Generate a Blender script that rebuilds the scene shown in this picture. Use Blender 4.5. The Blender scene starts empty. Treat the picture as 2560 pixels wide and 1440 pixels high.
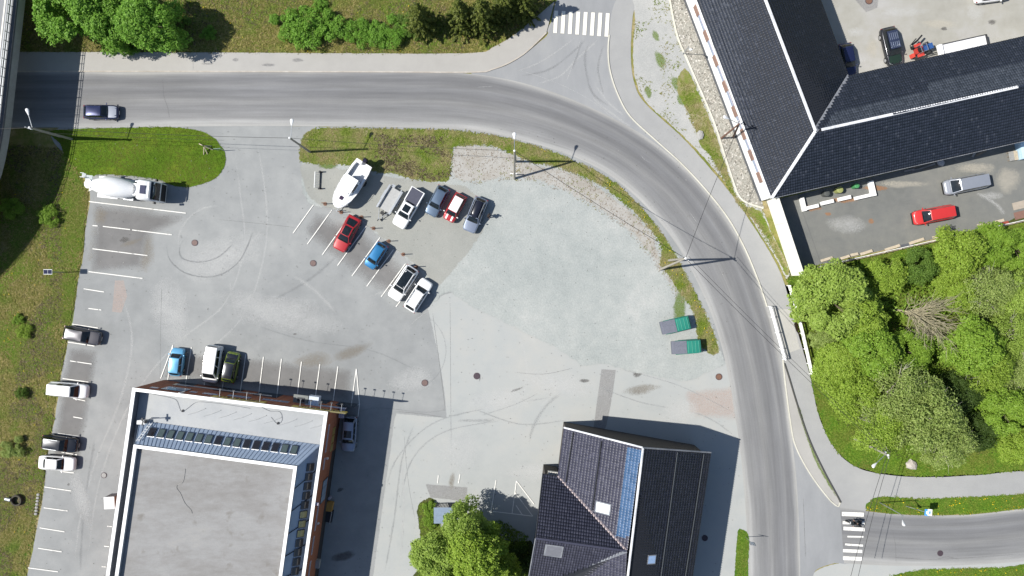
import bpy, bmesh, math, random
import numpy as np
from mathutils import Vector, Matrix, geometry, noise as mnoise
random.seed(7)
RNG = np.random.default_rng(11)
scene = bpy.context.scene
COL = scene.collection
R = math.radians
PI = math.pi

# ------------------------------------------------------------------ camera, sky, sun, exposure
S, H = 19.5, 90.0            # pixels of the photograph per metre of ground, flying height
cam_d = bpy.data.cameras.new('camera')
cam = bpy.data.objects.new('camera', cam_d)
COL.objects.link(cam)
cam.location = (0, 0, H)
cam_d.sensor_fit = 'HORIZONTAL'
cam_d.angle = 2 * math.atan(1280 / S / H)
cam_d.clip_end = 2000
scene.camera = cam

SUN_EL, SUN_AZ = 48.0, 2.5   # elevation; direction in which shadows fall, from +x
world = bpy.data.worlds.new('World')
scene.world = world
world.use_nodes = True
wn = world.node_tree
sky = wn.nodes.new('ShaderNodeTexSky')
sky.sky_type = 'NISHITA'
sky.sun_disc = False
sky.sun_elevation = R(SUN_EL)
sky.sun_rotation = math.atan2(-math.cos(R(SUN_AZ)), -math.sin(R(SUN_AZ)))
sky.altitude = 100
sky.air_density = 1.0
sky.dust_density = 0.6
bg = wn.nodes['Background']
bg.inputs['Strength'].default_value = 0.08
wn.links.new(sky.outputs[0], bg.inputs['Color'])

sun_d = bpy.data.lights.new('sun', 'SUN')
sun_d.energy = 4.6
sun_d.angle = R(0.5)
sun_d.color = (1.0, 0.965, 0.9)
sun = bpy.data.objects.new('sun', sun_d)
COL.objects.link(sun)
dv = Vector((math.cos(R(SUN_EL)) * math.cos(R(SUN_AZ)), math.cos(R(SUN_EL)) * math.sin(R(SUN_AZ)), -math.sin(R(SUN_EL))))
sun.rotation_euler = dv.to_track_quat('-Z', 'Y').to_euler()
sun.location = (-60, 0, 80)

scene.view_settings.view_transform = 'Standard'
scene.view_settings.look = 'None'
scene.view_settings.exposure = 0.53
scene.view_settings.gamma = 1
scene.view_settings.use_curve_mapping = False
scene.render.engine = 'CYCLES'
scene.cycles.max_bounces = 5
scene.cycles.diffuse_bounces = 2
scene.cycles.glossy_bounces = 2
scene.cycles.transmission_bounces = 3
scene.cycles.transparent_max_bounces = 10


def P(px, py, z=0.0):
    """world point at height z standing at a pixel of the survey photograph"""
    f = (H - z) / H / S
    return Vector(((px - 1280) * f, (720 - py) * f, z))


# ------------------------------------------------------------------ mesh helpers
class MB:
    def __init__(self):
        self.v, self.f, self.m = [], [], []
        self.cur = 0

    def add(self, vs, fs):
        o = len(self.v)
        self.v += [tuple(x) for x in vs]
        for f in fs:
            self.f.append(tuple(i + o for i in f))
            self.m.append(self.cur)
        return self

    def mat(self, i):
        self.cur = i
        return self

    def box(self, c, s, rz=0.0, ry=0.0, rx=0.0):
        hx, hy, hz = s[0] / 2, s[1] / 2, s[2] / 2
        M = Matrix.Rotation(rz, 3, 'Z') @ Matrix.Rotation(ry, 3, 'Y') @ Matrix.Rotation(rx, 3, 'X')
        c = Vector(c)
        vs = [M @ Vector((x, y, z)) + c for z in (-hz, hz) for y in (-hy, hy) for x in (-hx, hx)]
        return self.add(vs, [(0, 2, 3, 1), (4, 5, 7, 6), (0, 1, 5, 4), (2, 6, 7, 3), (0, 4, 6, 2), (1, 3, 7, 5)])

    def prism(self, pts, z0, z1):
        n = len(pts)
        vs = [(p[0], p[1], z0) for p in pts] + [(p[0], p[1], z1) for p in pts]
        fs = [(i, (i + 1) % n, n + (i + 1) % n, n + i) for i in range(n)]
        fs.append(tuple(range(n, 2 * n)))
        fs.append(tuple(reversed(range(n))))
        return self.add(vs, fs)

    def tube(self, pts, r, n=8, r1=None, cap=True):
        pts = [Vector(p) for p in pts]
        m = len(pts)
        vs, fs = [], []
        for i, p in enumerate(pts):
            d = (pts[min(i + 1, m - 1)] - pts[max(i - 1, 0)]).normalized()
            a = d.cross(Vector((0, 0, 1)))
            if a.length < 1e-3:
                a = Vector((1, 0, 0))
            a.normalize()
            b = d.cross(a)
            rr = r if r1 is None else r + (r1 - r) * i / (m - 1)
            for k in range(n):
                t = 2 * PI * k / n
                vs.append(p + (a * math.cos(t) + b * math.sin(t)) * rr)
        for i in range(m - 1):
            for k in range(n):
                k2 = (k + 1) % n
                fs.append((i * n + k, i * n + k2, (i + 1) * n + k2, (i + 1) * n + k))
        if cap:
            fs.append(tuple(range(n)))
            fs.append(tuple(range((m - 1) * n, m * n)))
        return self.add(vs, fs)

    def lathe(self, prof, M, n=20):
        """profile (x along axis, r); M maps axis-space (x axis) to local space"""
        vs, fs = [], []
        for (x, r) in prof:
            for k in range(n):
                t = 2 * PI * k / n
                vs.append(M @ Vector((x, r * math.cos(t), r * math.sin(t))))
        for i in range(len(prof) - 1):
            for k in range(n):
                k2 = (k + 1) % n
                fs.append((i * n + k, i * n + k2, (i + 1) * n + k2, (i + 1) * n + k))
        fs.append(tuple(range(n)))
        fs.append(tuple(range((len(prof) - 1) * n, len(prof) * n)))
        return self.add(vs, fs)

    def loft(self, rings, closed=True, cap=True):
        n = len(rings[0])
        vs = [p for r in rings for p in r]
        fs = []
        for i in range(len(rings) - 1):
            for k in range(n if closed else n - 1):
                k2 = (k + 1) % n
                fs.append((i * n + k, i * n + k2, (i + 1) * n + k2, (i + 1) * n + k))
        if cap:
            fs.append(tuple(range(n)))
            fs.append(tuple(range((len(rings) - 1) * n, len(rings) * n)))
        return self.add(vs, fs)

    def patch(self, p00, p10, p11, p01, nu=4, nv=3, bulge=(0, 0, 0), ur=(0, 1), vr=(0, 1), off=0.0):
        p00, p10, p11, p01, bl = map(Vector, (p00, p10, p11, p01, bulge))
        nrm = (p10 - p00).cross(p01 - p00).normalized()
        vs, fs = [], []
        for j in range(nv + 1):
            v = vr[0] + (vr[1] - vr[0]) * j / nv
            for i in range(nu + 1):
                u = ur[0] + (ur[1] - ur[0]) * i / nu
                p = (p00 * (1 - u) + p10 * u) * (1 - v) + (p01 * (1 - u) + p11 * u) * v
                p = p + bl * max(0.0, 16 * u * (1 - u) * v * (1 - v)) ** 0.6 + nrm * off
                vs.append(p)
        for j in range(nv):
            for i in range(nu):
                a = j * (nu + 1) + i
                fs.append((a, a + 1, a + nu + 2, a + nu + 1))
        return self.add(vs, fs)

    def build(self, name, mats, parent=None, smooth=False, **props):
        me = bpy.data.meshes.new(name)
        me.from_pydata(self.v, [], self.f)
        mats = mats if isinstance(mats, (list, tuple)) else [mats]
        for m in mats:
            me.materials.append(m)
        if len(mats) > 1:
            me.polygons.foreach_set('material_index', self.m)
        bm = bmesh.new()
        bm.from_mesh(me)
        bmesh.ops.recalc_face_normals(bm, faces=bm.faces)
        bm.to_mesh(me)
        bm.free()
        if smooth:
            me.polygons.foreach_set('use_smooth', [True] * len(me.polygons))
            try:
                me.set_sharp_from_angle(angle=R(42))
            except Exception:
                pass
        o = bpy.data.objects.new(name, me)
        COL.objects.link(o)
        if parent is not None:
            o.parent = parent
        for k, v in props.items():
            o[k] = v
        return o


def np_mesh(name, verts, faces, mat, parent=None, **props):
    """verts (N,3), faces (M,k) numpy"""
    me = bpy.data.meshes.new(name)
    verts = np.asarray(verts, dtype=np.float32)
    faces = np.asarray(faces, dtype=np.int32)
    k = faces.shape[1]
    me.vertices.add(len(verts))
    me.vertices.foreach_set('co', verts.ravel())
    me.loops.add(faces.size)
    me.loops.foreach_set('vertex_index', faces.ravel())
    me.polygons.add(len(faces))
    me.polygons.foreach_set('loop_start', np.arange(0, faces.size, k, dtype=np.int32))
    try:
        me.polygons.foreach_set('loop_total', np.full(len(faces), k, dtype=np.int32))
    except Exception:
        pass
    me.update(calc_edges=True)
    me.materials.append(mat)
    o = bpy.data.objects.new(name, me)
    COL.objects.link(o)
    if parent is not None:
        o.parent = parent
    for kk, vv in props.items():
        o[kk] = vv
    return o


def thing(name, label, cat, loc=(0, 0, 0), rz=0.0, group=None):
    o = bpy.data.objects.new(name, None)
    COL.objects.link(o)
    o.empty_display_size = 0.3
    o.location = loc
    o.rotation_euler = (0, 0, rz)
    o['label'] = label
    o['category'] = cat
    if group:
        o['group'] = group
    return o


def tag(o, label, cat, group=None):
    o['label'] = label
    o['category'] = cat
    if group:
        o['group'] = group
    return o


def heading(x0, y0, x1, y1):
    return math.atan2(-(y1 - y0), x1 - x0)


# ------------------------------------------------------------------ material helpers
def newmat(name):
    m = bpy.data.materials.new(name)
    m.use_nodes = True
    nt = m.node_tree
    return m, nt, nt.nodes['Principled BSDF']


def pos(nt, scale=(1, 1, 1), obj=False):
    if obj:
        o = nt.nodes.new('ShaderNodeTexCoord').outputs['Object']
    else:
        o = nt.nodes.new('ShaderNodeNewGeometry').outputs['Position']
    mp = nt.nodes.new('ShaderNodeMapping')
    mp.inputs['Scale'].default_value = scale
    nt.links.new(o, mp.inputs[0])
    return mp.outputs[0]


def nz(nt, vec, scale, detail=4, rough=0.55, dist=0.0):
    n = nt.nodes.new('ShaderNodeTexNoise')
    n.inputs['Scale'].default_value = scale
    n.inputs['Detail'].default_value = detail
    n.inputs['Roughness'].default_value = rough
    n.inputs['Distortion'].default_value = dist
    nt.links.new(vec, n.inputs['Vector'])
    return n.outputs[0]


def mth(nt, op, a, b=0.0, c=None, clamp=False):
    n = nt.nodes.new('ShaderNodeMath')
    n.operation = op
    n.use_clamp = clamp
    for i, x in enumerate((a, b, c)):
        if x is None:
            continue
        if isinstance(x, (int, float)):
            n.inputs[i].default_value = x
        else:
            nt.links.new(x, n.inputs[i])
    return n.outputs[0]


def ramp(nt, fac, stops, interp='LINEAR'):
    n = nt.nodes.new('ShaderNodeValToRGB')
    n.color_ramp.interpolation = interp
    el = n.color_ramp.elements
    while len(el) < len(stops):
        el.new(0.5)
    for e, (p, c) in zip(el, stops):
        e.position = p
        e.color = (c[0], c[1], c[2], 1) if len(c) == 3 else c
    nt.links.new(fac, n.inputs[0])
    return n.outputs[0]


def mixc(nt, fac, a, b, mode='MIX'):
    n = nt.nodes.new('ShaderNodeMix')
    n.data_type = 'RGBA'
    n.blend_type = mode
    for i, x in ((0, fac), (6, a), (7, b)):
        if isinstance(x, (int, float)):
            n.inputs[i].default_value = x
        elif isinstance(x, tuple):
            n.inputs[i].default_value = (x[0], x[1], x[2], 1)
        else:
            nt.links.new(x, n.inputs[i])
    return n.outputs[2]


def bump(nt, bsdf, h, strength, dist=0.05):
    b = nt.nodes.new('ShaderNodeBump')
    b.inputs['Strength'].default_value = strength
    b.inputs['Distance'].default_value = dist
    nt.links.new(h, b.inputs['Height'])
    nt.links.new(b.outputs[0], bsdf.inputs['Normal'])


def add_alpha(m, nt, bsdf, alpha):
    out = nt.nodes['Material Output']
    tr = nt.nodes.new('ShaderNodeBsdfTransparent')
    mx = nt.nodes.new('ShaderNodeMixShader')
    nt.links.new(alpha, mx.inputs[0])
    nt.links.new(tr.outputs[0], mx.inputs[1])
    nt.links.new(bsdf.outputs[0], mx.inputs[2])
    nt.links.new(mx.outputs[0], out.inputs[0])


def fade_alpha(m, nt, bsdf, scale=0.9, amp=1.3, maxa=1.0, soft=0.35, cell=.06):
    at = nt.nodes.new('ShaderNodeAttribute')
    at.attribute_name = 'fade'
    n1 = nz(nt, pos(nt), scale, 6, 0.7)
    v = mth(nt, 'MULTIPLY_ADD', n1, amp, mth(nt, 'MULTIPLY_ADD', at.outputs['Fac'], 1.5, -0.5 * amp - 0.35))
    mr = nt.nodes.new('ShaderNodeMapRange')
    mr.inputs['From Min'].default_value = 0.0
    mr.inputs['From Max'].default_value = soft
    mr.inputs['To Max'].default_value = maxa
    nt.links.new(v, mr.inputs[0])
    # grains: every spot is either covered or bare, more of them covered towards the middle
    wn_ = nt.nodes.new('ShaderNodeTexWhiteNoise')
    wn_.noise_dimensions = '3D'
    sn = nt.nodes.new('ShaderNodeVectorMath')
    sn.operation = 'SNAP'
    sn.inputs[1].default_value = (cell, cell, cell)
    nt.links.new(pos(nt), sn.inputs[0])
    nt.links.new(sn.outputs[0], wn_.inputs[0])
    zero = mth(nt, 'GREATER_THAN', at.outputs['Fac'], 0.001)
    add_alpha(m, nt, bsdf, mth(nt, 'GREATER_THAN', mth(nt, 'MULTIPLY', mr.outputs[0], zero), wn_.outputs[0]))


def ground(name, stops, big=0.12, mid=0.9, fine=9.0, fine_amt=0.25, rough=0.95, bmp=0.3, fade=None, stretch=(1, 1, 1), weights=(0.6, 0.4), spots=None, maxa=1.0):
    m, nt, b = newmat(name)
    v = pos(nt, stretch)
    f = mth(nt, 'ADD', mth(nt, 'MULTIPLY', nz(nt, v, big, 4, 0.6, 0.3), weights[0]), mth(nt, 'MULTIPLY', nz(nt, v, mid, 6, 0.65), weights[1]))
    f = mth(nt, 'MULTIPLY_ADD', f, 2.2, -0.6, clamp=True)
    c = ramp(nt, f, stops)
    nf = nz(nt, pos(nt), fine, 3, 0.8)
    k = mth(nt, 'MULTIPLY_ADD', nf, 2 * fine_amt, 1 - fine_amt)
    c = mixc(nt, 1.0, c, mixc(nt, 0.0, (1, 1, 1), (1, 1, 1)), 'MULTIPLY') if False else c
    vm = nt.nodes.new('ShaderNodeVectorMath')
    vm.operation = 'SCALE'
    nt.links.new(c, vm.inputs[0])
    nt.links.new(k, vm.inputs['Scale'])
    c = vm.outputs[0]
    if spots:
        sc, thr, colr, amt = spots
        ns = nz(nt, pos(nt), sc, 3, 0.6)
        g = mth(nt, 'MULTIPLY', mth(nt, 'MULTIPLY_ADD', ns, 9.0, -9.0 * thr, clamp=True), amt)
        c = mixc(nt, g, c, colr)
    nt.links.new(c, b.inputs['Base Color'])
    b.inputs['Roughness'].default_value = rough
    b.inputs['Specular IOR Level'].default_value = 0.25
    if bmp:
        bump(nt, b, nf, bmp, 0.04)
    if fade:
        fade_alpha(m, nt, b, *fade)
    return m


def plain(name, col, rough=0.6, metal=0.0, var=0.12, scale=3.0, coat=0.0, spec=0.5, obj=True):
    """one colour with a slight procedural grain"""
    m, nt, b = newmat(name)
    n = nz(nt, pos(nt, obj=obj), scale, 4, 0.6)
    c = ramp(nt, n, [(0.25, tuple(x * (1 - var) for x in col)), (0.75, tuple(min(1, x * (1 + var)) for x in col))])
    nt.links.new(c, b.inputs['Base Color'])
    b.inputs['Roughness'].default_value = rough
    b.inputs['Metallic'].default_value = metal
    b.inputs['Specular IOR Level'].default_value = spec
    if coat:
        b.inputs['Coat Weight'].default_value = coat
        b.inputs['Coat Roughness'].default_value = 0.06
    return m


def island(name, stops, rough=0.85, trans=0.0, spec=0.2, big=None, bigcol=None, shift=-1.1):
    """colour that differs from piece to piece (leaf, blade, tile, stone)"""
    m, nt, b = newmat(name)
    g = nt.nodes.new('ShaderNodeNewGeometry')
    c = ramp(nt, g.outputs['Random Per Island'], stops)
    if big:
        n = nz(nt, pos(nt), big, 4, 0.6)
        c = mixc(nt, mth(nt, 'MULTIPLY_ADD', n, 4.2, shift - .5, clamp=True), c, ramp(nt, g.outputs['Random Per Island'], bigcol))
    nt.links.new(c, b.inputs['Base Color'])
    b.inputs['Roughness'].default_value = rough
    b.inputs['Specular IOR Level'].default_value = spec
    if trans:
        out = nt.nodes['Material Output']
        t = nt.nodes.new('ShaderNodeBsdfTranslucent')
        nt.links.new(c, t.inputs['Color'])
        mx = nt.nodes.new('ShaderNodeMixShader')
        mx.inputs[0].default_value = trans
        nt.links.new(b.outputs[0], mx.inputs[1])
        nt.links.new(t.outputs[0], mx.inputs[2])
        nt.links.new(mx.outputs[0], out.inputs[0])
    return m


def sc3(c, k):
    return tuple(x * k for x in c)


# ------------------------------------------------------------------ outlines
def resample(pts, step=6.0, closed=True, jit=0.0, seed=0):
    """Catmull-Rom through pixel points, resampled, optionally roughened"""
    n = len(pts)
    out = []
    segs = n if closed else n - 1
    for i in range(segs):
        p0 = pts[(i - 1) % n] if closed or i > 0 else pts[0]
        p1 = pts[i]
        p2 = pts[(i + 1) % n]
        p3 = pts[(i + 2) % n] if closed or i + 2 < n else pts[-1]
        d = math.dist(p1, p2)
        k = max(1, int(d / step))
        for j in range(k):
            t = j / k
            t2, t3 = t * t, t * t * t
            out.append(tuple(0.5 * (2 * p1[a] + (p2[a] - p0[a]) * t + (2 * p0[a] - 5 * p1[a] + 4 * p2[a] - p3[a]) * t2 + (3 * p1[a] - p0[a] - 3 * p2[a] + p3[a]) * t3) for a in (0, 1)))
    if not closed:
        out.append(tuple(pts[-1]))
    if jit:
        o2 = []
        for (x, y) in out:
            a = mnoise.noise(Vector((x * 0.09, y * 0.09, seed)))
            b = mnoise.noise(Vector((x * 0.09, y * 0.09, seed + 40)))
            o2.append((x + a * jit, y + b * jit))
        out = o2
    return out


def linear_fill(pts, step=10.0, jit=0.0, seed=0):
    out = []
    n = len(pts)
    for i in range(n):
        a, b = pts[i], pts[(i + 1) % n]
        k = max(1, int(math.dist(a, b) / step))
        for j in range(k):
            out.append((a[0] + (b[0] - a[0]) * j / k, a[1] + (b[1] - a[1]) * j / k))
    if jit:
        out = [(x + mnoise.noise(Vector((x * .09, y * .09, seed))) * jit, y + mnoise.noise(Vector((x * .09, y * .09, seed + 40))) * jit) for x, y in out]
    return out


def area2(p):
    return sum(p[i][0] * p[(i + 1) % len(p)][1] - p[(i + 1) % len(p)][0] * p[i][1] for i in range(len(p)))


def edge_dist(q, pts):
    """distance of points q (N,2) to a closed outline"""
    p = np.asarray(pts, float)
    d = np.full(len(q), 1e9)
    for k in range(len(p)):
        s, e = p[k], p[(k + 1) % len(p)]
        v = e - s
        t = np.clip(((q - s) @ v) / max(1e-9, v @ v), 0, 1)
        d = np.minimum(d, np.hypot(*(q - s - t[:, None] * v).T))
    return d


def sheet(name, pts, z, mat, fade=0.0, parent=None, kind='structure', **props):
    """flat sheet at height z; fade > 0 gives a soft ragged border that wide (pixels)"""
    pts = [tuple(p) for p in pts]
    n = len(pts)
    me = bpy.data.meshes.new(name)
    if fade:
        P_ = np.array(pts)
        t = np.roll(P_, -1, 0) - np.roll(P_, 1, 0)
        t /= np.linalg.norm(t, axis=1, keepdims=True) + 1e-9
        nn = np.stack([-t[:, 1], t[:, 0]], 1)
        cand = [P_ + nn * fade * s * k for s in (-1, 1) for k in (.5, 1.0)]
        x0, y0 = P_.min(0)
        x1, y1 = P_.max(0)
        g = max(12.0, min(60.0, fade * 1.3), ((x1 - x0) * (y1 - y0) / 1500) ** .5)
        gx, gy = np.meshgrid(np.arange(x0, x1, g), np.arange(y0, y1, g))
        cand.append(np.stack([gx.ravel() + .37, gy.ravel() + .23], 1))
        C = np.concatenate(cand)
        C = C[inside(C[:, 0], C[:, 1], pts)]
        d = edge_dist(C, pts)
        C = C[d > fade * .42]
        allp = [Vector((x, -y)) for x, y in pts] + [Vector((x, -y)) for x, y in C]
        vo, eo, fo = geometry.delaunay_2d_cdt(allp, [(i, (i + 1) % n) for i in range(n)], [], 0, .02)[:3]
        V2 = np.array([(v.x, -v.y) for v in vo])
        F2 = np.array([f[:3] for f in fo])
        cen_ = V2[F2].mean(1)
        F2 = F2[inside(cen_[:, 0], cen_[:, 1], pts)]
        fd = np.clip(edge_dist(V2, pts) / fade, 0, 1)
        w = [P(x, y) for x, y in V2]
        me.from_pydata([(p.x, p.y, z) for p in w], [], [tuple(int(k) for k in f) for f in F2])
        me.attributes.new('fade', 'FLOAT', 'POINT').data.foreach_set('value', fd.astype(np.float32))
    else:
        if area2(pts) > 0:
            pts = list(reversed(pts))
        w = [P(x, y) for x, y in pts]
        bm = bmesh.new()
        bm.faces.new([bm.verts.new((p.x, p.y, z)) for p in w])
        bmesh.ops.triangulate(bm, faces=bm.faces[:])
        bm.to_mesh(me)
        bm.free()
    me.materials.append(mat)
    o = bpy.data.objects.new(name, me)
    COL.objects.link(o)
    if parent is not None:
        o.parent = parent
    elif kind:
        o['kind'] = kind
    for k, v in props.items():
        o[k] = v
    return o


def ribbon(name, pts, width, z, mat, parent=None, w1=None, **props):
    """thin strip along a pixel polyline; width in metres; fade 0 at the rims, 1 along the middle"""
    w = [P(x, y) for x, y in pts]
    vs, fs, fd = [], [], []
    n = len(w)
    for i, p in enumerate(w):
        d = (w[min(i + 1, n - 1)] - w[max(i - 1, 0)])
        d.normalize()
        nn = Vector((-d.y, d.x, 0))
        hw = width / 2
        e = min(1.0, i / max(1, n * 0.15), (n - 1 - i) / max(1, n * 0.15))
        for s, f in ((-1, 0.0), (0, e), (1, 0.0)):
            q = p + nn * hw * s
            vs.append((q.x, q.y, z))
            fd.append(f)
    for i in range(n - 1):
        for k in range(2):
            a = i * 3 + k
            fs.append((a, a + 3, a + 4, a + 1))
    me = bpy.data.meshes.new(name)
    me.from_pydata(vs, [], fs)
    at = me.attributes.new('fade', 'FLOAT', 'POINT')
    at.data.foreach_set('value', fd)
    me.materials.append(mat)
    o = bpy.data.objects.new(name, me)
    COL.objects.link(o)
    if parent is not None:
        o.parent = parent
    for k, v in props.items():
        o[k] = v
    return o


def strip2(name, A, B, z, mat, parent=None, nu=6, step=14.0, kind='structure'):
    """road between two pixel edges (matching points), with uv: u across, v metres along"""
    a = [P(*p) for p in A]
    b = [P(*p) for p in B]
    rows = []
    n = len(a)

    def cr(p, i, t):
        p0, p1, p2, p3 = p[max(i - 1, 0)], p[i], p[min(i + 1, n - 1)], p[min(i + 2, n - 1)]
        return 0.5 * (2 * p1 + (p2 - p0) * t + (2 * p0 - 5 * p1 + 4 * p2 - p3) * t * t + (3 * p1 - p0 - 3 * p2 + p3) * t ** 3)
    for i in range(n - 1):
        k = max(2, int((a[i] - a[i + 1]).length * S / step))
        for j in range(k):
            rows.append((cr(a, i, j / k), cr(b, i, j / k)))
    rows.append((a[-1], b[-1]))
    vs, uv, fs = [], [], []
    L = 0.0
    for i, (p, q) in enumerate(rows):
        if i:
            L += (((p + q) - (rows[i - 1][0] + rows[i - 1][1])) / 2).length
        for k in range(nu + 1):
            u = k / nu
            w = p * (1 - u) + q * u
            vs.append((w.x, w.y, z))
            uv.append((u, L))
    for i in range(len(rows) - 1):
        for k in range(nu):
            c = i * (nu + 1) + k
            fs.append((c, c + 1, c + nu + 2, c + nu + 1))
    me = bpy.data.meshes.new(name)
    me.from_pydata(vs, [], fs)
    ul = me.uv_layers.new(name='UVMap')
    for lp in me.loops:
        ul.data[lp.index].uv = uv[lp.vertex_index]
    me.materials.append(mat)
    o = bpy.data.objects.new(name, me)
    COL.objects.link(o)
    if parent is not None:
        o.parent = parent
    else:
        o['kind'] = kind
    return o


def kerb_line(name, pts, mat, parent, w=0.16, h=0.11, z=0.0):
    """kerb as one long low bar following a pixel polyline"""
    q = [P(x, y) for x, y in pts]
    rings = []
    n = len(q)
    for i, p in enumerate(q):
        d = (q[min(i + 1, n - 1)] - q[max(i - 1, 0)]).normalized()
        nn = Vector((-d.y, d.x, 0)) * w / 2
        rings.append([(p.x - nn.x, p.y - nn.y, z), (p.x - nn.x, p.y - nn.y, z + h), (p.x + nn.x, p.y + nn.y, z + h), (p.x + nn.x, p.y + nn.y, z)])
    return MB().loft(rings).build(name, mat, parent)


def inside(px, py, poly):
    """vectorised point in polygon"""
    px, py = np.asarray(px), np.asarray(py)
    c = np.zeros(px.shape, bool)
    n = len(poly)
    for i in range(n):
        x0, y0 = poly[i]
        x1, y1 = poly[(i + 1) % n]
        if y0 == y1:
            continue
        t = ((y0 > py) != (y1 > py)) & (px < (x1 - x0) * (py - y0) / (y1 - y0) + x0)
        c ^= t
    return c


def scatter(poly, dens, holes=()):
    """random pixel points inside a polygon; dens per square metre"""
    xs = [p[0] for p in poly]
    ys = [p[1] for p in poly]
    x0, x1, y0, y1 = max(-60, min(xs)), min(2620, max(xs)), max(-60, min(ys)), min(1500, max(ys))
    n = int((x1 - x0) * (y1 - y0) / S / S * dens)
    px = RNG.uniform(x0, x1, n)
    py = RNG.uniform(y0, y1, n)
    k = inside(px, py, poly)
    for h in holes:
        k &= ~inside(px, py, h)
    return px[k], py[k]
# ------------------------------------------------------------------ materials of the setting
G = 1.0
M_ground = ground('meadow_soil', [(0.0, (.07, .10, .016)), (0.3, (.14, .165, .03)), (0.5, (.22, .20, .065)), (0.68, (.31, .26, .13)), (0.85, (.16, .13, .06)), (1.0, (.11, .15, .02))], .22, 1.1, 6.0, .5, bmp=.8)
M_lawn = ground('lawn_grass', [(0.0, (.055, .105, .005)), (0.45, (.075, .14, .006)), (0.7, (.12, .17, .010)), (1.0, (.18, .19, .04))], .14, 1.2, 7.0, .35, bmp=.6, fade=(2.2, 1.0))
M_bright = ground('fresh_grass', [(0.0, (.045, .10, .008)), (0.5, (.065, .14, .010)), (1.0, (.11, .16, .02))], .2, 1.3, 7.0, .4, bmp=.6, fade=(2.0, 1.0))
M_verge = ground('verge_grass', [(0.0, (.07, .115, .014)), (0.35, (.12, .165, .022)), (0.55, (.19, .185, .065)), (0.75, (.27, .235, .14)), (1.0, (.09, .14, .016))], .3, 1.3, 7.0, .45, bmp=.6, fade=(1.3, 1.9))
M_straw = ground('dry_grass', [(0.0, (.10, .10, .03)), (0.5, (.16, .14, .055)), (1.0, (.21, .175, .09))], .4, 1.8, 8.0, .4, bmp=.5, fade=(.55, 2.3))
M_forest = ground('forest_floor', [(0.0, (.03, .034, .010)), (0.5, (.055, .07, .016)), (1.0, (.10, .09, .035))], .3, 1.6, 7.0, .5, bmp=.7, fade=(1.2, 1.5))
M_lot = ground('parking_asphalt', [(0.0, (.20, .206, .205)), (0.42, (.25, .257, .255)), (0.68, (.288, .294, .289)), (1.0, (.34, .342, .332))], .06, .45, 9.0, .14, bmp=.12)
M_bay = ground('bay_asphalt', [(0.0, (.135, .132, .13)), (0.5, (.165, .162, .158)), (1.0, (.205, .20, .195))], .12, .9, 11.0, .12, bmp=.12, fade=(.25, .9, 1.0, 1.0, .015))
M_beige = ground('worn_asphalt', [(0.0, (.30, .315, .312)), (0.45, (.35, .36, .35)), (0.75, (.375, .375, .355)), (1.0, (.41, .405, .385))], .06, .4, 10.0, .09, bmp=.1, fade=(.25, .7))
M_pave = ground('pavement_asphalt', [(0.0, (.305, .294, .275)), (0.5, (.352, .340, .318)), (1.0, (.39, .378, .352))], .06, .5, 11.0, .09, bmp=.1)
M_path = ground('cycle_path_asphalt', [(0.0, (.265, .265, .262)), (0.5, (.31, .31, .304)), (1.0, (.355, .352, .34))], .05, .5, 11.0, .09, bmp=.1)
M_branch = ground('branch_asphalt', [(0.0, (.21, .215, .22)), (0.5, (.265, .27, .275)), (1.0, (.335, .335, .33))], .09, .5, 11.0, .10, bmp=.12, stretch=(1, .35, 1))
M_gravel = ground('yard_gravel', [(0.0, (.245, .262, .252)), (0.35, (.305, .324, .312)), (0.65, (.35, .364, .348)), (1.0, (.42, .42, .40))], .09, .7, 5.0, .30, bmp=.8, fade=(1.2, .9))
M_gravel2 = ground('dusty_gravel', [(0.0, (.23, .232, .215)), (0.5, (.275, .278, .255)), (1.0, (.32, .318, .29))], .09, .5, 7.0, .2, bmp=.4, fade=(.35, 1.1))
M_dirt = ground('bare_dirt', [(0.0, (.255, .23, .195)), (0.35, (.315, .295, .26)), (0.65, (.36, .35, .325)), (1.0, (.29, .26, .22))], .25, 1.4, 7.0, .22, bmp=.4, fade=(.8, 1.4, 1.0, .6))
M_court = ground('courtyard_concrete', [(0.0, (.26, .25, .215)), (0.45, (.325, .315, .28)), (0.7, (.36, .35, .33)), (1.0, (.40, .395, .38))], .1, .6, 9.0, .1, bmp=.1)
M_yard = ground('back_yard_gravel', [(0.0, (.12, .122, .115)), (0.4, (.155, .158, .15)), (0.7, (.185, .185, .17)), (1.0, (.24, .225, .195))], .1, .7, 8.0, .22, bmp=.3)
M_kerb = ground('kerb_stone', [(0.0, (.30, .27, .23)), (0.5, (.42, .38, .33)), (1.0, (.55, .52, .47))], .4, 2.0, 9.0, .2, bmp=.2)
M_kerbw = ground('pale_kerb', [(0.0, (.45, .43, .36)), (1.0, (.62, .60, .52))], .4, 2.0, 9.0, .15, bmp=.2)
M_water = plain('stream_water', (.022, .014, .006), .12, var=.3, scale=.6, obj=False)


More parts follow.
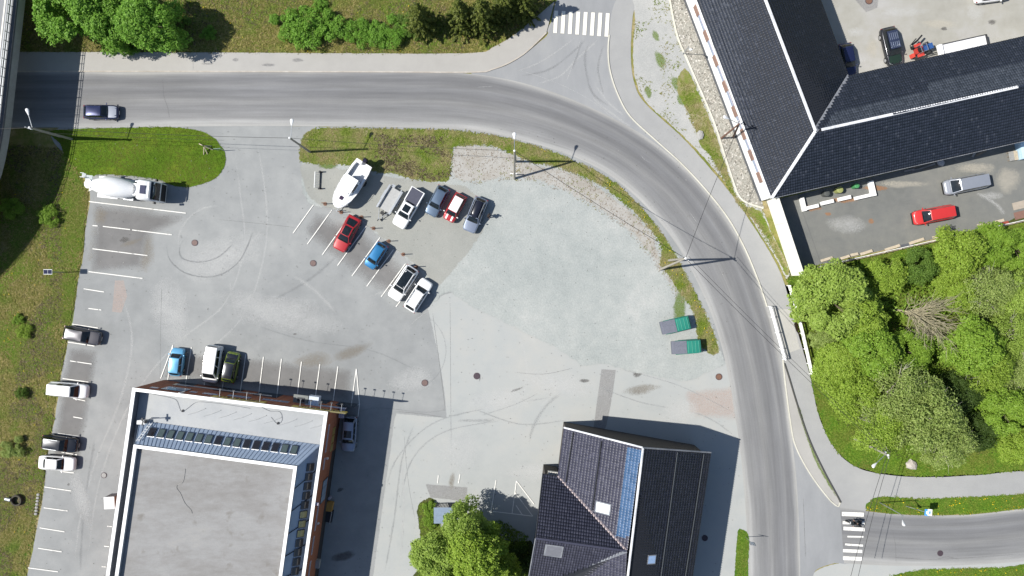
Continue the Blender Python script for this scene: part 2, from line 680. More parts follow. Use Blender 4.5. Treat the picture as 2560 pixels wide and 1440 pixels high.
def road_mat():
    m, nt, b = newmat('road_asphalt')
    uvn = nt.nodes.new('ShaderNodeUVMap')
    mp = nt.nodes.new('ShaderNodeMapping')
    nt.links.new(uvn.outputs[0], mp.inputs[0])
    mp.inputs['Scale'].default_value = (9, .05, 1)
    streak = nz(nt, mp.outputs[0], 1.6, 5, .6)
    mp2 = nt.nodes.new('ShaderNodeMapping')
    nt.links.new(uvn.outputs[0], mp2.inputs[0])
    mp2.inputs['Scale'].default_value = (2.2, .06, 1)
    wob = nz(nt, mp2.outputs[0], 1.0, 2, .5)
    sx = nt.nodes.new('ShaderNodeSeparateXYZ')
    nt.links.new(uvn.outputs[0], sx.inputs[0])
    u = mth(nt, 'ADD', sx.outputs[0], mth(nt, 'MULTIPLY_ADD', wob, .2, -.1))
    dk, md, lt, vl = (.152, .152, .156), (.172, .172, .174), (.225, .224, .222), (.325, .32, .305)
    c = ramp(nt, u, [(0.0, vl), (.075, (.31, .308, .30)), (.14, lt), (.22, (.198, .198, .198)), (.34, (.182, .182, .184)), (.46, (.208, .207, .205)), (.54, md), (.63, dk), (.72, (.185, .186, .19)), (.765, (.185, .185, .186)), (.83, dk), (.91, (.175, .176, .18)), (.955, lt), (1.0, vl)])
    big = nz(nt, pos(nt), .07, 4, .6)
    fine = nz(nt, pos(nt), 12.0, 3, .8)
    k = mth(nt, 'MULTIPLY_ADD', streak, .7, .65)
    k = mth(nt, 'MULTIPLY', k, mth(nt, 'MULTIPLY_ADD', big, .5, .75))
    k = mth(nt, 'MULTIPLY', k, mth(nt, 'MULTIPLY_ADD', fine, .44, .78))
    vm = nt.nodes.new('ShaderNodeVectorMath')
    vm.operation = 'SCALE'
    nt.links.new(c, vm.inputs[0])
    nt.links.new(k, vm.inputs['Scale'])
    nt.links.new(vm.outputs[0], b.inputs['Base Color'])
    b.inputs['Roughness'].default_value = .9
    b.inputs['Specular IOR Level'].default_value = .3
    bump(nt, b, fine, .12, .03)
    return m


M_road = road_mat()


def stain_mat(name, col, scale=1.2, amp=1.6, maxa=.5, soft=.6):
    m, nt, b = newmat(name)
    n = nz(nt, pos(nt), 5.0, 4, .7)
    c = ramp(nt, n, [(.2, sc3(col, .8)), (.8, sc3(col, 1.2))])
    nt.links.new(c, b.inputs['Base Color'])
    b.inputs['Roughness'].default_value = .9
    fade_alpha(m, nt, b, scale, amp, maxa, soft, .015)
    return m


def paint_mat():
    m, nt, b = newmat('road_paint')
    n = nz(nt, pos(nt), 6.0, 4, .7)
    c = ramp(nt, n, [(.25, (.60, .58, .53)), (.6, (.78, .765, .72))])
    nt.links.new(c, b.inputs['Base Color'])
    b.inputs['Roughness'].default_value = .7
    w = nz(nt, pos(nt), 1.1, 6, .75)
    add_alpha(m, nt, b, mth(nt, 'MULTIPLY_ADD', w, 7.0, -2.05, clamp=True))
    return m


M_paint = paint_mat()
M_paintw = plain('thick_road_paint', (.74, .71, .62), .7, var=.1, scale=5, obj=False)
M_oil = stain_mat('oil_stain', (.08, .075, .07), 1.5, 1.3, .75, .8)
M_dampness = stain_mat('dirt_stain', (.16, .14, .11), .9, 1.4, .62, 1.0)
M_pale = stain_mat('dust_stain', (.43, .43, .42), .5, 1.4, .5, 1.2)
M_rust = stain_mat('rust_stain', (.26, .13, .06), 1.6, 1.6, .75)
M_red = stain_mat('reddish_patch', (.34, .27, .235), .6, .9, .6, .8)
M_grey = stain_mat('grey_patch', (.20, .195, .192), .5, .9, .7, .7)
M_tyre = stain_mat('tyre_mark', (.14, .145, .15), .5, 1.6, .36, 1.2)
M_strawst = stain_mat('dry_grass_patch', (.26, .21, .10), 1.0, 1.5, .7, .8)
M_scrape = stain_mat('pale_track', (.40, .40, .39), .35, 1.6, .42, 1.3)
M_crack = stain_mat('crack_line', (.11, .11, .11), 1.4, 1.5, .62, .8)
M_moss = stain_mat('moss_patch', (.10, .15, .022), 1.1, 1.6, .8, .6)
M_sandy = stain_mat('sandy_patch', (.38, .35, .29), .8, 1.3, .55, .9)

# ------------------------------------------------------------------ the setting: outlines in survey pixels
LAWN = [(120, 330), (180, 322), (300, 319), (420, 317), (470, 321), (512, 331), (540, 349), (558, 372), (566, 395), (560, 420), (545, 442), (515, 458), (470, 469), (430, 464), (395, 450), (330, 441), (260, 437), (205, 440), (165, 400), (150, 360)]
VERGE = [(752, 352), (765, 332), (790, 321), (850, 319), (950, 321), (1050, 322), (1130, 325), (1200, 332), (1280, 347), (1345, 366), (1425, 396), (1485, 424), (1545, 462), (1605, 520), (1650, 575), (1685, 628), (1712, 680), (1745, 745), (1772, 800), (1790, 850), (1798, 880), (1780, 888), (1757, 872), (1742, 840), (1740, 800), (1722, 760), (1700, 735), (1672, 690), (1648, 660), (1655, 625), (1638, 590), (1600, 545), (1555, 505), (1500, 462), (1440, 435), (1380, 415), (1330, 408), (1290, 390), (1245, 370), (1190, 362), (1135, 368), (1128, 420), (1122, 452), (1080, 456), (1030, 448), (985, 435), (940, 432), (900, 420), (850, 412), (800, 412), (752, 405), (748, 380)]
DIRT = [(1130, 362), (1200, 358), (1260, 372), (1330, 402), (1400, 415), (1450, 432), (1520, 478), (1580, 522), (1635, 580), (1655, 640), (1690, 700), (1720, 750), (1700, 760), (1660, 700), (1620, 640), (1560, 575), (1480, 520), (1400, 478), (1330, 455), (1260, 450), (1200, 460), (1130, 448)]
GRAVEL = [(749, 398), (749, 445), (757, 490), (772, 512), (800, 522), (835, 527), (880, 543), (922, 572), (955, 600), (1018, 655), (1052, 688), (1075, 730), (1085, 762), (1120, 735), (1170, 765), (1228, 795), (1290, 825), (1350, 855), (1395, 878), (1430, 900), (1455, 919), (1500, 914), (1535, 922), (1600, 938), (1665, 950), (1710, 958), (1740, 950), (1790, 925), (1815, 912), (1805, 870), (1780, 800), (1735, 720), (1700, 640), (1640, 560), (1560, 490), (1480, 440), (1380, 400), (1280, 370), (1130, 345), (900, 345), (780, 345), (752, 365)]
LOT = [(150, 318), (500, 312), (800, 316), (1100, 318), (1300, 340), (1500, 420), (1650, 540), (1740, 690), (1800, 840), (1850, 1050), (1885, 1250), (1885, 1560), (40, 1560), (68, 1440), (85, 1360), (98, 1290), (108, 1240), (122, 1120), (138, 1040), (150, 960), (165, 880), (184, 790), (190, 740), (196, 700), (208, 640), (215, 560), (226, 490), (218, 440), (170, 400)]
BEIGE = [(1066, 770), (1085, 742), (1130, 728), (1400, 850), (1470, 905), (1820, 900), (1850, 1050), (1880, 1250), (1884, 1550), (900, 1550), (930, 1440), (965, 1180), (986, 1030), (1113, 1042), (1108, 980), (1092, 880)]
FOREST = [(1968, 700), (2005, 672), (2120, 650), (2300, 612), (2470, 575), (2720, 520), (2720, 1188), (2560, 1176), (2440, 1186), (2300, 1191), (2190, 1181), (2130, 1161), (2090, 1126), (2062, 1078), (2042, 1020), (2026, 938)]
ISLE2 = [(2164, 1272), (2172, 1252), (2205, 1241), (2300, 1246), (2440, 1241), (2560, 1234), (2700, 1222), (2700, 1255), (2560, 1271), (2430, 1284), (2300, 1287), (2200, 1281)]
SOUTHG = [(2195, 1470), (2225, 1440), (2300, 1424), (2400, 1420), (2500, 1418), (2700, 1402), (2700, 1560), (2180, 1560)]
PATH = [(1372, 88), (1395, 20), (1400, -80), (1600, -80), (1582, 40), (1577, 130), (1584, 200), (1610, 255), (1700, 338), (1760, 403), (1830, 488), (1880, 560), (1930, 640), (1958, 700), (1978, 770), (2000, 850), (2024, 935), (2042, 1020), (2062, 1078), (2092, 1128), (2132, 1163), (2192, 1183), (2300, 1193), (2440, 1188), (2560, 1178), (2720, 1190), (2720, 1226), (2560, 1236), (2440, 1243), (2300, 1248), (2205, 1243), (2172, 1256), (2160, 1282), (2096, 1280), (2000, 1240), (1940, 1100), (1900, 860), (1840, 660), (1700, 440), (1550, 300), (1500, 200), (1480, 130)]
WEST_TOP = [(-60, 122), (30, 130), (300, 131), (600, 132), (900, 134), (1180, 133), (1232, 119), (1282, 90), (1332, 50), (1388, 2), (1440, -60), (-60, -60)]
SAND = [(1580, -60), (1666, -60), (1690, 80), (1722, 160), (1782, 300), (1812, 392), (1842, 482), (1866, 508), (1905, 522), (1930, 580), (1960, 640), (1975, 688), (1966, 700), (1940, 650), (1885, 562), (1835, 486), (1765, 402), (1703, 337), (1614, 255), (1588, 200), (1581, 130), (1586, 40)]
STONES = [(1664, -60), (1690, 80), (1722, 160), (1782, 300), (1812, 392), (1842, 482), (1868, 508), (1908, 520), (1904, 500), (1890, 482), (1846, 362), (1780, 180), (1694, -60)]
COURT = [(1980, -60), (2700, -60), (2700, 80), (2120, 215), (2060, 110)]
YARD = [(1915, 505), (2700, 320), (2700, 512), (2560, 548), (2300, 605), (2120, 645), (2003, 672)]

# ground and paved surfaces
gp = MB().add([(-420, -420, -.02), (420, -420, -.02), (420, 420, -.02), (-420, 420, -.02)], [(0, 1, 2, 3)]).build('ground', M_ground)
gp['kind'] = 'structure'
lot = sheet('parking_lot', resample(LOT, 14, jit=2.2, seed=1), .004, M_lot)
worn = sheet('worn_asphalt', linear_fill(BEIGE, 14, 1.5), .008, M_beige, fade=9, parent=lot)
path = sheet('cycle_path', resample(PATH, 12, jit=1.0), .010, M_path)
nb = sheet('north_road', resample([(1180, 186), (1255, 168), (1305, 140), (1350, 104), (1372, 80), (1388, 10), (1420, -90), (1570, -90), (1532, 20), (1522, 90), (1520, 140), (1526, 185), (1546, 240), (1578, 292), (1640, 352), (1700, 410), (1600, 420), (1400, 300)], 10), .014, M_branch)
eb_in = [(1960, 1460), (2040, 1432), (2110, 1408), (2200, 1413), (2300, 1415), (2430, 1412), (2560, 1404), (2720, 1392)]
eb_out = [(1960, 1180), (2030, 1225), (2100, 1268), (2200, 1282), (2300, 1288), (2430, 1286), (2560, 1271), (2720, 1250)]
spur = sheet('road_junction', resample([(1930, 1060), (1985, 1110), (2012, 1165), (2045, 1215), (2096, 1266), (2130, 1290), (2130, 1400), (2085, 1408), (2040, 1425), (2015, 1460), (1900, 1470), (1900, 1200)], 10), .013, M_branch)
sheet('paved_corner', resample([(2015, 1455), (2040, 1426), (2085, 1409), (2150, 1404), (2300, 1410), (2560, 1402), (2700, 1395), (2700, 1420), (2500, 1428), (2300, 1432), (2230, 1450), (2190, 1490), (2010, 1490)], 10), .006, M_beige, fade=4)
east = strip2('east_road', eb_in[2:], eb_out[2:], .017, M_road)
A_in = [(-160, 319), (100, 319), (300, 318), (500, 316), (700, 315), (900, 317), (1000, 318), (1100, 321), (1200, 329), (1300, 350), (1400, 379), (1480, 413), (1540, 450), (1605, 506), (1665, 575), (1712, 645), (1748, 715), (1778, 785), (1803, 862), (1823, 950), (1838, 1040), (1850, 1120), (1860, 1220), (1867, 1320), (1871, 1440), (1871, 1600)]
A_out = [(-160, 180), (100, 180), (300, 180), (500, 180), (700, 180), (900, 180), (1010, 180), (1130, 181), (1250, 195), (1370, 226), (1490, 275), (1590, 327), (1660, 375), (1730, 440), (1792, 515), (1842, 590), (1876, 655), (1902, 725), (1925, 800), (1945, 880), (1960, 960), (1972, 1040), (1984, 1130), (1994, 1240), (2000, 1400), (2000, 1600)]
road = strip2('main_road', A_in, A_out, .021, M_road)
gravel = sheet('gravel_yard', resample(GRAVEL, 8, jit=5.0, seed=5), .0245, M_gravel, fade=13)
sheet('dusty_gravel', resample([(752, 405), (850, 415), (1000, 440), (1120, 455), (1180, 470), (1215, 560), (1170, 640), (1095, 720), (1060, 690), (1018, 650), (950, 596), (880, 540), (800, 518), (760, 480)], 8, jit=4, seed=8), .0275, M_gravel2, fade=16, parent=gravel)
dirt = sheet('bare_dirt', resample(DIRT, 7, jit=6, seed=4), .0305, M_dirt, fade=18)
verge = sheet('grass_verge', resample(VERGE, 6, jit=5, seed=3), .0335, M_verge, fade=5)
lawn = sheet('lawn', resample(LAWN, 6, jit=2.5, seed=2), .033, M_lawn, fade=3)
bank = sheet('grass_bank', linear_fill([p for p in WEST_TOP if p[1] > -50] + [(1420, -60), (-60, -60)], 8, 4, 9), .018, ground('bank_grass', [(0.0, (.08, .13, .012)), (0.35, (.13, .18, .022)), (0.6, (.22, .20, .06)), (1.0, (.28, .23, .10))], .16, 1.2, 6.0, .45, bmp=.7, fade=(2.0, 1.2)), fade=4)
sand = sheet('sandy_verge', resample(SAND, 8, jit=2, seed=6), .0185, ground('sandy_gravel', [(0.0, (.30, .305, .295)), (.5, (.36, .36, .345)), (1.0, (.41, .40, .375))], .12, .7, 6.0, .3, bmp=.4, fade=(1.0, .8)), fade=4)
sheet('green_strip', resample([(1700, 180), (1722, 178), (1782, 312), (1810, 395), (1838, 480), (1862, 512), (1900, 526), (1940, 600), (1965, 650), (1972, 690), (1962, 688), (1935, 632), (1895, 565), (1850, 520), (1820, 470), (1780, 400), (1745, 355), (1728, 300), (1700, 250), (1690, 210)], 7, jit=5, seed=12), .0215, M_verge, fade=6, parent=sand)
sheet('west_green_strip', resample([(150, 400), (205, 448), (218, 490), (208, 560), (203, 640), (190, 700), (182, 760), (160, 880), (146, 960), (134, 1040), (118, 1120), (104, 1240), (70, 1420), (50, 1420), (90, 1200), (110, 1080), (120, 960), (125, 860), (110, 760), (120, 650), (110, 560), (120, 480)], 8, jit=8, seed=31), -.012, M_bright, fade=16, parent=gp)
forest = sheet('forest_floor', resample(FOREST, 9, jit=3, seed=7), .014, M_forest, fade=5)
sheet('fresh_grass', resample([(2026, 940), (2060, 960), (2100, 1060), (2180, 1120), (2300, 1150), (2560, 1120), (2720, 1120), (2720, 1184), (2560, 1176), (2440, 1186), (2300, 1191), (2190, 1181), (2130, 1161), (2090, 1126), (2062, 1078), (2042, 1020)], 7, jit=4, seed=13), .0175, M_bright, fade=4, parent=forest)
sheet('fresh_grass', resample([(1990, 680), (2100, 658), (2300, 615), (2560, 555), (2560, 640), (2300, 660), (2100, 700), (2010, 740)], 7, jit=4, seed=14), .0178, M_bright, fade=6, parent=forest)
stream = sheet('stream', resample([(1990, 800), (2060, 812), (2200, 806), (2330, 800), (2420, 782), (2600, 740), (2600, 800), (2480, 850), (2400, 850), (2330, 850), (2200, 850), (2060, 842), (1998, 838)], 10, jit=4, seed=15), .0215, M_water)
isle2 = sheet('grass_island', resample(ISLE2, 7, jit=2.5, seed=16), .024, M_bright, fade=3)
sg = sheet('grass_corner', resample(SOUTHG, 7, jit=4, seed=17), .0245, M_bright, fade=4)
slim = sheet('grass_strip', resample([(1843, 1328), (1854, 1322), (1868, 1330), (1874, 1350), (1872, 1400), (1868, 1470), (1836, 1470), (1838, 1400)], 5, jit=2, seed=18), .027, M_bright, fade=3)
hutg = sheet('shrub_bed', resample([(1045, 1260), (1060, 1247), (1085, 1245), (1092, 1290), (1110, 1320), (1200, 1330), (1240, 1345), (1300, 1350), (1335, 1360), (1322, 1480), (1035, 1480), (1052, 1400), (1046, 1320), (1040, 1285)], 6, jit=3, seed=19), .0125, M_forest, fade=7)
court = sheet('courtyard', COURT, .006, M_court)
yard = sheet('back_yard', YARD, .006, M_yard)
stones = sheet('stone_bed', STONES, .026, ground('stone_bed_base', [(0.0, (.22, .21, .18)), (1.0, (.36, .35, .31))], .5, 2.0, 8, .4, bmp=.6))

# raised pavement along the north side of the road, with its kerb
PV_OUT = resample([(-160, 128), (30, 130), (300, 131), (600, 132), (900, 134), (1180, 133), (1232, 119), (1282, 90), (1332, 50), (1386, 4)], 14, closed=False, jit=1.0)
PV_IN = resample([(-160, 179), (300, 179), (900, 180), (1180, 181), (1230, 174), (1272, 158), (1310, 135), (1340, 108), (1366, 82)], 14, closed=False)
pm = MB()
pm.prism([(P(x, y).x, P(x, y).y) for x, y in (PV_OUT + list(reversed(PV_IN)))], .0, .10)
pav = pm.build('pavement', M_pave)
pav['kind'] = 'structure'
kerb_line('kerb', PV_IN, M_kerb, pav, .15, .115)
K_E = resample([(1523, 88), (1520, 130), (1526, 182), (1546, 240), (1576, 292), (1640, 352), (1702, 408), (1762, 472), (1820, 546), (1862, 622), (1890, 688), (1906, 732), (1917, 766)], 12, closed=False)
kerb_line('kerb', K_E, M_kerbw, path, .15, .11)
K_I = resample([(1957, 900), (1963, 960), (1975, 1050), (1986, 1108), (2012, 1163), (2044, 1212), (2078, 1254), (2096, 1266), (2100, 1256)], 9, closed=False)
kerb_line('kerb', K_I, M_kerbw, path, .15, .11)
K_D = resample([(1960, 908), (1972, 945), (1990, 1005), (2012, 1072), (2032, 1122), (2060, 1180), (2086, 1228), (2101, 1256)], 9, closed=False)
kerb_line('kerb', K_D, plain('dark_kerb', (.07, .068, .06), .9, obj=False), path, .14, .16)
sheet('traffic_island', resample([(1958, 905), (1972, 948), (1990, 1008), (2012, 1075), (2032, 1125), (2060, 1183), (2086, 1231), (2099, 1258), (2090, 1262), (2044, 1212), (2012, 1163), (1986, 1108), (1975, 1050), (1963, 960)], 8), .06, M_pave)
ribbon('weed_line', resample([(1990, 1000), (2010, 1066), (2040, 1150), (2070, 1205), (2094, 1248)], 8, closed=False), .5, .066, M_moss, path)
kerb_line('kerb', resample([(1664, -60), (1690, 80), (1722, 160), (1782, 300), (1812, 392), (1842, 482), (1850, 495), (1868, 508), (1908, 521)], 10, closed=False), M_kerbw, stones, .22, .14)
sheet('bridge_slab', [(1937, 773), (1974, 773), (2000, 872), (1966, 885)], .0135, ground('bridge_concrete', [(0, (.36, .35, .32)), (1, (.44, .43, .40))], .2, 1, 9, .08, bmp=.1), parent=path)

# painted lines: each a part of the surface it lies on
LINES = [(223, 504, 465, 533), (232, 564, 245, 565), (258, 566, 326, 574), (331, 575, 430, 587), (232, 622, 369, 639), (222, 679, 357, 696), (210, 722, 261, 730), (222, 771, 254, 775), (181, 810, 246, 820), (170, 855, 237, 865), (176, 902, 230, 910), (157, 946, 222, 955), (184, 996, 214, 1002), (184, 1042, 207, 1046), (145, 1083, 200, 1091), (155, 1130, 194, 1137), (152, 1178, 186, 1182), (112, 1217, 179, 1227), (110, 1269, 170, 1277), (100, 1319, 162, 1329), (96, 1370, 155, 1379), (71, 1419, 146, 1429), (784, 512, 733, 583), (830, 525, 769, 610), (877, 537, 806, 637), (916, 565, 844, 664), (950, 594, 880, 690), (984, 624, 917, 716), (1014, 659, 953, 742), (1047, 692, 990, 767), (433, 862, 402, 946), (432, 868, 420, 949), (479, 868, 465, 956), (525, 874, 511, 963), (569, 880, 557, 967), (615, 886, 602, 974), (659, 892, 648, 980), (704, 897, 693, 987), (754, 904, 743, 992), (800, 910, 788, 998), (845, 916, 833, 1004), (891, 922, 879, 1009), (891, 922, 899, 1012), (899, 1012, 895, 1042), (852, 1006, 899, 1012), (1291, 1202, 1335, 1260), (1291, 1202, 1280, 1285), (1287, 1230, 1332, 1290), (1232, 1278, 1332, 1290), (1290, 1263, 1306, 1287), (1240, 1200, 1228, 1276), (1096, 1188, 1094, 1208), (1150, 1185, 1146, 1208), (269, 1315, 281, 1316), (261, 1365, 274, 1366), (255, 1416, 267, 1417)]
for i, (x0, y0, x1, y1) in enumerate(LINES):
    a, b = P(x0, y0), P(x1, y1)
    d = (b - a).normalized()
    n = Vector((-d.y, d.x, 0)) * .055
    z = .0700 + .0006 * (i % 3)
    q = [a - n, b - n, b + n, a + n]
    MB().add([(p.x, p.y, z) for p in q], [(0, 1, 2, 3)]).build('parking_line', M_paint, lot)
for i in range(8):
    x0, y0, x1, y1 = 1386 + 18.4 * i, 27 + .9 * i, 1383 + 18.3 * i, 82.5 + 1.3 * i
    q = [P(x0, y0), P(x0 + 9.3, y0 + .4), P(x1 + 9.3, y1 + .5), P(x1, y1)]
    MB().add([(p.x, p.y, .070) for p in q], [(0, 1, 2, 3)]).build('crossing_stripe', M_paintw, nb)
for i, (x0, y0, x1, y1, w) in enumerate([(2104, 1279, 2159, 1281, 10.5), (2106, 1302, 2161, 1303, 8), (2108, 1316, 2161, 1319, 9), (2118, 1339, 2158, 1339.5, 4), (2112, 1358, 2157, 1361, 5), (2107, 1372, 2155, 1374, 8), (2107, 1390, 2154, 1392, 9.5)]):
    q = [P(x0, y0), P(x1, y1), P(x1, y1 + w), P(x0, y0 + w)]
    MB().add([(p.x, p.y, .070) for p in q], [(0, 1, 2, 3)]).build('crossing_stripe', M_paint, east)

# stains, patches and tracks lying on the paved surfaces
zs = [.0]
BASE = {'parking_lot': .0055, 'worn_asphalt': .0095, 'cycle_path': .0115, 'north_road': .0155, 'main_road': .0225, 'east_road': .0185, 'back_yard': .0075, 'courtyard': .0075, 'grass_verge': .035, 'ground': -.0185, 'gravel_yard': .026, 'sandy_verge': .0200, 'grass_bank': .0195, 'pavement': .1015}


def lay(x, y, parent):
    """which surface a mark at a pixel lies on, and its height there"""
    if parent is lot and inside(np.array([x]), np.array([y]), BEIGE)[0]:
        parent = worn
    if parent is gp and y < 130:
        parent = bank
    zs[0] = (zs[0] + .00011) % .0024
    return parent, BASE[parent.name] + zs[0]



def blob(cx, cy, rx, ry, mat, rot=0.0, seed=0, parent=lot):
    """soft-edged stain: rings of vertices whose fade falls from the middle to the rim"""
    n = 24
    parent, zz = lay(cx, cy, parent)
    vs, fd, fs = [P(cx, cy, 0)], [1.0], []
    for ring, fv in ((.45, .75), (.75, .38), (1.0, 0.0)):
        for k in range(n):
            t = 2 * PI * k / n
            r = ring * (1 + .25 * mnoise.noise(Vector((math.cos(t) * 1.3, math.sin(t) * 1.3, seed * 3.1 + cx))))
            x, y = rx * r * math.cos(t), ry * r * math.sin(t)
            vs.append(P(cx + x * math.cos(rot) - y * math.sin(rot), cy + x * math.sin(rot) + y * math.cos(rot), 0))
            fd.append(fv)
    for k in range(n):
        j = (k + 1) % n
        fs.append((0, 1 + j, 1 + k))
        for q in (0, n):
            fs.append((1 + q + k, 1 + q + j, 1 + q + n + j, 1 + q + n + k))
    me = bpy.data.meshes.new('stain')
    me.from_pydata([(v.x, v.y, zz) for v in vs], [], fs)
    me.attributes.new('fade', 'FLOAT', 'POINT').data.foreach_set('value', fd)
    me.materials.append(mat)
    o = bpy.data.objects.new('stain', me)
    COL.objects.link(o)
    o.parent = parent
    return o


def patchq(pts, mat, fade=2.0, parent=lot):
    parent, zz = lay(sum(p[0] for p in pts) / len(pts), sum(p[1] for p in pts) / len(pts), parent)
    return sheet('patch', linear_fill(pts, 8), zz, mat, fade=fade, parent=parent)


def line(pts, w, mat, parent=lot):
    parent, zz = lay(pts[len(pts) // 2][0], pts[len(pts) // 2][1], parent)
    return ribbon('track', resample(pts, 9, closed=False), w, zz, mat, parent)


patchq([(287, 700), (310, 700), (319, 740), (304, 783), (279, 780)], M_red)
patchq([(1503, 922), (1541, 924), (1530, 1000), (1518, 1060), (1500, 1110), (1478, 1105), (1492, 1000)], M_grey, 2, worn)
patchq([(1706, 968), (1850, 955), (1856, 1060), (1700, 1050)], M_red, 30, worn)
patchq([(1062, 1209), (1170, 1217), (1168, 1255), (1075, 1245)], M_grey, 3, worn)
patchq([(225, 500), (395, 515), (395, 660), (370, 690), (210, 660)], M_dampness, 30)
patchq([(2118, -20), (2200, -30), (2195, 20), (2165, 32)], M_grey, 3, court)
patchq([(800, 520), (900, 555), (960, 605), (1015, 655), (1050, 700), (1000, 760), (930, 735), (820, 650), (740, 580), (780, 520)], M_bay, 46)
patchq([(420, 870), (620, 885), (890, 915), (880, 1010), (600, 975), (400, 950)], M_bay, 30)
patchq([(228, 500), (470, 530), (460, 560), (380, 600), (365, 680), (215, 690)], M_bay, 30)
patchq([(165, 860), (255, 868), (205, 1180), (120, 1170), (140, 980)], M_bay, 30)
for a in [(312, 600, 16, 9, M_oil), (330, 606, 40, 8, M_dampness), (250, 540, 26, 30, M_dampness), (1000, 625, 14, 8, M_pale), (738, 835, 6, 3.5, M_oil), (172, 1211, 5, 4, M_oil), (880, 880, 60, 20, M_dampness), (1460, 952, 16, 6, M_oil), (1593, 935, 16, 10, M_oil), (1600, 975, 60, 16, M_dampness), (850, 1225, 12, 6, M_oil), (1290, 975, 26, 4, M_oil), (780, 905, 70, 30, M_dampness), (540, 960, 40, 12, M_dampness), (150, 255, 14, 6, M_oil), (2392, 1380, 18, 4, M_oil), (2400, 1345, 34, 11, M_grey), (1130, 1200, 10, 30, M_dampness), (1330, 1180, 80, 30, M_pale), (1250, 1000, 120, 40, M_pale), (700, 780, 200, 60, M_pale), (560, 640, 140, 70, M_pale), (1400, 960, 140, 40, M_pale), (860, 1390, 40, 14, M_oil), (430, 780, 60, 120, M_pale), (1700, 1030, 60, 40, M_pale), (1030, 950, 80, 40, M_pale), (1150, 1130, 70, 70, M_pale), (200, 1240, 26, 100, M_pale), (650, 1050, 60, 5, M_pale)]:
    blob(*a[:4], a[4], rot=random.uniform(-.4, .2), seed=len(a) + a[0])
for a in [(520, 120 + 40, 20, 3, M_grey), (672, 163, 22, 5, M_grey), (745, 151, 18, 6, M_grey), (590, 150, 10, 6, M_grey)]:
    blob(*a[:4], a[4], seed=a[0], parent=pav)
for a in [(2178, 553, 9, 9, M_rust), (2030, 520, 30, 10, M_rust), (2110, 500, 40, 9, M_rust), (2190, 470, 40, 8, M_rust), (2070, 535, 10, 6, M_rust), (2440, 420, 70, 18, M_sandy), (2480, 490, 40, 14, M_pale), (2520, 450, 40, 40, M_sandy), (2120, 560, 60, 30, M_pale), (2250, 460, 80, 12, M_sandy)]:
    blob(*a[:4], a[4], seed=a[0], parent=yard)
for a in [(2140, 80, 30, 14, M_pale), (2150, 150, 20, 10, M_pale), (2350, 60, 60, 14, M_sandy), (2480, 55, 14, 8, M_oil), (2360, 72, 10, 6, M_oil), (2180, 120, 20, 30, M_sandy), (2260, 30, 80, 16, M_pale), (2440, 30, 30, 30, M_pale)]:
    blob(*a[:4], a[4], seed=a[0], parent=court)
for a in [(960, 400, 70, 22, M_moss), (1070, 385, 50, 28, M_moss), (850, 380, 60, 16, M_moss), (1060, 440, 26, 8, M_moss), (1700, 770, 20, 60, M_moss), (1000, 420, 60, 20, M_dampness), (820, 415, 30, 10, M_moss)]:
    blob(*a[:4], a[4], seed=a[0], parent=verge)
for a in [(330, 420, 80, 16, M_sandy), (500, 400, 40, 30, M_moss), (250, 400, 50, 20, M_sandy)]:
    pass
for a in [(160, 560, 30, 60, M_moss), (140, 700, 34, 60, M_moss), (130, 470, 40, 50, M_moss), (180, 800, 14, 60, M_moss), (40, 480, 60, 60, M_dampness), (60, 700, 40, 60, M_strawst), (90, 620, 24, 30, M_dampness), (60, 900, 50, 50, M_moss), (110, 960, 40, 40, M_strawst), (60, 1200, 50, 60, M_strawst), (40, 1350, 60, 60, M_moss), (160, 690, 10, 60, M_pale), (150, 860, 12, 40, M_pale), (95, 850, 20, 14, M_pale), (40, 1050, 40, 40, M_strawst), (600, 60, 60, 40, M_strawst), (850, 30, 60, 26, M_strawst), (1000, 20, 60, 18, M_strawst)]:
    blob(*a[:4], a[4], seed=a[0], parent=gp)
for x, y, r in [(1640, 90, 14), (1650, 150, 22), (1690, 210, 20), (1620, 230, 16), (1750, 310, 24), (1740, 260, 20), (1700, 250, 14), (1780, 370, 16), (1820, 450, 14), (1900, 540, 16), (1945, 620, 14)]:
    blob(x, y, r * .7, r * 1.3, M_moss, rot=-.4, seed=x, parent=sand)
# tyre tracks and cracks
for pts, w, mt in [
    ([(470, 590), (450, 615), (455, 645), (500, 655), (550, 640), (590, 600)], .3, M_tyre),
    ([(415, 600), (425, 650), (470, 685), (540, 690), (600, 650), (640, 560)], .3, M_tyre),
    ([(1500, 95), (1440, 150), (1400, 190), (1340, 210)], .5, M_scrape), ([(1470, 95), (1420, 140), (1370, 175), (1300, 190)], .5, M_tyre),
    ([(1440, 92), (1390, 130), (1340, 160), (1290, 178)], .4, M_scrape), ([(1452, 95), (1440, 140), (1415, 205)], .25, M_scrape),
    ([(1475, 100), (1462, 150), (1480, 230), (1530, 270)], .5, M_tyre), ([(1510, 110), (1495, 170), (1510, 240)], .4, M_tyre),
    ([(1280, 170), (1360, 195), (1430, 225), (1490, 260), (1560, 320)], .15, M_scrape), ([(1480, 240), (1500, 262), (1580, 320)], .6, M_scrape),
    ([(1455, 100), (1448, 122), (1430, 175)], .5, M_tyre), ([(1490, 215), (1520, 255), (1560, 290)], .5, M_scrape)]:
    line(pts, w, mt, nb)
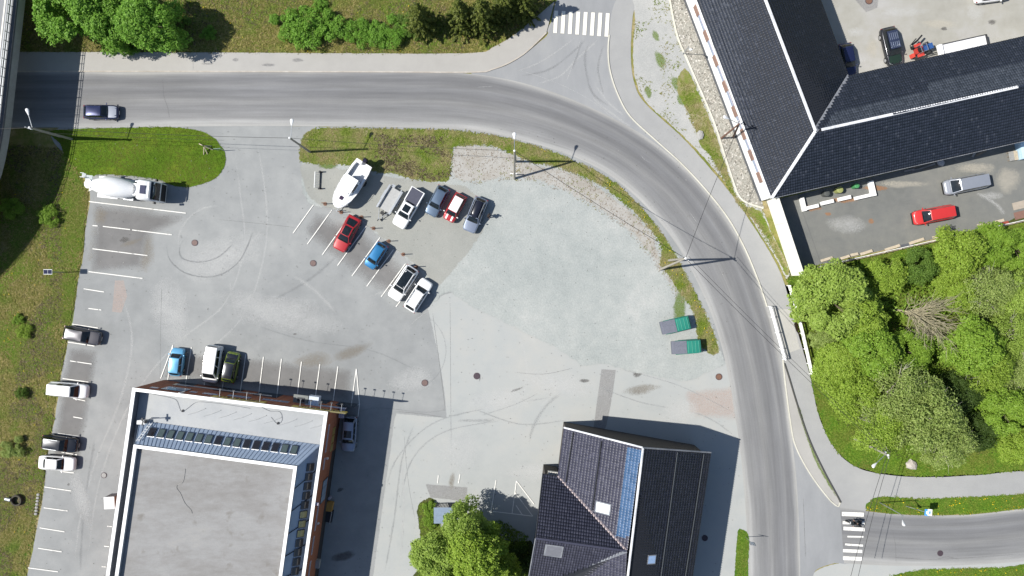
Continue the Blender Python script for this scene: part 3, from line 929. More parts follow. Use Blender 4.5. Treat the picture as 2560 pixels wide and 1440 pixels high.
for pts, w, mt in [
    ([(1080, 770), (1095, 880), (1108, 980), (1115, 1040)], .12, M_crack), ([(1125, 730), (1126, 860), (1127, 1000), (1128, 1100), (1130, 1200)], .1, M_crack), ([(985, 1028), (1050, 1034), (1113, 1044)], .1, M_crack),
    ([(870, 1040), (940, 1020), (1080, 1030), (1180, 1000)], .2, M_tyre), ([(960, 1250), (990, 1150), (1080, 1060), (1220, 1020), (1400, 990)], .35, M_tyre), ([(1000, 1260), (1030, 1150), (1110, 1080), (1260, 1050)], .35, M_tyre),
    ([(600, 800), (760, 850), (940, 880), (1100, 960)], .3, M_tyre), ([(580, 330), (600, 480), (610, 620), (560, 760), (440, 860), (330, 1000), (250, 1200), (215, 1430)], .5, M_scrape), ([(640, 340), (665, 500), (660, 640), (600, 800), (460, 920)], .5, M_scrape),
    ([(300, 720), (330, 850), (300, 1000), (240, 1150), (200, 1300), (185, 1430)], .6, M_scrape), ([(240, 1080), (220, 1200), (206, 1320), (200, 1440)], .5, M_tyre), ([(1540, 920), (1700, 965), (1850, 1040)], .25, M_tyre), ([(1480, 960), (1600, 1005), (1760, 1040), (1860, 1110)], .3, M_tyre), ([(1280, 930), (1360, 935), (1440, 918)], .1, M_crack),
    ([(400, 1000), (401, 860), (405, 700)], .08, M_crack), ([(540, 548), (660, 560), (750, 570)], .08, M_crack), ([(1180, 1020), (1300, 1060), (1420, 1050)], .3, M_tyre), ([(1000, 1130), (1010, 1250), (1000, 1420)], .5, M_scrape), ([(960, 1440), (985, 1300), (1005, 1150), (1040, 1050)], .4, M_tyre), ([(1350, 980), (1290, 1010), (1200, 1040)], .2, M_tyre),
    ([(1195, 930), (1200, 945), (1196, 958)], .3, M_crack), ([(1010, 1080), (1020, 1200), (1040, 1310)], .08, M_crack)]:
    line(pts, w, mt, worn if pts[0][0] > 900 else lot)
rt = random.Random(21)
for k in range(34):
    x, y = rt.uniform(420, 1350), rt.uniform(560, 1180)
    aa, cv, ln = rt.uniform(0, 6.3), rt.uniform(-.012, .012), rt.uniform(90, 260)
    if 330 < x < 1000 and y > 880:
        continue
    pp = []
    for q in range(8):
        pp.append((x, y))
        aa += cv * ln / 8
        x += math.cos(aa) * ln / 7
        y += math.sin(aa) * ln / 7
    if any(330 < p[0] < 1000 and p[1] > 860 or p[0] < 240 or p[1] > 1430 for p in pp):
        continue
    line(pp, rt.uniform(.2, .9), rt.choice((M_tyre, M_scrape, M_scrape)), lot)
for pts, w, mt in [([(407, 190), (410, 240), (420, 270), (424, 300)], .12, M_crack), ([(1190, 218), (1235, 216)], .15, M_scrape), ([(1600, 384), (1612, 400), (1630, 408)], .12, M_scrape), ([(1720, 525), (1745, 560)], .12, M_scrape), ([(1318, 225), (1332, 235)], .2, M_scrape), ([(1984, 1260), (1983, 1320)], .08, M_crack), ([(2008, 1240), (2010, 1300), (2014, 1400)], .1, M_crack)]:
    line(pts, w, mt, road)
for pts, w, mt in [([(2230, 1320), (2238, 1360), (2240, 1410)], .08, M_crack), ([(2200, 1388), (2260, 1395), (2340, 1398), (2450, 1392), (2560, 1384)], .1, M_crack), ([(2340, 1398), (2370, 1392), (2400, 1400)], .1, M_crack)]:
    line(pts, w, mt, east)
for pts, w, mt in [([(483, 133), (484, 178)], .07, M_crack), ([(944, 165), (942, 179)], .07, M_crack), ([(1142, 165), (1142, 179)], .07, M_crack)]:
    line(pts, w, mt, pav)
for pts, w, mt in [([(2003, 520), (2060, 680)], .15, M_crack), ([(2440, 480), (2475, 500), (2500, 520), (2510, 540)], .9, M_pale)]:
    line(pts, w, mt, yard)
# ------------------------------------------------------------------ buildings
M_tile = island('roof_tile_navy', [(0.0, (.016, .021, .033)), (.5, (.020, .026, .040)), (.95, (.025, .031, .048)), (1.0, (.045, .052, .07))], .5, spec=.4)
M_tile2 = island('roof_tile_black', [(0.0, (.035, .036, .056)), (.5, (.043, .044, .068)), (.9, (.052, .053, .080)), (1.0, (.064, .065, .092))], .42, spec=.5)
M_tilesky = island('roof_tile_sky_reflection', [(0.0, (.038, .085, .17)), (.5, (.05, .105, .205)), (1.0, (.07, .13, .24))], .4, spec=.5)  # blue base colour stands for sky reflected in glossier tiles
M_roofbase = plain('roof_underlay', (.010, .012, .018), .8)
M_ridgew = ground('weathered_ridge', [(0.0, (.30, .31, .33)), (.45, (.62, .63, .65)), (1.0, (.80, .80, .80))], .5, 3.0, 9, .25, bmp=.4)
M_ridgeg = ground('grey_valley', [(0.0, (.11, .12, .14)), (.5, (.19, .20, .22)), (1.0, (.28, .29, .31))], .5, 2.0, 9, .2, bmp=.2)
M_white = plain('white_paint', (.80, .795, .775), .6, var=.04)
M_cream = plain('cream_panel', (.74, .72, .64), .65, var=.04)
M_plinth = plain('dark_plinth', (.09, .095, .105), .85)
M_brown = plain('brown_shutter', (.24, .15, .12), .7, var=.15)
M_glass = plain('window_glass', (.02, .026, .032), .06, var=.3, spec=.7)
M_paleglass = plain('pale_window_glass', (.26, .32, .42), .12, var=.15, spec=.7)
M_sill = plain('lilac_window_band', (.36, .33, .40), .5, var=.08)
M_zinc = plain('zinc_sheet', (.25, .31, .40), .5, .15, var=.10, scale=1.2)
M_coping = plain('white_coping', (.82, .82, .81), .5, var=.03)
M_felt = ground('roof_felt', [(0.0, (.185, .176, .165)), (.4, (.235, .229, .222)), (.65, (.268, .266, .262)), (1.0, (.31, .298, .28))], .15, 1.2, 8, .14, bmp=.2, stretch=(.6, 1.6, 1), spots=(.5, .62, (.15, .135, .115), .55))
M_memb = ground('roof_membrane', [(0.0, (.31, .322, .328)), (.5, (.365, .376, .382)), (1.0, (.425, .43, .42))], .12, .7, 7, .07, bmp=.1, spots=(.5, .7, (.30, .31, .27), .4))
M_steel = plain('galvanised_steel', (.42, .44, .46), .4, .7, var=.12)
M_darksteel = plain('dark_steel', (.035, .037, .042), .5, .4)
M_wood = plain('weathered_timber', (.20, .165, .125), .85, var=.25, scale=4)
M_woodpale = plain('pale_timber', (.46, .39, .29), .85, var=.2, scale=4)
M_conc = ground('cast_concrete', [(0.0, (.24, .235, .22)), (.5, (.31, .305, .29)), (1.0, (.37, .365, .35))], .4, 2.0, 8, .15, bmp=.2)
M_black = plain('black_plastic', (.012, .012, .013), .55)
M_yellow = plain('yellow_sign', (.50, .36, .045), .6, var=.06)
M_olive = plain('dark_sign_edge', (.14, .12, .04), .6)


def brick_mat():
    m, nt, b = newmat('red_brick')
    t = nt.nodes.new('ShaderNodeTexBrick')
    nt.links.new(pos(nt, (1, 1, 1)), t.inputs[0])
    t.inputs['Scale'].default_value = 1.0
    t.inputs['Brick Width'].default_value = .25
    t.inputs['Row Height'].default_value = .075
    t.inputs['Mortar Size'].default_value = .006
    t.inputs['Color1'].default_value = (.34, .105, .045, 1)
    t.inputs['Color2'].default_value = (.26, .078, .036, 1)
    t.inputs['Mortar'].default_value = (.27, .13, .085, 1)
    n = nz(nt, pos(nt), 1.2, 5, .7)
    c = mixc(nt, mth(nt, 'MULTIPLY', n, .35), t.outputs[0], (.12, .045, .028))
    nt.links.new(c, b.inputs['Base Color'])
    b.inputs['Roughness'].default_value = .9
    return m


M_brick = brick_mat()


def tile_plane(name, poly, e0, e1, mat, parent, tw=.30, tl=.36, skip=None, only=None, lift=.03, lip=.028, roll=.065, **props):
    """interlocking tiles laid on a sloping polygon; e0->e1 is the eave direction"""
    poly = [Vector(p) for p in poly]
    nrm = (poly[1] - poly[0]).cross(poly[2] - poly[0])
    if nrm.z < 0:
        nrm = -nrm
    nrm.normalize()
    u = (Vector(e1) - Vector(e0))
    u = (u - nrm * u.dot(nrm)).normalized()
    v = nrm.cross(u)
    if v.z < 0:
        v = -v
    o = Vector(e0)
    p2 = [((p - o).dot(u), (p - o).dot(v)) for p in poly]
    us = np.arange(min(p[0] for p in p2), max(p[0] for p in p2), tw)
    vs = np.arange(min(p[1] for p in p2), max(p[1] for p in p2), tl)
    U, V = np.meshgrid(us, vs)
    U, V = U.ravel(), V.ravel()
    k = inside(U + tw / 2, V + tl / 2, p2)
    for q in (skip or []):
        q2 = [((Vector(p) - o).dot(u), (Vector(p) - o).dot(v)) for p in q]
        k &= ~inside(U + tw / 2, V + tl / 2, q2)
    if only:
        q2 = [((Vector(p) - o).dot(u), (Vector(p) - o).dot(v)) for p in only]
        kk = inside(U + tw / 2, V + tl / 2, q2)
        k &= kk
    U, V = U[k], V[k]
    n = len(U)
    if not n:
        return None
    tx = np.array([.02, .62, .80, .98]) * tw
    th = np.array([0, 0, roll, .0])
    T = []
    for (yy, hh) in ((0.0, lip), (tl * 1.02, 0.0)):
        for x, h in zip(tx, th):
            T.append((x, yy, h + hh))
    for x, h in zip(tx, th):
        T.append((x, 0.0, -.02))
    T = np.array(T)
    jit = RNG.normal(0, .004, n)
    un, vn, nn, on = (np.array(q) for q in (u, v, nrm, o))
    base = on + U[:, None] * un + V[:, None] * vn + (lift + jit)[:, None] * nn
    loc = T[:, 0:1] * un + T[:, 1:2] * vn + T[:, 2:3] * nn
    verts = (base[:, None, :] + loc[None, :, :]).reshape(-1, 3)
    F = np.array([(0, 1, 5, 4), (1, 2, 6, 5), (2, 3, 7, 6), (8, 9, 1, 0), (9, 10, 2, 1), (10, 11, 3, 2)])
    faces = (F[None] + (np.arange(n) * 12)[:, None, None]).reshape(-1, 4)
    return np_mesh(name, verts, faces, mat, parent, kind='stuff', **props)


def plane_obj(name, pts, mat, parent, lift=0.0):
    return MB().add([(p[0], p[1], p[2] + lift) for p in pts], [tuple(range(len(pts)))]).build(name, mat, parent)


def bar(name, a, b, w, h, mat, parent, lift=.05, **props):
    a, b = Vector(a), Vector(b)
    d = (b - a).normalized()
    s = d.cross(Vector((0, 0, 1))).normalized() * w / 2
    up = s.cross(d).normalized()
    if up.z < 0:
        up = -up
    r = []
    for p in (a, b):
        q = p + up * lift
        r.append([q - s - up * h, q - s * .9, q + up * h * .5, q + s * .9, q + s - up * h])
    return MB().loft(r).build(name, mat, parent, **props)


# ---------- long black roofed building with white front (upper right)
E, RZ = 4.2, 7.0
sh = thing('long_building', 'long L-shaped building with navy tiled roofs and a white front wall', 'building')
oc, rc, vc = P(1929, 495, E), P(2038, 328, RZ), P(2122, 191, E)
o_n, r_n, v_n = P(1668, -196, E), P(1838, -196, RZ), P(1979, -196, E)
o_e, r_e, v_e = P(2770, 304, E), P(2770, 168, RZ), P(2770, 43, E)
tile_plane('roof_tiles', [oc, rc, r_n, o_n], o_n, oc, M_tile, sh)
tile_plane('roof_tiles', [vc, v_n, r_n, rc], vc, v_n, M_tile, sh)
tile_plane('roof_tiles', [oc, o_e, r_e, rc], oc, o_e, M_tile, sh)
fadedq = [P(x, y, z) for x, y, z in ((2060, 322, 6.9), (2800, 160, 6.9), (2800, 100, 5.8), (2322, 208, 5.9), (2316, 232, 6.0), (2086, 284, 6.0))]
tile_plane('roof_tiles', [vc, rc, r_e, v_e], v_e, vc, M_tile, sh, skip=[fadedq])
tile_plane('faded_roof_tiles', [vc, rc, r_e, v_e], v_e, vc, island('roof_tile_faded', [(0.0, (.035, .043, .058)), (.5, (.045, .054, .072)), (1.0, (.065, .076, .097))], .5, spec=.4), sh, only=fadedq, label='paler weathered tiles below the ridge')
for q in ([oc, rc, r_n, o_n], [vc, v_n, r_n, rc], [oc, o_e, r_e, rc], [vc, rc, r_e, v_e]):
    plane_obj('roof', q, M_roofbase, sh)
bar('ridge_cap', rc, r_n, .36, .05, M_ridgew, sh, .15)
bar('ridge_cap', rc + (r_e - rc) * .02, rc + (r_e - rc) * .69, .34, .05, M_ridgew, sh, .15)
bar('ridge_cap', rc + (r_e - rc) * .692, r_e, .30, .05, M_tile, sh, .15)
bar('hip_cap', oc, rc, .38, .05, M_ridgew, sh, .14)
bar('valley_gutter', vc, rc, .6, .03, M_ridgeg, sh, .14)
ww = MB()
ins = lambda p, k: Vector((p.x, p.y, 0)) * k
wall_pts = [Vector((q.x, q.y, 0)) for q in (oc, o_e, v_e, vc, v_n, o_n)]
cen = Vector((rc.x, rc.y, 0))
wp = []
for i, q in enumerate(wall_pts):
    a, c = wall_pts[i - 1], wall_pts[(i + 1) % 6]
    d0, d1 = (q - a).normalized(), (c - q).normalized()
    n0, n1 = Vector((-d0.y, d0.x, 0)), Vector((-d1.y, d1.x, 0))
    w_ = .10
    bis = (n0 + n1) / max(.3, 1 + n0.dot(n1))
    wp.append(q + bis * w_)
if area2([(p.x, p.y) for p in wall_pts]) < 0:
    wp = [2 * q - p for q, p in zip(wall_pts, wp)]
ww.prism([(p.x, p.y) for p in wp], 0, E - .02)
ww.build('wall', M_white, sh)
# facade furniture along the white front: plinth, shutters, window strips
fd = (wp[0] - wp[5])
fl = fd.length
fd.normalize()
fn = Vector((fd.y, -fd.x, 0))
if fn.x > 0:
    fn = -fn


def on_front(px, py, z):
    w = P(px, py, z)
    t = (w - wp[5]).dot(fd)
    return t


MB().box(wp[5] + fd * (fl / 2) + fn * .03 + Vector((0, 0, .3)), (fl, .05, .6), math.atan2(fd.y, fd.x)).build('plinth', M_plinth, sh)
ang = math.atan2(fd.y, fd.x)
ts = [on_front(x, y, 3.0) for x, y in ((1740, 26), (1764, 89), (1787, 152), (1811, 216), (1834, 279), (1856, 336), (1876, 388), (1897, 444))]
for i, t in enumerate(ts):
    MB().box(wp[5] + fd * t + fn * .06 + Vector((0, 0, 2.75)), (1.35, .10, .95), ang).build('shutter', M_brown, sh)
    if i < 7:
        tm = (t + ts[i + 1]) / 2
        ln = abs(ts[i + 1] - t) - 1.35
        f = MB().box(wp[5] + fd * tm + fn * .045 + Vector((0, 0, 2.85)), (ln, .06, .62), ang).build('window', M_sill, sh)
        for s in (-1, 1):
            MB().box(wp[5] + fd * (tm + s * ln * .25) + fn * .085 + Vector((0, 0, 2.85)), (ln * .46, .02, .5), ang).build('pane', M_paleglass, f)
MB().tube([o_n + fn * .06 + Vector((0, 0, -.04)), oc + fn * .06 + Vector((0, 0, -.04))], .06, 6).build('gutter', M_white, sh)
MB().tube([oc + Vector((0, -.06, -.05)), o_e + Vector((0, -.06, -.05))], .06, 6).build('gutter', M_ridgeg, sh)
# white yard wall running on from its corner
yw = thing('yard_wall', 'cream panelled yard wall continuing the white building front', 'wall')
a, b = P(1915, 500, 0), P(1978, 690, 0)
d = (b - a)
L = d.length
d.normalize()
for i in range(3):
    MB().box(a + d * (L * (i + .5) / 3) + Vector((.12, .04, 1.75)), (L / 3 - .02, .16, 3.5), math.atan2(d.y, d.x)).build('wall_panel', M_cream, yw)
    MB().box(a + d * (L * (i + .5) / 3) + Vector((.12, .04, 3.53)), (L / 3 - .025, .26, .06), math.atan2(d.y, d.x)).build('coping', M_cream, yw)

# ---------- black tiled house (bottom, right of centre)
E2, R2 = 6.0, 10.3
bh = thing('tiled_house', 'tall black tiled house with tile strip coloured as reflected sky beside its ridge', 'building')
nw, nr, ne = P(1410, 1070, E2), P(1607, 1120, R2), P(1777, 1132, E2)
se = P(1712, 1570, E2)
vw, apex = P(1395, 1190, E2), P(1567, 1377, R2)
sr = P(1555, 1560, R2)
wr = P(1339, 1345, R2 - .05)
wn_ = P(1357, 1184, E2)
ws = P(1312, 1500, E2 + .2)
sw = P(1392, 1440, R2 - (R2 - E2) * .92)
sky1 = [P(x, y, 8.2) for x, y in ((1489, 1256), (1527, 1263), (1523, 1286), (1486, 1278))]
west = [nw, nr, apex, vw]


def on_plane(pl, px, py):
    """point of the plane through three roof corners that shows at a pixel"""
    c = Vector((0, 0, H))
    r = P(px, py, 0) - c
    n = (pl[1] - pl[0]).cross(pl[2] - pl[0])
    t = n.dot(pl[0] - c) / n.dot(r)
    return c + r * t


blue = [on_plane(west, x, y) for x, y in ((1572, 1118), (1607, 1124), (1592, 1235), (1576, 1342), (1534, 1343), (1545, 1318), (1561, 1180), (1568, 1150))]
tile_plane('roof_tiles', west, nw, vw, M_tile2, bh, tw=.30, tl=.38, lip=.012, roll=.10, skip=[blue])
tile_plane('sky_reflection_roof_tiles', west, nw, vw, M_tilesky, bh, tw=.30, tl=.38, lip=.012, roll=.10, only=blue, label='strip of tiles along the ridge coloured as reflected blue sky')
east_s = [nr, ne, se, sr]
tile_plane('roof_tiles', east_s, ne, se, M_tile2, bh, tw=.30, tl=.38, lip=.012, roll=.10)
wing_n = [vw, apex, wr, wn_]
tile_plane('roof_tiles', wing_n, wn_, vw, M_tile2, bh, tw=.30, tl=.38, lip=.012, roll=.10)
wing_s = [apex, wr, ws, P(1342, 1458, E2 + .7)]
tile_plane('roof_tiles', [apex, wr, ws, P(1330, 1462, 6.6)], ws, ws + (apex - wr), M_tile2, bh, tw=.30, tl=.38, lip=.012, roll=.10)
low_w = [apex, sr, P(1330, 1560, 6.0), P(1330, 1462, 6.6)]
tile_plane('roof_tiles', low_w, P(1330, 1560, 6.0), P(1330, 1462, 6.6), M_tile2, bh, tw=.30, tl=.38, lip=.012, roll=.10, lift=.05)
for q in (west, east_s, wing_n, [apex, wr, ws], low_w):
    plane_obj('roof', q, M_roofbase, bh, -.02)
bar('ridge_cap', nr, sr, .26, .06, M_ridgew, bh, .15)
bar('valley_gutter', vw, apex, .30, .03, plain('copper_valley', (.20, .165, .17), .5, .3), bh, .13)
bar('valley_gutter', apex, P(1330, 1462, 6.6), .36, .03, M_ridgeg, bh, .16)
bar('ridge_cap', wr, apex, .24, .05, M_tile2, bh, .14)
bar('verge_board', nw + Vector((.0, .06, 0)), nr + Vector((0, .06, 0)), .20, .08, M_ridgew, bh, .10)
bar('verge_board', nr + Vector((0, .05, 0)), ne + Vector((0, .05, 0)), .18, .08, M_ridgeg, bh, .09)
bar('verge_board', wn_, wr, .14, .08, M_darksteel, bh, .08)
bar('verge_board', wr, ws, .14, .08, M_ridgeg, bh, .08)
hw = MB()
hw.prism([(p.x, p.y) for p in (P(1418, 1078, E2), P(1768, 1140, E2), P(1704, 1570, E2), P(1402, 1570, E2), P(1404, 1192, E2))], 0, E2 - .1)
hw.build('wall', plain('timber_wall_painted_shade', (.05, .042, .035), .85), bh)  # dark colour of house walls and gable holds the shade under the verge
MB().prism([(p.x, p.y) for p in (P(1364, 1192, E2), P(1400, 1198, E2), P(1400, 1500, E2), P(1322, 1500, E2), P(1347, 1345, E2))], 0, E2 - .1).build('wing_wall', plain('timber_wing_painted_shade', (.05, .042, .035), .85), bh)
gm = MB()
g0, g1, g2 = nw + Vector((.3, -.3, -.12)), nr + Vector((0, -.3, -.2)), ne + Vector((-.3, -.3, -.12))
gm.add([g0, g1, g2, Vector((g0.x, g0.y, E2 - .1)), Vector((g2.x, g2.y, E2 - .1))], [(0, 1, 2), (0, 2, 4, 3)])
gm.build('gable', plain('timber_gable_painted_shade', (.05, .042, .035), .85), bh)  # gable darkened in its colour for the verge shade


def skylight(pl, cx, cy, w, l, mat, parent, u=None, frame=M_ridgeg, name='skylight'):
    c = on_plane(pl, cx, cy)
    n = (pl[1] - pl[0]).cross(pl[2] - pl[0])
    if n.z < 0:
        n = -n
    n.normalize()
    uu = u - n * u.dot(n)
    uu.normalize()
    vv = n.cross(uu)
    def blk(w, l, h0, h1):
        q = []
        for h in (h0, h1):
            for a, b in ((-1, -1), (1, -1), (1, 1), (-1, 1)):
                q.append(c + uu * (a * w / 2) + vv * (b * l / 2) + n * h)
        return q
    F = [(0, 3, 2, 1), (4, 5, 6, 7), (0, 1, 5, 4), (1, 2, 6, 5), (2, 3, 7, 6), (3, 0, 4, 7)]
    f = MB().add(blk(w, l, 0, .13), F).build(name, frame, parent)
    MB().add(blk(w * .80, l * .84, .10, .145), F).build('pane', mat, f)
    return f


ridge_d = (sr - nr)
skylight(west, 1508, 1270, 1.35, 1.9, plain('white_blind_glass', (.62, .68, .70), .15), bh, u=ridge_d)
skylight(east_s, 1628, 1398, 1.1, 1.15, plain('sky_blue_glass', (.30, .42, .62), .15), bh, u=ridge_d)
hatch = skylight([apex, wr, ws], 1384, 1376, 2.1, 1.7, plain('grey_hatch_sheet', (.20, .20, .22), .45, .3), bh, u=(apex - wr), frame=M_ridgeg, name='roof_hatch')


def rail_on(pl, pts, parent, name='snow_guard', r=.045, mat=M_darksteel, lift=.16):
    q = [on_plane(pl, x, y) + Vector((0, 0, lift)) for x, y in pts]
    return MB().tube(q, r, 6).build(name, mat, parent)


rail_on(west, [(1433, 1080), (1414, 1205)], bh, r=.07)
rail_on(west, [(1503, 1102), (1480, 1275)], bh, r=.07)
M_grail = plain('grey_snow_rail', (.10, .11, .12), .5, .4)
rail_on(east_s, [(1693, 1130), (1672, 1290), (1648, 1470)], bh, mat=M_grail)
rail_on(east_s, [(1759, 1135), (1736, 1290), (1708, 1470)], bh, mat=M_grail)
pl_ = MB().box(P(1382, 1182, 5.2), (1.15, .35, .5), -.12)
ps = pl_.build('wall_sign', plain('pale_sign_board', (.52, .50, .45), .6), bh)
lt = MB()
for i, w in enumerate((.10, .07, .09, .03, .06, .10, .08, .09, .03)):
    lt.box(P(1382, 1182, 5.2) + Vector((-.36 + .09 * i, .03 - .011 * i, .253)), (w * .7, .16, .012), -.12)
lt.build('lettering', plain('faded_letters', (.28, .27, .25), .7), ps)

# ---------- brick workshop with flat roofs (lower left)
T1, FL, U1, UF = 7.2, 6.1, 8.2, 7.8
bk = thing('brick_workshop', 'red brick workshop with flat roofs, white copings and zinc skylight slopes', 'building')
TL, TR = P(333, 970, T1), P(819, 1030, T1)
BR, BL = P(745, 1560, T1), P(250, 1560, T1)
LM = P(318, 1080, T1)
outer = [TL, TR, BR, BL]


def inset(poly, d):
    n = len(poly)
    s = 1 if area2([(p.x, p.y) for p in poly]) > 0 else -1
    out = []
    for i in range(n):
        a, b, c = (Vector((poly[k % n].x, poly[k % n].y, 0)) for k in (i - 1, i, i + 1))
        d0, d1 = (b - a).normalized(), (c - b).normalized()
        n0, n1 = Vector((-d0.y, d0.x, 0)) * s, Vector((-d1.y, d1.x, 0)) * s
        out.append(b + (n0 + n1) / (1 + n0.dot(n1)) * d)
    return out


def coping(name, poly, width, z, mat, parent, h=.10, over=.05):
    o1, i1 = inset(poly, -over), inset(poly, width)
    n = len(poly)
    for k in range(n):
        q = [o1[k], o1[(k + 1) % n], i1[(k + 1) % n], i1[k]]
        MB().prism([(p.x, p.y) for p in q], z - .02, z + h).build(name, mat, parent)


ow, iw = inset(outer, 0), inset(outer, .32)
wl = MB()
n = 4
for k in range(4):
    q = [ow[k], ow[(k + 1) % 4], iw[(k + 1) % 4], iw[k]]
    wl.prism([(p.x, p.y) for p in q], 0, T1 - .02)
wl.build('wall', M_brick, bk)
coping('coping', outer, .34, T1, M_coping, bk)
li, lj = inset(outer, .322), inset(outer, .338)
lm = MB()
for k in range(4):
    q = [li[k], li[(k + 1) % 4], lj[(k + 1) % 4], lj[k]]
    lm.prism([(p.x, p.y) for p in q], FL + .01, T1 - .03)
lm.build('parapet_lining', plain('parapet_lining', (.10, .11, .13), .7), bk)
i_ = inset(outer, .33)
# lower roof slab (front strip) and the zinc slopes rising to the upper roof
plane_obj('lower_roof', [Vector((p.x, p.y, FL)) for p in i_], M_memb, bk)
UTL, UTR = P(336, 1112, U1), P(742, 1166, U1)
UBR, UBL = P(688, 1560, U1), P(272, 1560, U1)
upper = [UTL, UTR, UBR, UBL]
uo, ui = inset(upper, 0), inset(upper, .30)
um = MB()
for k in range(4):
    q = [uo[k], uo[(k + 1) % 4], ui[(k + 1) % 4], ui[k]]
    um.prism([(p.x, p.y) for p in q], FL + .01, U1 - .02)
um.build('upper_wall', plain('grey_upstand', (.30, .31, .33), .7), bk)
coping('upper_coping', upper, .33, U1, M_coping, bk, .09)
plane_obj('upper_roof', [Vector((p.x, p.y, UF)) for p in inset(upper, .28)], M_felt, bk)
# zinc standing seam slopes built sheet by sheet
FZ0, FZ1 = P(349, 1051, FL + .05), P(800, 1112, FL + .05)
FT0, FT1 = uo[0] + Vector((0, .05, U1 - .12)), uo[1] + Vector((0, .05, U1 - .12))
FT0 = Vector((uo[0].x, uo[0].y + .06, U1 - .14))
FT1 = Vector((uo[1].x + .06, uo[1].y + .06, U1 - .14))
nP = 42


def seam_panels(a0, a1, b0, b1, n, name='zinc_panel', ang=0.0):
    for i in range(n):
        t0, t1 = i / n, (i + 1) / n
        g = .012
        q = [a0.lerp(a1, t0 + g / n * 3), a0.lerp(a1, t1 - g / n * 3), b0.lerp(b1, t1 - g / n * 3), b0.lerp(b1, t0 + g / n * 3)]
        nn = (q[1] - q[0]).cross(q[2] - q[0])
        if nn.z < 0:
            nn = -nn
        nn.normalize()
        m = MB()
        m.add(q, [(0, 1, 2, 3)])
        e = (q[1] - q[0]).normalized()
        s0, s1 = q[0], q[3]
        m.add([s0, s0 + e * .035, s1 + e * .035, s1, s0 + nn * .05, s0 + e * .035 + nn * .05, s1 + e * .035 + nn * .05, s1 + nn * .05], [(4, 5, 6, 7), (0, 4, 7, 3), (1, 2, 6, 5), (0, 1, 5, 4)])
        m.build(name, M_zinc, bk)


plane_obj('slope_deck', [FZ0, FZ1, FT1, FT0], M_roofbase, bk, -.06)
seam_panels(FZ0, FZ1, FT0, FT1, nP)
RZ0 = Vector((FZ1.x, FZ1.y, FL + .05))
RZ1 = P(757 - 8 - 17, 1560, FL + .05)
ri = inset(outer, .36)
RZ0 = Vector((ri[1].x - .02, FZ1.y, FL + .05))
RZ0 = Vector((FZ1.x + .05, FZ1.y, FL + .05))
RZ1 = Vector((ri[2].x, ri[2].y, FL + .05))
RT0, RT1 = Vector((uo[1].x + .06, uo[1].y, U1 - .14)), Vector((uo[2].x + .06, uo[2].y, U1 - .14))
plane_obj('slope_deck', [RZ0, RZ1, RT1, RT0], M_roofbase, bk, -.06)
seam_panels(RZ1, RZ0, RT1, RT0, 7)
bar('hip_cap', FZ1, FT1, .18, .04, M_zinc, bk, .06)
frontp, rightp = [FZ0, FZ1, FT1], [RZ0, RZ1, RT1]
M_darkpane = plain('dark_skylight_glass', (.018, .016, .018), .1, spec=.6)
M_greenpane = plain('green_grey_skylight_glass', (.075, .10, .095), .15, spec=.6)
M_ochrepane = plain('ochre_skylight_glass', (.20, .195, .09), .2, spec=.5)  # ochre glass colour for some east-slope panes
M_kframe = plain('skylight_frame', (.030, .036, .045), .5)
for i in range(16):
    t = i / 15
    mt = M_darkpane if i in (0, 7, 10, 11, 12, 13) else M_greenpane
    skylight(frontp, 380 + 356 * t, 1081 + 44 * t, .78, 1.12, mt, bk, u=(FZ1 - FZ0), frame=M_kframe)
    fr = on_plane(frontp, 377 + 356 * t, 1091 + 44 * t)
    MB().box(fr + Vector((0, 0, .05)), (.86, .14, .05), math.atan2((FZ1 - FZ0).y, (FZ1 - FZ0).x), rx=0).build('skylight_apron', M_coping, bk)
for i in range(12):
    t = i / 11
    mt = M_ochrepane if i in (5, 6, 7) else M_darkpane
    skylight(rightp, 775 - 38 * t, 1167.5 + 260 * t, .92, .95, mt, bk, u=(RZ1 - RZ0), frame=M_kframe)
# membrane folds on the lower roof, cable loops, drain rings, antenna mast
mf = MB()
for i in range(9):
    x = 470 + i * 38
    mf.tube([P(x, 1036 + i * 4.4, FL + .02), P(x + 22, 1030 + i * 4.4, FL + .03), P(x + 44, 1021 + i * 4.4, FL + .02)], .05, 5)
mf.build('membrane_fold', M_memb, bk)
for pts in ([(372, 983), (395, 988), (420, 993), (440, 1000), (448, 1018), (454, 1030), (470, 1020), (490, 1006), (520, 1006), (570, 1012), (625, 1021)], [(654, 1018), (675, 1028), (700, 1030), (705, 1050), (696, 1060), (688, 1056), (678, 1043)]):
    MB().tube([P(x, y, FL + .05) for x, y in resample(pts, 6, closed=False)], .018, 5).build('roof_cable', M_ridgeg, bk)
MB().tube([P(x, y, UF + .04) for x, y in resample([(463, 1172), (460, 1195), (455, 1208), (443, 1212), (442, 1222), (450, 1232), (462, 1258), (478, 1276), (480, 1284)], 5, closed=False)], .02, 5).build('roof_cable', M_conc, bk)
for x, y in ((457, 1027), (695, 1058)):
    MB().lathe([(0, .16), (.08, .16), (.09, .07), (0.0, .06)], Matrix.Translation(P(x, y, FL + .01)) @ Matrix.Rotation(-PI / 2, 4, 'Y'), 12).build('roof_drain', M_darksteel, bk)
ua = thing('roof_antenna', 'white box and antenna mast on the brick workshop roof corner', 'antenna', P(360, 1048, FL))
MB().box((0.0, -.25, .45), (1.0, .45, .5)).build('cabinet', M_white, ua)
MB().tube([(.9, .1, 0), (.9, .1, 2.2)], .05, 8).build('mast', M_steel, ua)
MB().box((.9, .1, 2.1), (.12, .9, .12)).box((.45, .15, 1.0), (.9, .07, .07)).build('antenna_panel', M_darksteel, ua)
MB().box((1.15, .05, 1.9), (.16, .32, .55)).build('receiver', M_darksteel, ua)
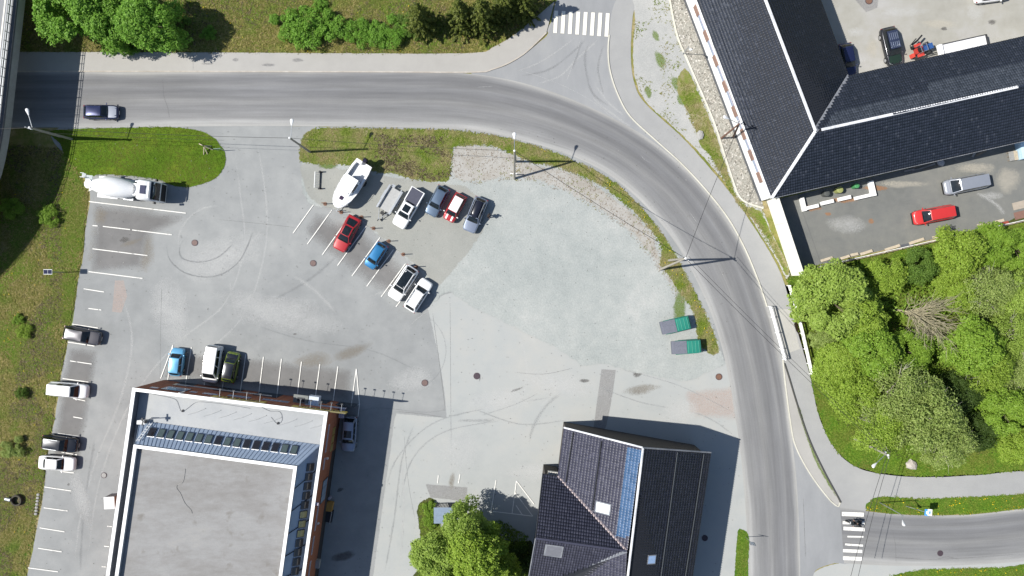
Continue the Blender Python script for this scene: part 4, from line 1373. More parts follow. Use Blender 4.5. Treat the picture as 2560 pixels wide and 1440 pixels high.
lad = thing('roof_ladder', 'white ladder lying up the zinc slope beside the antenna', 'ladder')
la, lb = on_plane(frontp, 346, 1102) + Vector((0, 0, .2)), on_plane(frontp, 381, 1056) + Vector((0, 0, .3))
for s in (-.16, .16):
    MB().tube([la + Vector((s, 0, 0)), lb + Vector((s, 0, 0))], .045, 6).build('rail', M_white, lad)
for k in range(7):
    c = la.lerp(lb, (k + .5) / 7)
    MB().tube([c - Vector((.16, 0, 0)), c + Vector((.16, 0, 0))], .025, 6).build('rung', M_white, lad)
# north facade
nd = (TR - TL)
NL = nd.length
nd = Vector((nd.x, nd.y, 0)).normalized()
nn = Vector((-nd.y, nd.x, 0))
na = math.atan2(nd.y, nd.x)


def front(t, z, w, h, d, mat, name, parent=bk, off=0.0):
    return MB().box(Vector((TL.x, TL.y, 0)) + nd * t + nn * (d / 2 + off - .01) + Vector((0, 0, z)), (w, d, h), na).build(name, mat, parent)


for t, w, z, h in ((1.7, .9, 5.6, .7), (6.3, .8, 5.3, .7), (8.3, 1.7, 5.2, .8), (11.6, 2.7, 4.6, .9), (16.0, 3.2, 4.4, .8), (20.6, 2.0, 4.2, .8), (23.0, 3.0, 3.9, .7)):
    f = front(t, z, w, h, .05, M_sill, 'window')
    k = max(1, int(w / .9))
    for j in range(k):
        front(t - w / 2 + w * (j + .5) / k, z, w / k * .86, h * .8, .02, M_paleglass, 'pane', f, .04)
f = front(4.0, 4.9, 2.9, 2.2, .06, M_darksteel, 'window')
for j in range(3):
    for k in range(3):
        front(4.0 - .95 + .95 * k, 4.2 + .7 * j, .88, .62, .02, M_paleglass, 'pane', f, .05)
for t, w, z, h in ((3.4, 2.2, 1.3, 2.4), (9.0, 3.0, 1.4, 2.6), (14.0, 3.0, 1.4, 2.6), (20.0, 3.4, 1.3, 2.4), (24.0, 2.4, 1.3, 2.4)):
    front(t, z, w, h, .05, M_glass, 'shop_window')
MB().tube([Vector((TL.x, TL.y, 0)) + nd * 3.4 + nn * .35 + Vector((0, 0, 3.6)), Vector((TL.x, TL.y, 0)) + nd * 15.2 + nn * .35 + Vector((0, 0, 3.6))], .07, 6).build('conduit', M_steel, bk)
for (t0, t1, nlet) in ((9.1, 15.5, 10), (18.7, 25.2, 15)):
    sg_ = front((t0 + t1) / 2, 6.55, t1 - t0, .95, .12, M_yellow, 'sign')
    front((t0 + t1) / 2, 7.06, t1 - t0, .06, .16, M_olive, 'sign_edge', sg_)
    lt = MB()
    for j in range(nlet):
        tt = t0 + .7 + (t1 - t0 - 1.4) * (j + .5) / nlet
        w = (t1 - t0 - 1.4) / nlet * random.choice((.55, .7, .8, .62))
        c0 = Vector((TL.x, TL.y, 0)) + nd * tt + nn * .125
        lt.box(c0 + Vector((0, 0, 6.5 + random.choice((-.06, 0, .05)))), (w, .03, random.choice((.34, .42, .5))), na)
    lt.build('lettering', M_black, sg_)
    for j in range(4 if t0 < 12 else 5):
        tt = t0 + 1.0 + (t1 - t0 - 1.6) * j / (3 if t0 < 12 else 4)
        c0 = Vector((TL.x, TL.y, 0)) + nd * tt + nn * .1
        l_ = MB().tube([c0 + Vector((0, 0, 6.9)), c0 + nn * .9 + Vector((0, 0, 6.95))], .025, 6).build('lamp_arm', M_steel, bk)
        MB().box(c0 + nn * .95 + Vector((0, 0, 6.88)), (.26, .16, .12), na).build('sign_lamp', M_darksteel, l_)
cu = front(20.4, 3.4, 1.3, 1.1, 1.0, plain('pale_blue_steel', (.52, .58, .66), .4), 'wall_unit')
front(18.9, 3.9, 1.9, .10, 1.0, plain('grey_awning', (.17, .18, .17), .7), 'awning')
front(18.9, 3.97, .9, .05, .5, M_darksteel, 'awning_hatch', off=.2)
MB().tube([Vector((TL.x, TL.y, 0)) + nd * 5.6 + nn * .12 + Vector((0, 0, 6.2)), Vector((TL.x, TL.y, 0)) + nd * 5.6 + nn * .12 + Vector((0, 0, 7.6))], .09, 8).build('flue', M_white, bk)
# east facade
ed = (BR - TR)
ed = Vector((ed.x, ed.y, 0)).normalized()
en = Vector((-ed.y, ed.x, 0))
ea = math.atan2(ed.y, ed.x)


def side(t, z, w, h, d, mat, name, parent=bk, off=0.0):
    return MB().box(Vector((TR.x, TR.y, 0)) + ed * t + en * (d / 2 + off - .01) + Vector((0, 0, z)), (w, d, h), ea).build(name, mat, parent)


for t, w, z in ((3.5, 3.4, 5.5), (6.6, 1.4, 5.4), (13.2, 3.2, 5.3), (16.6, 2.2, 5.3), (19.6, 2.2, 5.3), (22.6, 2.2, 5.3)):
    f = side(t, z, w, .55, .05, M_sill, 'window')
    side(t, z, w * .9, .3, .02, plain('side_glass', (.30, .28, .33), .2), 'pane', f, .04)
f = side(10.4, 3.5, 2.9, 2.3, .06, M_darksteel, 'window')
for j in range(3):
    side(10.4 - .92 + .92 * j, 3.5, .84, 2.0, .02, M_paleglass, 'pane', f, .05)
for j in range(3):
    side(3.2 + 1.05 * j, 2.6, .9, 1.2, .05, plain('amber_window', (.30, .22, .07), .4), 'window')
side(1.0, 1.6, 1.3, .5, .6, M_sill, 'wall_cabinet', off=.2)
side(20.0, 2.2, 1.0, .6, .5, M_conc, 'wall_cabinet')
side(11.0, 6.9, .3, .3, .4, M_sill, 'vent_box')
for t in (6.2, 14.2):
    side(t, 4.4, .2, .3, .2, M_white, 'wall_lamp')
side(18.0, 1.0, 24.0, 1.9, .04, plain('dark_ground_floor', (.035, .03, .03), .8), 'base_panel')
# west side: brackets in the gap, white box outside
for k in range(9):
    c = Vector((LM.x, LM.y, 0)).lerp(Vector((BL.x, BL.y, 0)), .06 + .1 * k) + Vector((.75, .12 * k, 6.6))
    MB().tube([c, c + Vector((.08, -.7, 0))], .06, 6).build('gutter_bracket', M_steel, bk)
wb_ = thing('wall_box', 'white box cabinet fixed to the west wall of the brick workshop', 'cabinet', P(283, 1252, 4.6))
MB().box((0, 0, 0), (1.2, 1.4, 1.6), .05).build('cabinet_body', M_conc, wb_)
MB().box((0, 0, .83), (1.25, 1.45, .06), .05).build('cabinet_lid', M_white, wb_)

# ---------- small shed under the willow, bottom centre
sd = thing('bin_shed', 'small slatted shed with a blue-grey roof beside the bottom tree', 'shed', P(1112, 1277), 0)
for x in (-1.05, 1.05):
    for y in (-.95, .95):
        MB().box((x, y, .9), (.1, .1, 1.8)).build('post', M_wood, sd)
for k in range(12):
    MB().box((-1.0 + k * .182, 1.0, .9), (.10, .04, 1.6)).build('slat', M_darksteel, sd)
for k in range(10):
    MB().box((1.1, -.9 + k * .2, .9), (.04, .12, 1.6)).build('slat', M_darksteel, sd)
for k in range(2):
    MB().box((0, -.5 + k * 1.01, 1.86 + .02 * k), (2.4, 1.0, .05)).build('roof_sheet', plain('blue_grey_sheet', (.21, .27, .36), .45, .2), sd)

# ---------- road bridge at the left edge
ob = thing('road_bridge', 'concrete road bridge with a railing crossing over the street', 'bridge')
BZ = 5.3
BL_ = resample([(66, -160), (47, 0), (27, 175), (6, 350), (-25, 470), (-90, 590), (-190, 700), (-320, 800)], 40, closed=False)
bq_ = [P(x, y, BZ) for x, y in BL_]


def along(name, d0, d1, z0, z1, mat):
    """beam following the bridge edge, from d0 to d1 metres inwards"""
    rings = []
    for i, p in enumerate(bq_):
        t = (bq_[min(i + 1, len(bq_) - 1)] - bq_[max(i - 1, 0)]).normalized()
        n = Vector((t.y, -t.x, 0))
        if n.x > 0:
            n = -n
        a, b = p + n * d0, p + n * d1
        rings.append([a + Vector((0, 0, z0)), a + Vector((0, 0, z1)), b + Vector((0, 0, z1)), b + Vector((0, 0, z0))])
    return MB().loft(rings).build(name, mat, ob)


along('deck', 0, 12, -1.1, -.02, M_conc)
along('edge_beam', .02, .5, -.01, .25, plain('dark_concrete', (.10, .10, .105), .9, obj=False))
along('carriageway', .6, 11.9, -.015, .05, M_branch)
along('edge_line', 1.5, 1.66, .055, .062, M_paintw)
for z in (.55, .9, 1.2):
    along('rail', .35, .40, z, z + .06, M_steel)
along('guard_rail', .58, .64, .46, .78, M_conc)
for k in range(1, len(bq_)):
    for f in (0, .5):
        q = bq_[k - 1].lerp(bq_[k], f)
        MB().box(q + Vector((-.37, .04, .72)), (.08, .08, 1.0)).build('railing_post', M_steel, ob)
for (x, y) in ((-20, 20), (-60, 480)):
    MB().box(P(x, y) + Vector((-4, 0, 2.1)), (1.2, 8, 4.3), .15).build('pier', M_conc, ob)

# ---------- white bridge railings over the stream
for nm, pts, lab in (('bridge_railing', ((1920, 766), (1956, 898)), 'white bridge railing between the road and the cycle path'), ('bridge_railing', ((1967, 714), (1992, 800), (2023, 934)), 'longer white bridge railing between the cycle path and the forest')):
    br = thing(nm, lab, 'railing')
    q = [P(x, y) for x, y in resample(pts, 30, closed=False)]
    MB().tube([p + Vector((0, 0, 1.15)) for p in q], .10, 8).build('top_rail', M_white, br)
    for z in (.45, .8):
        MB().tube([p + Vector((0, 0, z)) for p in q], .05, 6).build('rail', M_white, br)
    for p in q:
        MB().box(p + Vector((0, 0, .55)), (.09, .09, 1.1), -.25).build('post', M_white, br)

# ---------- timber fence south of the back yard
fe = thing('yard_fence', 'pale rail fence with leaning boards between the back yard and the forest', 'fence')
fa, fb = P(2040, 668), P(2760, 505)
fdv = (fb - fa)
fL = fdv.length
fdv.normalize()
fang = math.atan2(fdv.y, fdv.x)
fnn = Vector((-fdv.y, fdv.x, 0))
for k in range(19):
    MB().box(fa + fdv * (k * fL / 18) + Vector((0, 0, .65)), (.1, .1, 1.3), fang).build('fence_post', M_woodpale, fe)
for k in range(9):
    c = fa + fdv * ((k + .5) * fL / 9)
    MB().box(c + fnn * .08 + Vector((0, 0, 1.22)), (fL / 9 - .03, .07, .12), fang).build('rail', M_white, fe)
    MB().box(c - fnn * .09 + Vector((0, 0, .9)), (fL / 9 - .03, .05, .14), fang).build('rail', M_woodpale, fe)
    for j in range(2):
        MB().box(c - fnn * .10 + Vector((0, 0, .3 + .28 * j)), (fL / 9 - .03, .04, .2), fang).build('board', M_wood, fe)
bi = 0
for (x, y, l, dark) in ((2066, 653, 1.6, 0), (2085, 658, 1.8, 1), (2112, 648, 1.2, 0), (2135, 641, 1.0, 0), (2165, 636, 1.6, 0), (2230, 624, 2.0, 0), (2262, 618, 1.9, 1), (2290, 608, 2.0, 0), (2345, 597, 1.6, 0), (2372, 587, 2.2, 0), (2366, 594, 1.6, 1), (2460, 566, 1.9, 0), (2456, 573, 1.7, 1), (2496, 558, 1.3, 0), (2512, 562, .8, 2)):
    labs = ('pale board', 'charred dark board', 'red painted offcut')
    places = ('at the yard wall end of the fence', 'second along the fence from the yard wall', 'third along the fence from the yard wall', 'fourth along the fence from the yard wall', 'fifth along the fence from the yard wall', 'below the red van left of the dark board', 'along the fence below the red van', 'right of the dark board below the red van', 'behind the bright tree at the fence', 'long one on the fence left of the yellow bush', 'under the long pale board at the fence', 'near the right end of the fence', 'under the pale board near the right fence end', 'last pale one toward the right fence end', 'at the right end of the fence')
    tag(MB().box(P(x, y) + fnn * .25 + Vector((0, 0, .22)), (l, .35, .04), fang + random.uniform(-.12, .12), 0, random.uniform(-.5, -.2)).build('loose_board', (M_woodpale, M_plinth, plain('red_board', (.28, .06, .035), .8))[dark]), labs[dark] + ' leaning ' + places[bi], 'board', 'boards leaning on the yard fence')
    bi += 1
# ------------------------------------------------------------------ vehicles
M_cglass = plain('car_glass', (.010, .014, .017), .05, var=.4, spec=.6)
M_tyre_r = plain('tyre_rubber', (.018, .018, .019), .85)
M_rim = plain('alloy_rim', (.45, .46, .47), .35, .7)
M_trim = plain('black_trim', (.014, .014, .015), .5)
M_lamp = plain('headlamp_glass', (.62, .66, .68), .12, spec=.7)
M_tail = plain('tail_lamp', (.22, .012, .012), .2, spec=.6)
M_plate = plain('number_plate', (.66, .66, .62), .5)
M_headlinr = plain('dashboard', (.05, .05, .055), .7)


def paint(name, col, metal=.35, rough=.32):
    return plain(name, col, rough, metal, var=.03, scale=2, coat=.8)


TYPES = {  # windscreen foot, windscreen top, roof end, rear foot (fractions of length from the nose); height; roof half width factor; nose factor
    'hatch': (.27, .42, .84, .965, 1.47, .62, .72),
    'suv': (.25, .39, .86, .97, 1.66, .64, .74),
    'estate': (.28, .42, .87, .975, 1.50, .62, .70),
    'sedan': (.28, .42, .72, .86, 1.45, .61, .70),
    'coupe': (.27, .45, .70, .95, 1.42, .58, .68),
    'small': (.20, .35, .86, .96, 1.55, .64, .74),
    'van': (.13, .28, .975, .995, 1.95, .76, .80),
    'caddy': (.20, .35, .965, .992, 1.85, .72, .76),
    'pickup': (.25, .37, .60, .645, 1.80, .66, .80),
}


def car(label, px, py, dx, dy, L, W, kind, pm, cat='car', roof=None, hood=None, glassroof=None, rails=False, stripes=None, name='parked_car', mirrors=None, group=None, box=False, bumper=None, side=None, lamps=True, z=0.0, zc=.75):
    f0, f1, f2, f3, Ht, tw, nose = TYPES[kind]
    hd = math.atan2(-dy, dx)
    p = P(px, py, zc)
    t = thing(name, label, cat, (p.x, p.y, z + .055), hd, group)
    X = lambda f: L / 2 - f * L
    hw = W / 2
    belt = Ht * (.60 if kind not in ('van', 'caddy') else .56)
    st = [(0.0, .70, .40), (.012, .80, .47), (.04, .90, .515), (.10, .96, .545), (f0 * .7, .985, .575), (f0, .995, .60), (.5, 1.0, .615), (.8, 1.0, .62), (.90, .98, .615), (.96, .93, .60), (.988, .86, .57), (1.0, .78, .52)]
    if kind in ('sedan', 'coupe'):
        st[-4] = (.90, .98, .615)
        st[-3] = (.96, .92, .59)
    if kind in ('van', 'caddy', 'pickup'):
        st[-3:] = [(.97, .975, .60), (.992, .95, .58), (1.0, .90, .56)]
    rings = []
    for f, w, zt in st:
        w = hw * (w if f > .1 else w * (.86 + .14 * nose / .72))
        zt = zt / .60 * belt
        zb = .20 if .02 < f < .98 else .30
        half = [(w * .80, zb), (w * .97, zb + .10), (w, zt * .62), (w * .985, zt - .10), (w * .90, zt - .015), (w * .55, zt + .02), (0, zt + .03)]
        ring = [Vector((X(f), y, zz)) for y, zz in half] + [Vector((X(f), -y, zz)) for y, zz in reversed(half[:-1])]
        rings.append(ring)
    m = MB().loft(rings)
    # cabin shell under the glass
    wb, wt, zr = hw * .91, hw * (tw + (.07 if tw < .7 else 0)), Ht - .04
    if kind in ('van', 'caddy'):
        wb = hw * .95
    bz = belt + .0
    A0, A1 = Vector((X(f0), -wb * .93, bz)), Vector((X(f0), wb * .93, bz))
    B0, B1 = Vector((X(f1), -wt * .97, zr)), Vector((X(f1), wt * .97, zr))
    C0, C1 = Vector((X(f2), -wt * .95, zr - .03)), Vector((X(f2), wt * .95, zr - .03))
    D0, D1 = Vector((X(f3), -wb * .93, bz - .02)), Vector((X(f3), wb * .93, bz - .02))
    fb_ = Vector((.10 if kind not in ('van',) else .06, 0, .06))
    rb_ = Vector((-.07 if kind not in ('van', 'caddy') else -.02, 0, .02))
    sb0, sb1 = Vector((0, -.05, .01)), Vector((0, .05, .01))
    tb = Vector((0, 0, .06))
    m.patch(A0, A1, B1, B0, 6, 4, fb_).patch(D1, D0, C0, C1, 6, 3, rb_).patch(B0, B1, C1, C0, 5, 6, tb)
    m.patch(D0, A0, B0, C0, 6, 3, sb0).patch(A1, D1, C1, B1, 6, 3, sb1)
    body = m.build('body', pm, t, True)
    # roof, bonnet, glass
    rm = MB().patch(B0, B1, C1, C0, 6, 8, tb, (.0, 1.0), (.005, .995), .008)
    # orientation safe offset upward
    ro = MB()
    ro.v = [(x, y, zz + .018) for x, y, zz in [(a, b, c - .016) for a, b, c in rm.v]]
    ro.f, ro.m = rm.f, rm.m
    ro.v = [(x, y, max(zz, 0) + .006) for x, y, zz in ro.v]
    ro.build('roof', roof or pm, t, True)

    def up(mb, d):
        mb.v = [(x + d[0], y + d[1], zz + d[2]) for x, y, zz in mb.v]
        return mb
    up(MB().patch(A0, A1, B1, B0, 8, 5, fb_, (.05, .95), (.03, .94)), (.014, 0, .014)).build('windscreen', M_cglass, t, True)
    up(MB().patch(D1, D0, C0, C1, 6, 4, rb_, (.08, .92), (.18, .90)), (-.016, 0, .008)).build('rear_window', M_cglass, t, True)
    divs = ((.10, .33), (.36, .64), (.67, .93)) if kind in ('estate', 'suv', 'van') else ((.12, .50), (.54, .92))
    if kind == 'caddy':
        divs = ((.66, .93), (.36, .62)) if side is None else side
    for a, b in divs:
        up(MB().patch(D0, A0, B0, C0, 4, 3, sb0, (a, b), (.10, .86)), (0, -.014, .004)).build('side_window', M_cglass, t, True)
        up(MB().patch(A1, D1, C1, B1, 4, 3, sb1, (1 - b, 1 - a), (.10, .86)), (0, .014, .004)).build('side_window', M_cglass, t, True)
    hm = MB()
    fr = [f0 * .14, f0 * .4, f0 * .7, f0 * .97]
    rr = []
    for f in fr:
        w_ = hw * (.70 if f < f0 * .2 else .80)
        zt = np.interp(f, [s[0] for s in st], [s[2] for s in st]) / .60 * belt
        rr.append([Vector((X(f), w_ * k, zt + .036 - .035 * abs(k) ** 3)) for k in (-1, -.85, -.4, 0, .4, .85, 1)])
    hm.loft(rr, closed=False, cap=False)
    bon = hm.build('bonnet', hood or pm, t, True)
    if stripes:
        for s in (-1, 1):
            r2 = []
            for f in fr:
                zt = np.interp(f, [q[0] for q in st], [q[2] for q in st]) / .60 * belt
                r2.append([Vector((X(f), s * .36 + k, zt + .048)) for k in (-.11, .11)])
            MB().loft(r2, closed=False, cap=False).build('stripe', stripes, bon)
    if glassroof:
        a, b, w_ = glassroof
        up(MB().patch(B0, B1, C1, C0, 4, 6, tb, (.5 - w_ / 2, .5 + w_ / 2), (a, b)), (0, 0, .022)).build('roof_glass', M_cglass, t, True)
    # wheels with arches
    wr = .33 if L < 4.7 else .35
    if kind == 'small':
        wr = .30
    for fx in (.19 if kind != 'van' else .17, .80):
        for s in (-1, 1):
            c = Vector((X(fx), s * (hw - .10), wr - .04))
            rot = Matrix.Rotation(PI / 2 * s, 4, 'Z')
            w_ = MB().lathe([(-.11, wr * .7), (-.10, wr * .95), (.0, wr), (.10, wr * .96), (.115, wr * .72)], Matrix.Translation(c) @ rot, 18).build('wheel', M_tyre_r, t, True)
            MB().lathe([(.10, wr * .68), (.122, wr * .64), (.118, .05)], Matrix.Translation(c) @ rot, 14).build('rim', M_rim, w_, True)
            ar = []
            for k in range(9):
                a_ = PI * k / 8
                ar.append([Vector((c.x + math.cos(a_) * (wr + .05), s * (hw * 1.0 - .012), c.z + math.sin(a_) * (wr + .05))), Vector((c.x + math.cos(a_) * (wr - .02), s * (hw * 1.0 - .012), c.z + math.sin(a_) * (wr - .02))), Vector((c.x + math.cos(a_) * (wr - .02), s * (hw * 1.0 + .012), c.z + math.sin(a_) * (wr - .02))), Vector((c.x + math.cos(a_) * (wr + .05), s * (hw * 1.0 + .012), c.z + math.sin(a_) * (wr + .05)))])
            MB().loft(ar).build('wheel_arch', M_trim, t)
    for s in (-1, 1):
        mx = X(f0 + (f1 - f0) * .22)
        MB().lathe([(-.07, .03), (-.05, .085), (.05, .09), (.08, .03)], Matrix.Translation((mx, s * (hw + .10), belt + .07)) @ Matrix.Diagonal((.9, 1.35, .8, 1)), 10).tube([(mx, s * (hw - .06), belt), (mx, s * (hw + .06), belt + .05)], .025, 5).build('mirror', mirrors or pm, t, True)
        if lamps:
            MB().loft([[Vector((X(.006) - .04, s * hw * .50, belt * .62)), Vector((X(.006) - .02, s * hw * .50, belt * .76)), Vector((X(.03), s * hw * .50, belt * .86))], [Vector((X(.03), s * hw * .80, belt * .64)), Vector((X(.035), s * hw * .82, belt * .76)), Vector((X(.06), s * hw * .80, belt * .885))], [Vector((X(.075), s * hw * .90, belt * .68)), Vector((X(.085), s * hw * .91, belt * .78)), Vector((X(.105), s * hw * .86, belt * .90))]], closed=False, cap=False).build('headlamp', M_lamp, t)
        MB().box((X(.985), s * hw * .74, belt * .82), (.10, .34 if kind not in ('van', 'caddy') else .12, .16 if kind not in ('van', 'caddy') else .45)).build('tail_lamp', M_tail, t)
    MB().box((X(.008), 0, belt * .50), (.05, hw * 1.0, .2)).build('grille', M_trim, t)
    MB().box((X(.002), 0, .36), (.03, .5, .11)).build('number_plate', M_plate, t)
    MB().box((X(1.0), 0, .55), (.03, .5, .11)).build('number_plate', M_plate, t)
    if bumper:
        MB().loft([[Vector((X(f), hw * w_ * k, zz)) for k in (-1, -.5, 0, .5, 1)] for f, w_, zz in ((.03, .93, .62), (-.004, .80, .58), (-.008, .78, .34))], closed=False, cap=False).build('bumper', bumper, t, True)
    if rails:
        for s in (-1, 1):
            MB().tube([(X(f1 + .03), s * wt * .93, zr + .01), (X(f1 + .06), s * wt * .93, zr + .09), (X(f2 - .04), s * wt * .92, zr + .07), (X(f2 - .01), s * wt * .92, zr)], .03, 6).build('roof_rail', M_steel, t)
    if box:
        b0 = []
        for f, w_, h_ in ((.40, .20, .10), (.43, .36, .24), (.50, .42, .34), (.80, .42, .34), (.88, .36, .28), (.90, .25, .14)):
            b0.append([Vector((X(f), y, zr + zz)) for y, zz in ((-w_, .06), (-w_ * .95, h_ * .8), (-w_ * .6, h_), (w_ * .6, h_), (w_ * .95, h_ * .8), (w_, .06))])
        MB().loft(b0).build('roof_box', plain('black_roof_box', (.012, .014, .024), .25), t, True)
    return t, X, hw, belt, Ht


PW = paint('white_car_paint', (.78, .78, .77), .0, .3)
PR = paint('red_car_paint', (.36, .016, .020), .1)
PRv = paint('red_van_paint', (.50, .030, .028), .0, .4)
PB = paint('bright_blue_paint', (.025, .17, .36), .3)
PLB = paint('light_blue_paint', (.11, .34, .55), .2)
PGB = paint('dark_blue_paint_with_sheen', (.13, .18, .25), .5)  # grey-blue colour carries the reflection on a dark blue car
PN = paint('navy_paint', (.018, .024, .075), .4, .25)
PK = paint('black_paint', (.010, .012, .018), .3, .25)
PDG = paint('dark_grey_paint', (.060, .058, .066), .5)
PSV = paint('silver_paint_and_bonnet_sheen', (.40, .42, .46), .5)
PLG = paint('lime_paint', (.13, .18, .018), .2)
PSB = paint('silver_blue_paint', (.26, .30, .38), .5)
car('dark blue car driving right along the road beyond the bridge shadow', 252, 280, 82, 1, 4.35, 1.82, 'hatch', PN, name='moving_car', hood=PSV, rails=False)  # silver bonnet colour paints in the reflection on the navy bodywork
car('red car with dark glass roof parked nose-down in a diagonal bay', 867, 584, -195, 372, 4.75, 1.92, 'coupe', PR, glassroof=(.0, .98, .80), group='cars in the diagonal bays')
car('small bright blue car in the diagonal bays between red car and white cars', 940, 639, -185, 290, 3.55, 1.62, 'small', PB, group='cars in the diagonal bays')
car('white car with full glass roof in the diagonal bays', 1008, 708, -250, 380, 4.75, 1.92, 'suv', PW, glassroof=(-.01, 1.0, .86), group='cars in the diagonal bays')
car('white boxy car parked tail-down at the right end of the diagonal bays', 1046, 738, 230, -358, 4.45, 1.84, 'suv', PW, group='cars in the diagonal bays', rails=True)
car('dark blue hatchback with grey-blue painted sheen parked on gravel beside the red striped car', 1093, 503, -280, 540, 4.0, 1.78, 'hatch', PGB, group='cars on the gravel')
car('small red car with white roof and white bonnet stripes', 1137, 519, -285, 525, 3.75, 1.70, 'small', PR, roof=PW, stripes=plain('white_stripe', (.78, .76, .75), .4), mirrors=PW, group='cars on the gravel')
car('silver-blue estate with black roof box next to the standing person', 1188, 537, -262, 640, 4.6, 1.86, 'estate', PSB, rails=True, roof=PK, box=True, group='cars on the gravel')
t, X, hw, belt, Ht = car('white pickup with dark bed cover and roof window', 1021, 521, -460, 785, 5.35, 1.92, 'pickup', PW, cat='pickup', glassroof=(.05, .80, .66), group='cars on the gravel', name='pickup')
bm_ = MB().box((X(.81), 0, belt + .16), (1.72, hw * 1.72, .16))
bm_.build('bed_cover', plain('dark_bed_cover', (.045, .048, .075), .6), t)
for s in (-1, 1):
    MB().box((X(.815), s * hw * .915, belt + .15), (1.95, .13, .26)).build('bed_side', PW, t)
MB().box((X(.99), 0, belt + .10), (.08, hw * 1.7, .3)).build('tailgate', PW, t)
car('dark grey estate parked on the left row beside the grass', 205, 839, 96, 19, 4.75, 1.86, 'estate', PDG, group='cars in the left row')
car('white van-like car in the left row between grey estate and black car', 173, 975, 98, 9, 4.75, 1.84, 'caddy', PW, cat='car', group='cars in the left row')
car('black car with roof rails parked above the white saloon', 150, 1109, 95, 13, 4.5, 1.84, 'suv', PK, rails=True, group='cars in the left row')
car('white saloon car parked directly below the black car', 142, 1158, 92, 6, 4.55, 1.80, 'sedan', PW, group='cars in the left row')
car('light blue small car parked nose-up by the brick workshop', 442, 905, 7, -60, 3.55, 1.66, 'small', PLB, group='cars beside the brick workshop')
car('white van parked nose-down between light blue and lime-black cars', 532, 910, -14, 92, 4.75, 1.92, 'van', PW, cat='van', name='parked_van', group='cars beside the brick workshop')
car('black car with lime green sides parked right of the white van', 577, 918, 14, -70, 3.9, 1.76, 'small', PLG, roof=PK, hood=PK, group='cars beside the brick workshop', mirrors=PK)
car('silver car in the shade along the east side of the brick workshop', 873, 1085, -6, 88, 4.45, 1.86, 'suv', PSB, glassroof=(.08, .52, .76), name='parked_car')
car('silver van in the back yard behind the long building', 2414, 460, -112, 22, 5.3, 1.95, 'van', PSV, cat='van', name='parked_van', bumper=M_trim, zc=1.0)
car('red van in the back yard below the silver van', 2334, 537, -105, 20, 5.0, 1.86, 'caddy', PRv, cat='van', name='parked_van', bumper=M_trim, side=((.70, .93),), zc=1.0)
car('dark blue car parked in the roof shade of the courtyard', 2119, 150, 16, 88, 4.3, 1.76, 'hatch', PN)
car('white car partly cut off at the top edge of the courtyard', 2480, -14, 60, -8, 4.3, 1.8, 'hatch', PW)
# dark off-road wagon with ribbed roof
t, X, hw, belt, Ht = car('black off-road wagon with ribbed roof beside the red tractor', 2230, 115, 22, 92, 4.9, 1.95, 'suv', PK, roof=paint('blue_black_roof', (.035, .045, .085), .3, .4), hood=paint('dark_green_paint', (.018, .035, .022), .2), zc=.9)
for y in (-.5, -.25, 0, .25, .5):
    for a, b in ((.42, .56), (.62, .80)):
        MB().box((X((a + b) / 2), y, Ht + .028), ((b - a) * 4.9, .05, .03)).build('roof_rib', PSB, t)

# concrete mixer lorry
tm = thing('concrete_mixer', 'white concrete mixer lorry parked beside the lawn', 'lorry', P(324, 475, 0.8).xyz * 1 - Vector((0, 0, .8)), R(-6.0), None)
tm.scale = (.88, 1, 1)
LZ = 10.4
MW = plain('mixer_white', (.78, .78, .77), .4, var=.04)
MB().box((-.6, .42, .95), (8.6, .22, .3)).box((-.6, -.42, .95), (8.6, .22, .3)).build('chassis', M_trim, tm)
for x in (3.9, 1.9, -2.2, -3.5):
    for s in (-1, 1):
        w_ = MB().lathe([(-.16, .36), (-.15, .49), (0, .52), (.15, .49), (.16, .36)], Matrix.Translation((x, s * 1.05, .52)) @ Matrix.Rotation(PI / 2 * s, 4, 'Z'), 20).build('wheel', M_tyre_r, tm, True)
        MB().lathe([(.14, .34), (.17, .30), (.10, .12)], Matrix.Translation((x, s * 1.05, .52)) @ Matrix.Rotation(PI / 2 * s, 4, 'Z'), 14).build('rim', M_rim, w_, True)
for s in (-1, 1):
    MB().box((-2.85, s * 1.08, 1.12), (2.9, .5, .06)).build('mudguard', MW, tm)
    MB().box((.1, s * 1.12, .80), (1.4, .36, .55)).build('fuel_tank', M_steel, tm)
cabz = []
for x, w, zt in ((2.55, 1.22, 3.35), (2.7, 1.25, 3.55), (4.2, 1.25, 3.50), (4.55, 1.22, 3.2)):
    cabz.append([Vector((x, -w, 1.0)), Vector((x, -w, zt - .35)), Vector((x, -w * .88, zt - .04)), Vector((x, 0, zt + .05)), Vector((x, w * .88, zt - .04)), Vector((x, w, zt - .35)), Vector((x, w, 1.0))])
cabz.append([Vector((5.15, p.y * .97, 1.0 if p.z <= 1.0 else 1.0 + (p.z - 1.0) * .52)) for p in cabz[-1]])
cabz.append([Vector((5.22, p.y * .93, .6 if p.z <= 1.0 else .6 + (p.z - 1.0) * .55)) for p in cabz[-2]])
MB().loft(cabz).build('cab', MW, tm, True)
MB().patch((4.60, -1.08, 3.06), (5.17, -1.08, 2.10), (5.17, 1.08, 2.10), (4.60, 1.08, 3.06), 3, 6, (.08, 0, .06)).build('windscreen', M_cglass, tm, True)
MB().box((5.24, 0, 1.35), (.06, 2.1, 1.15)).build('grille', M_trim, tm)
MB().box((4.66, 0, 3.22), (.30, 2.2, .06), 0, .5).build('sun_visor', M_cglass, tm)
MB().box((3.55, 0, 3.59), (.75, 1.05, .10)).build('roof_hatch', plain('tinted_hatch', (.025, .03, .07), .2), tm)
MB().box((4.35, 0, 3.60), (.14, 1.9, .12)).build('light_bar', M_steel, tm)
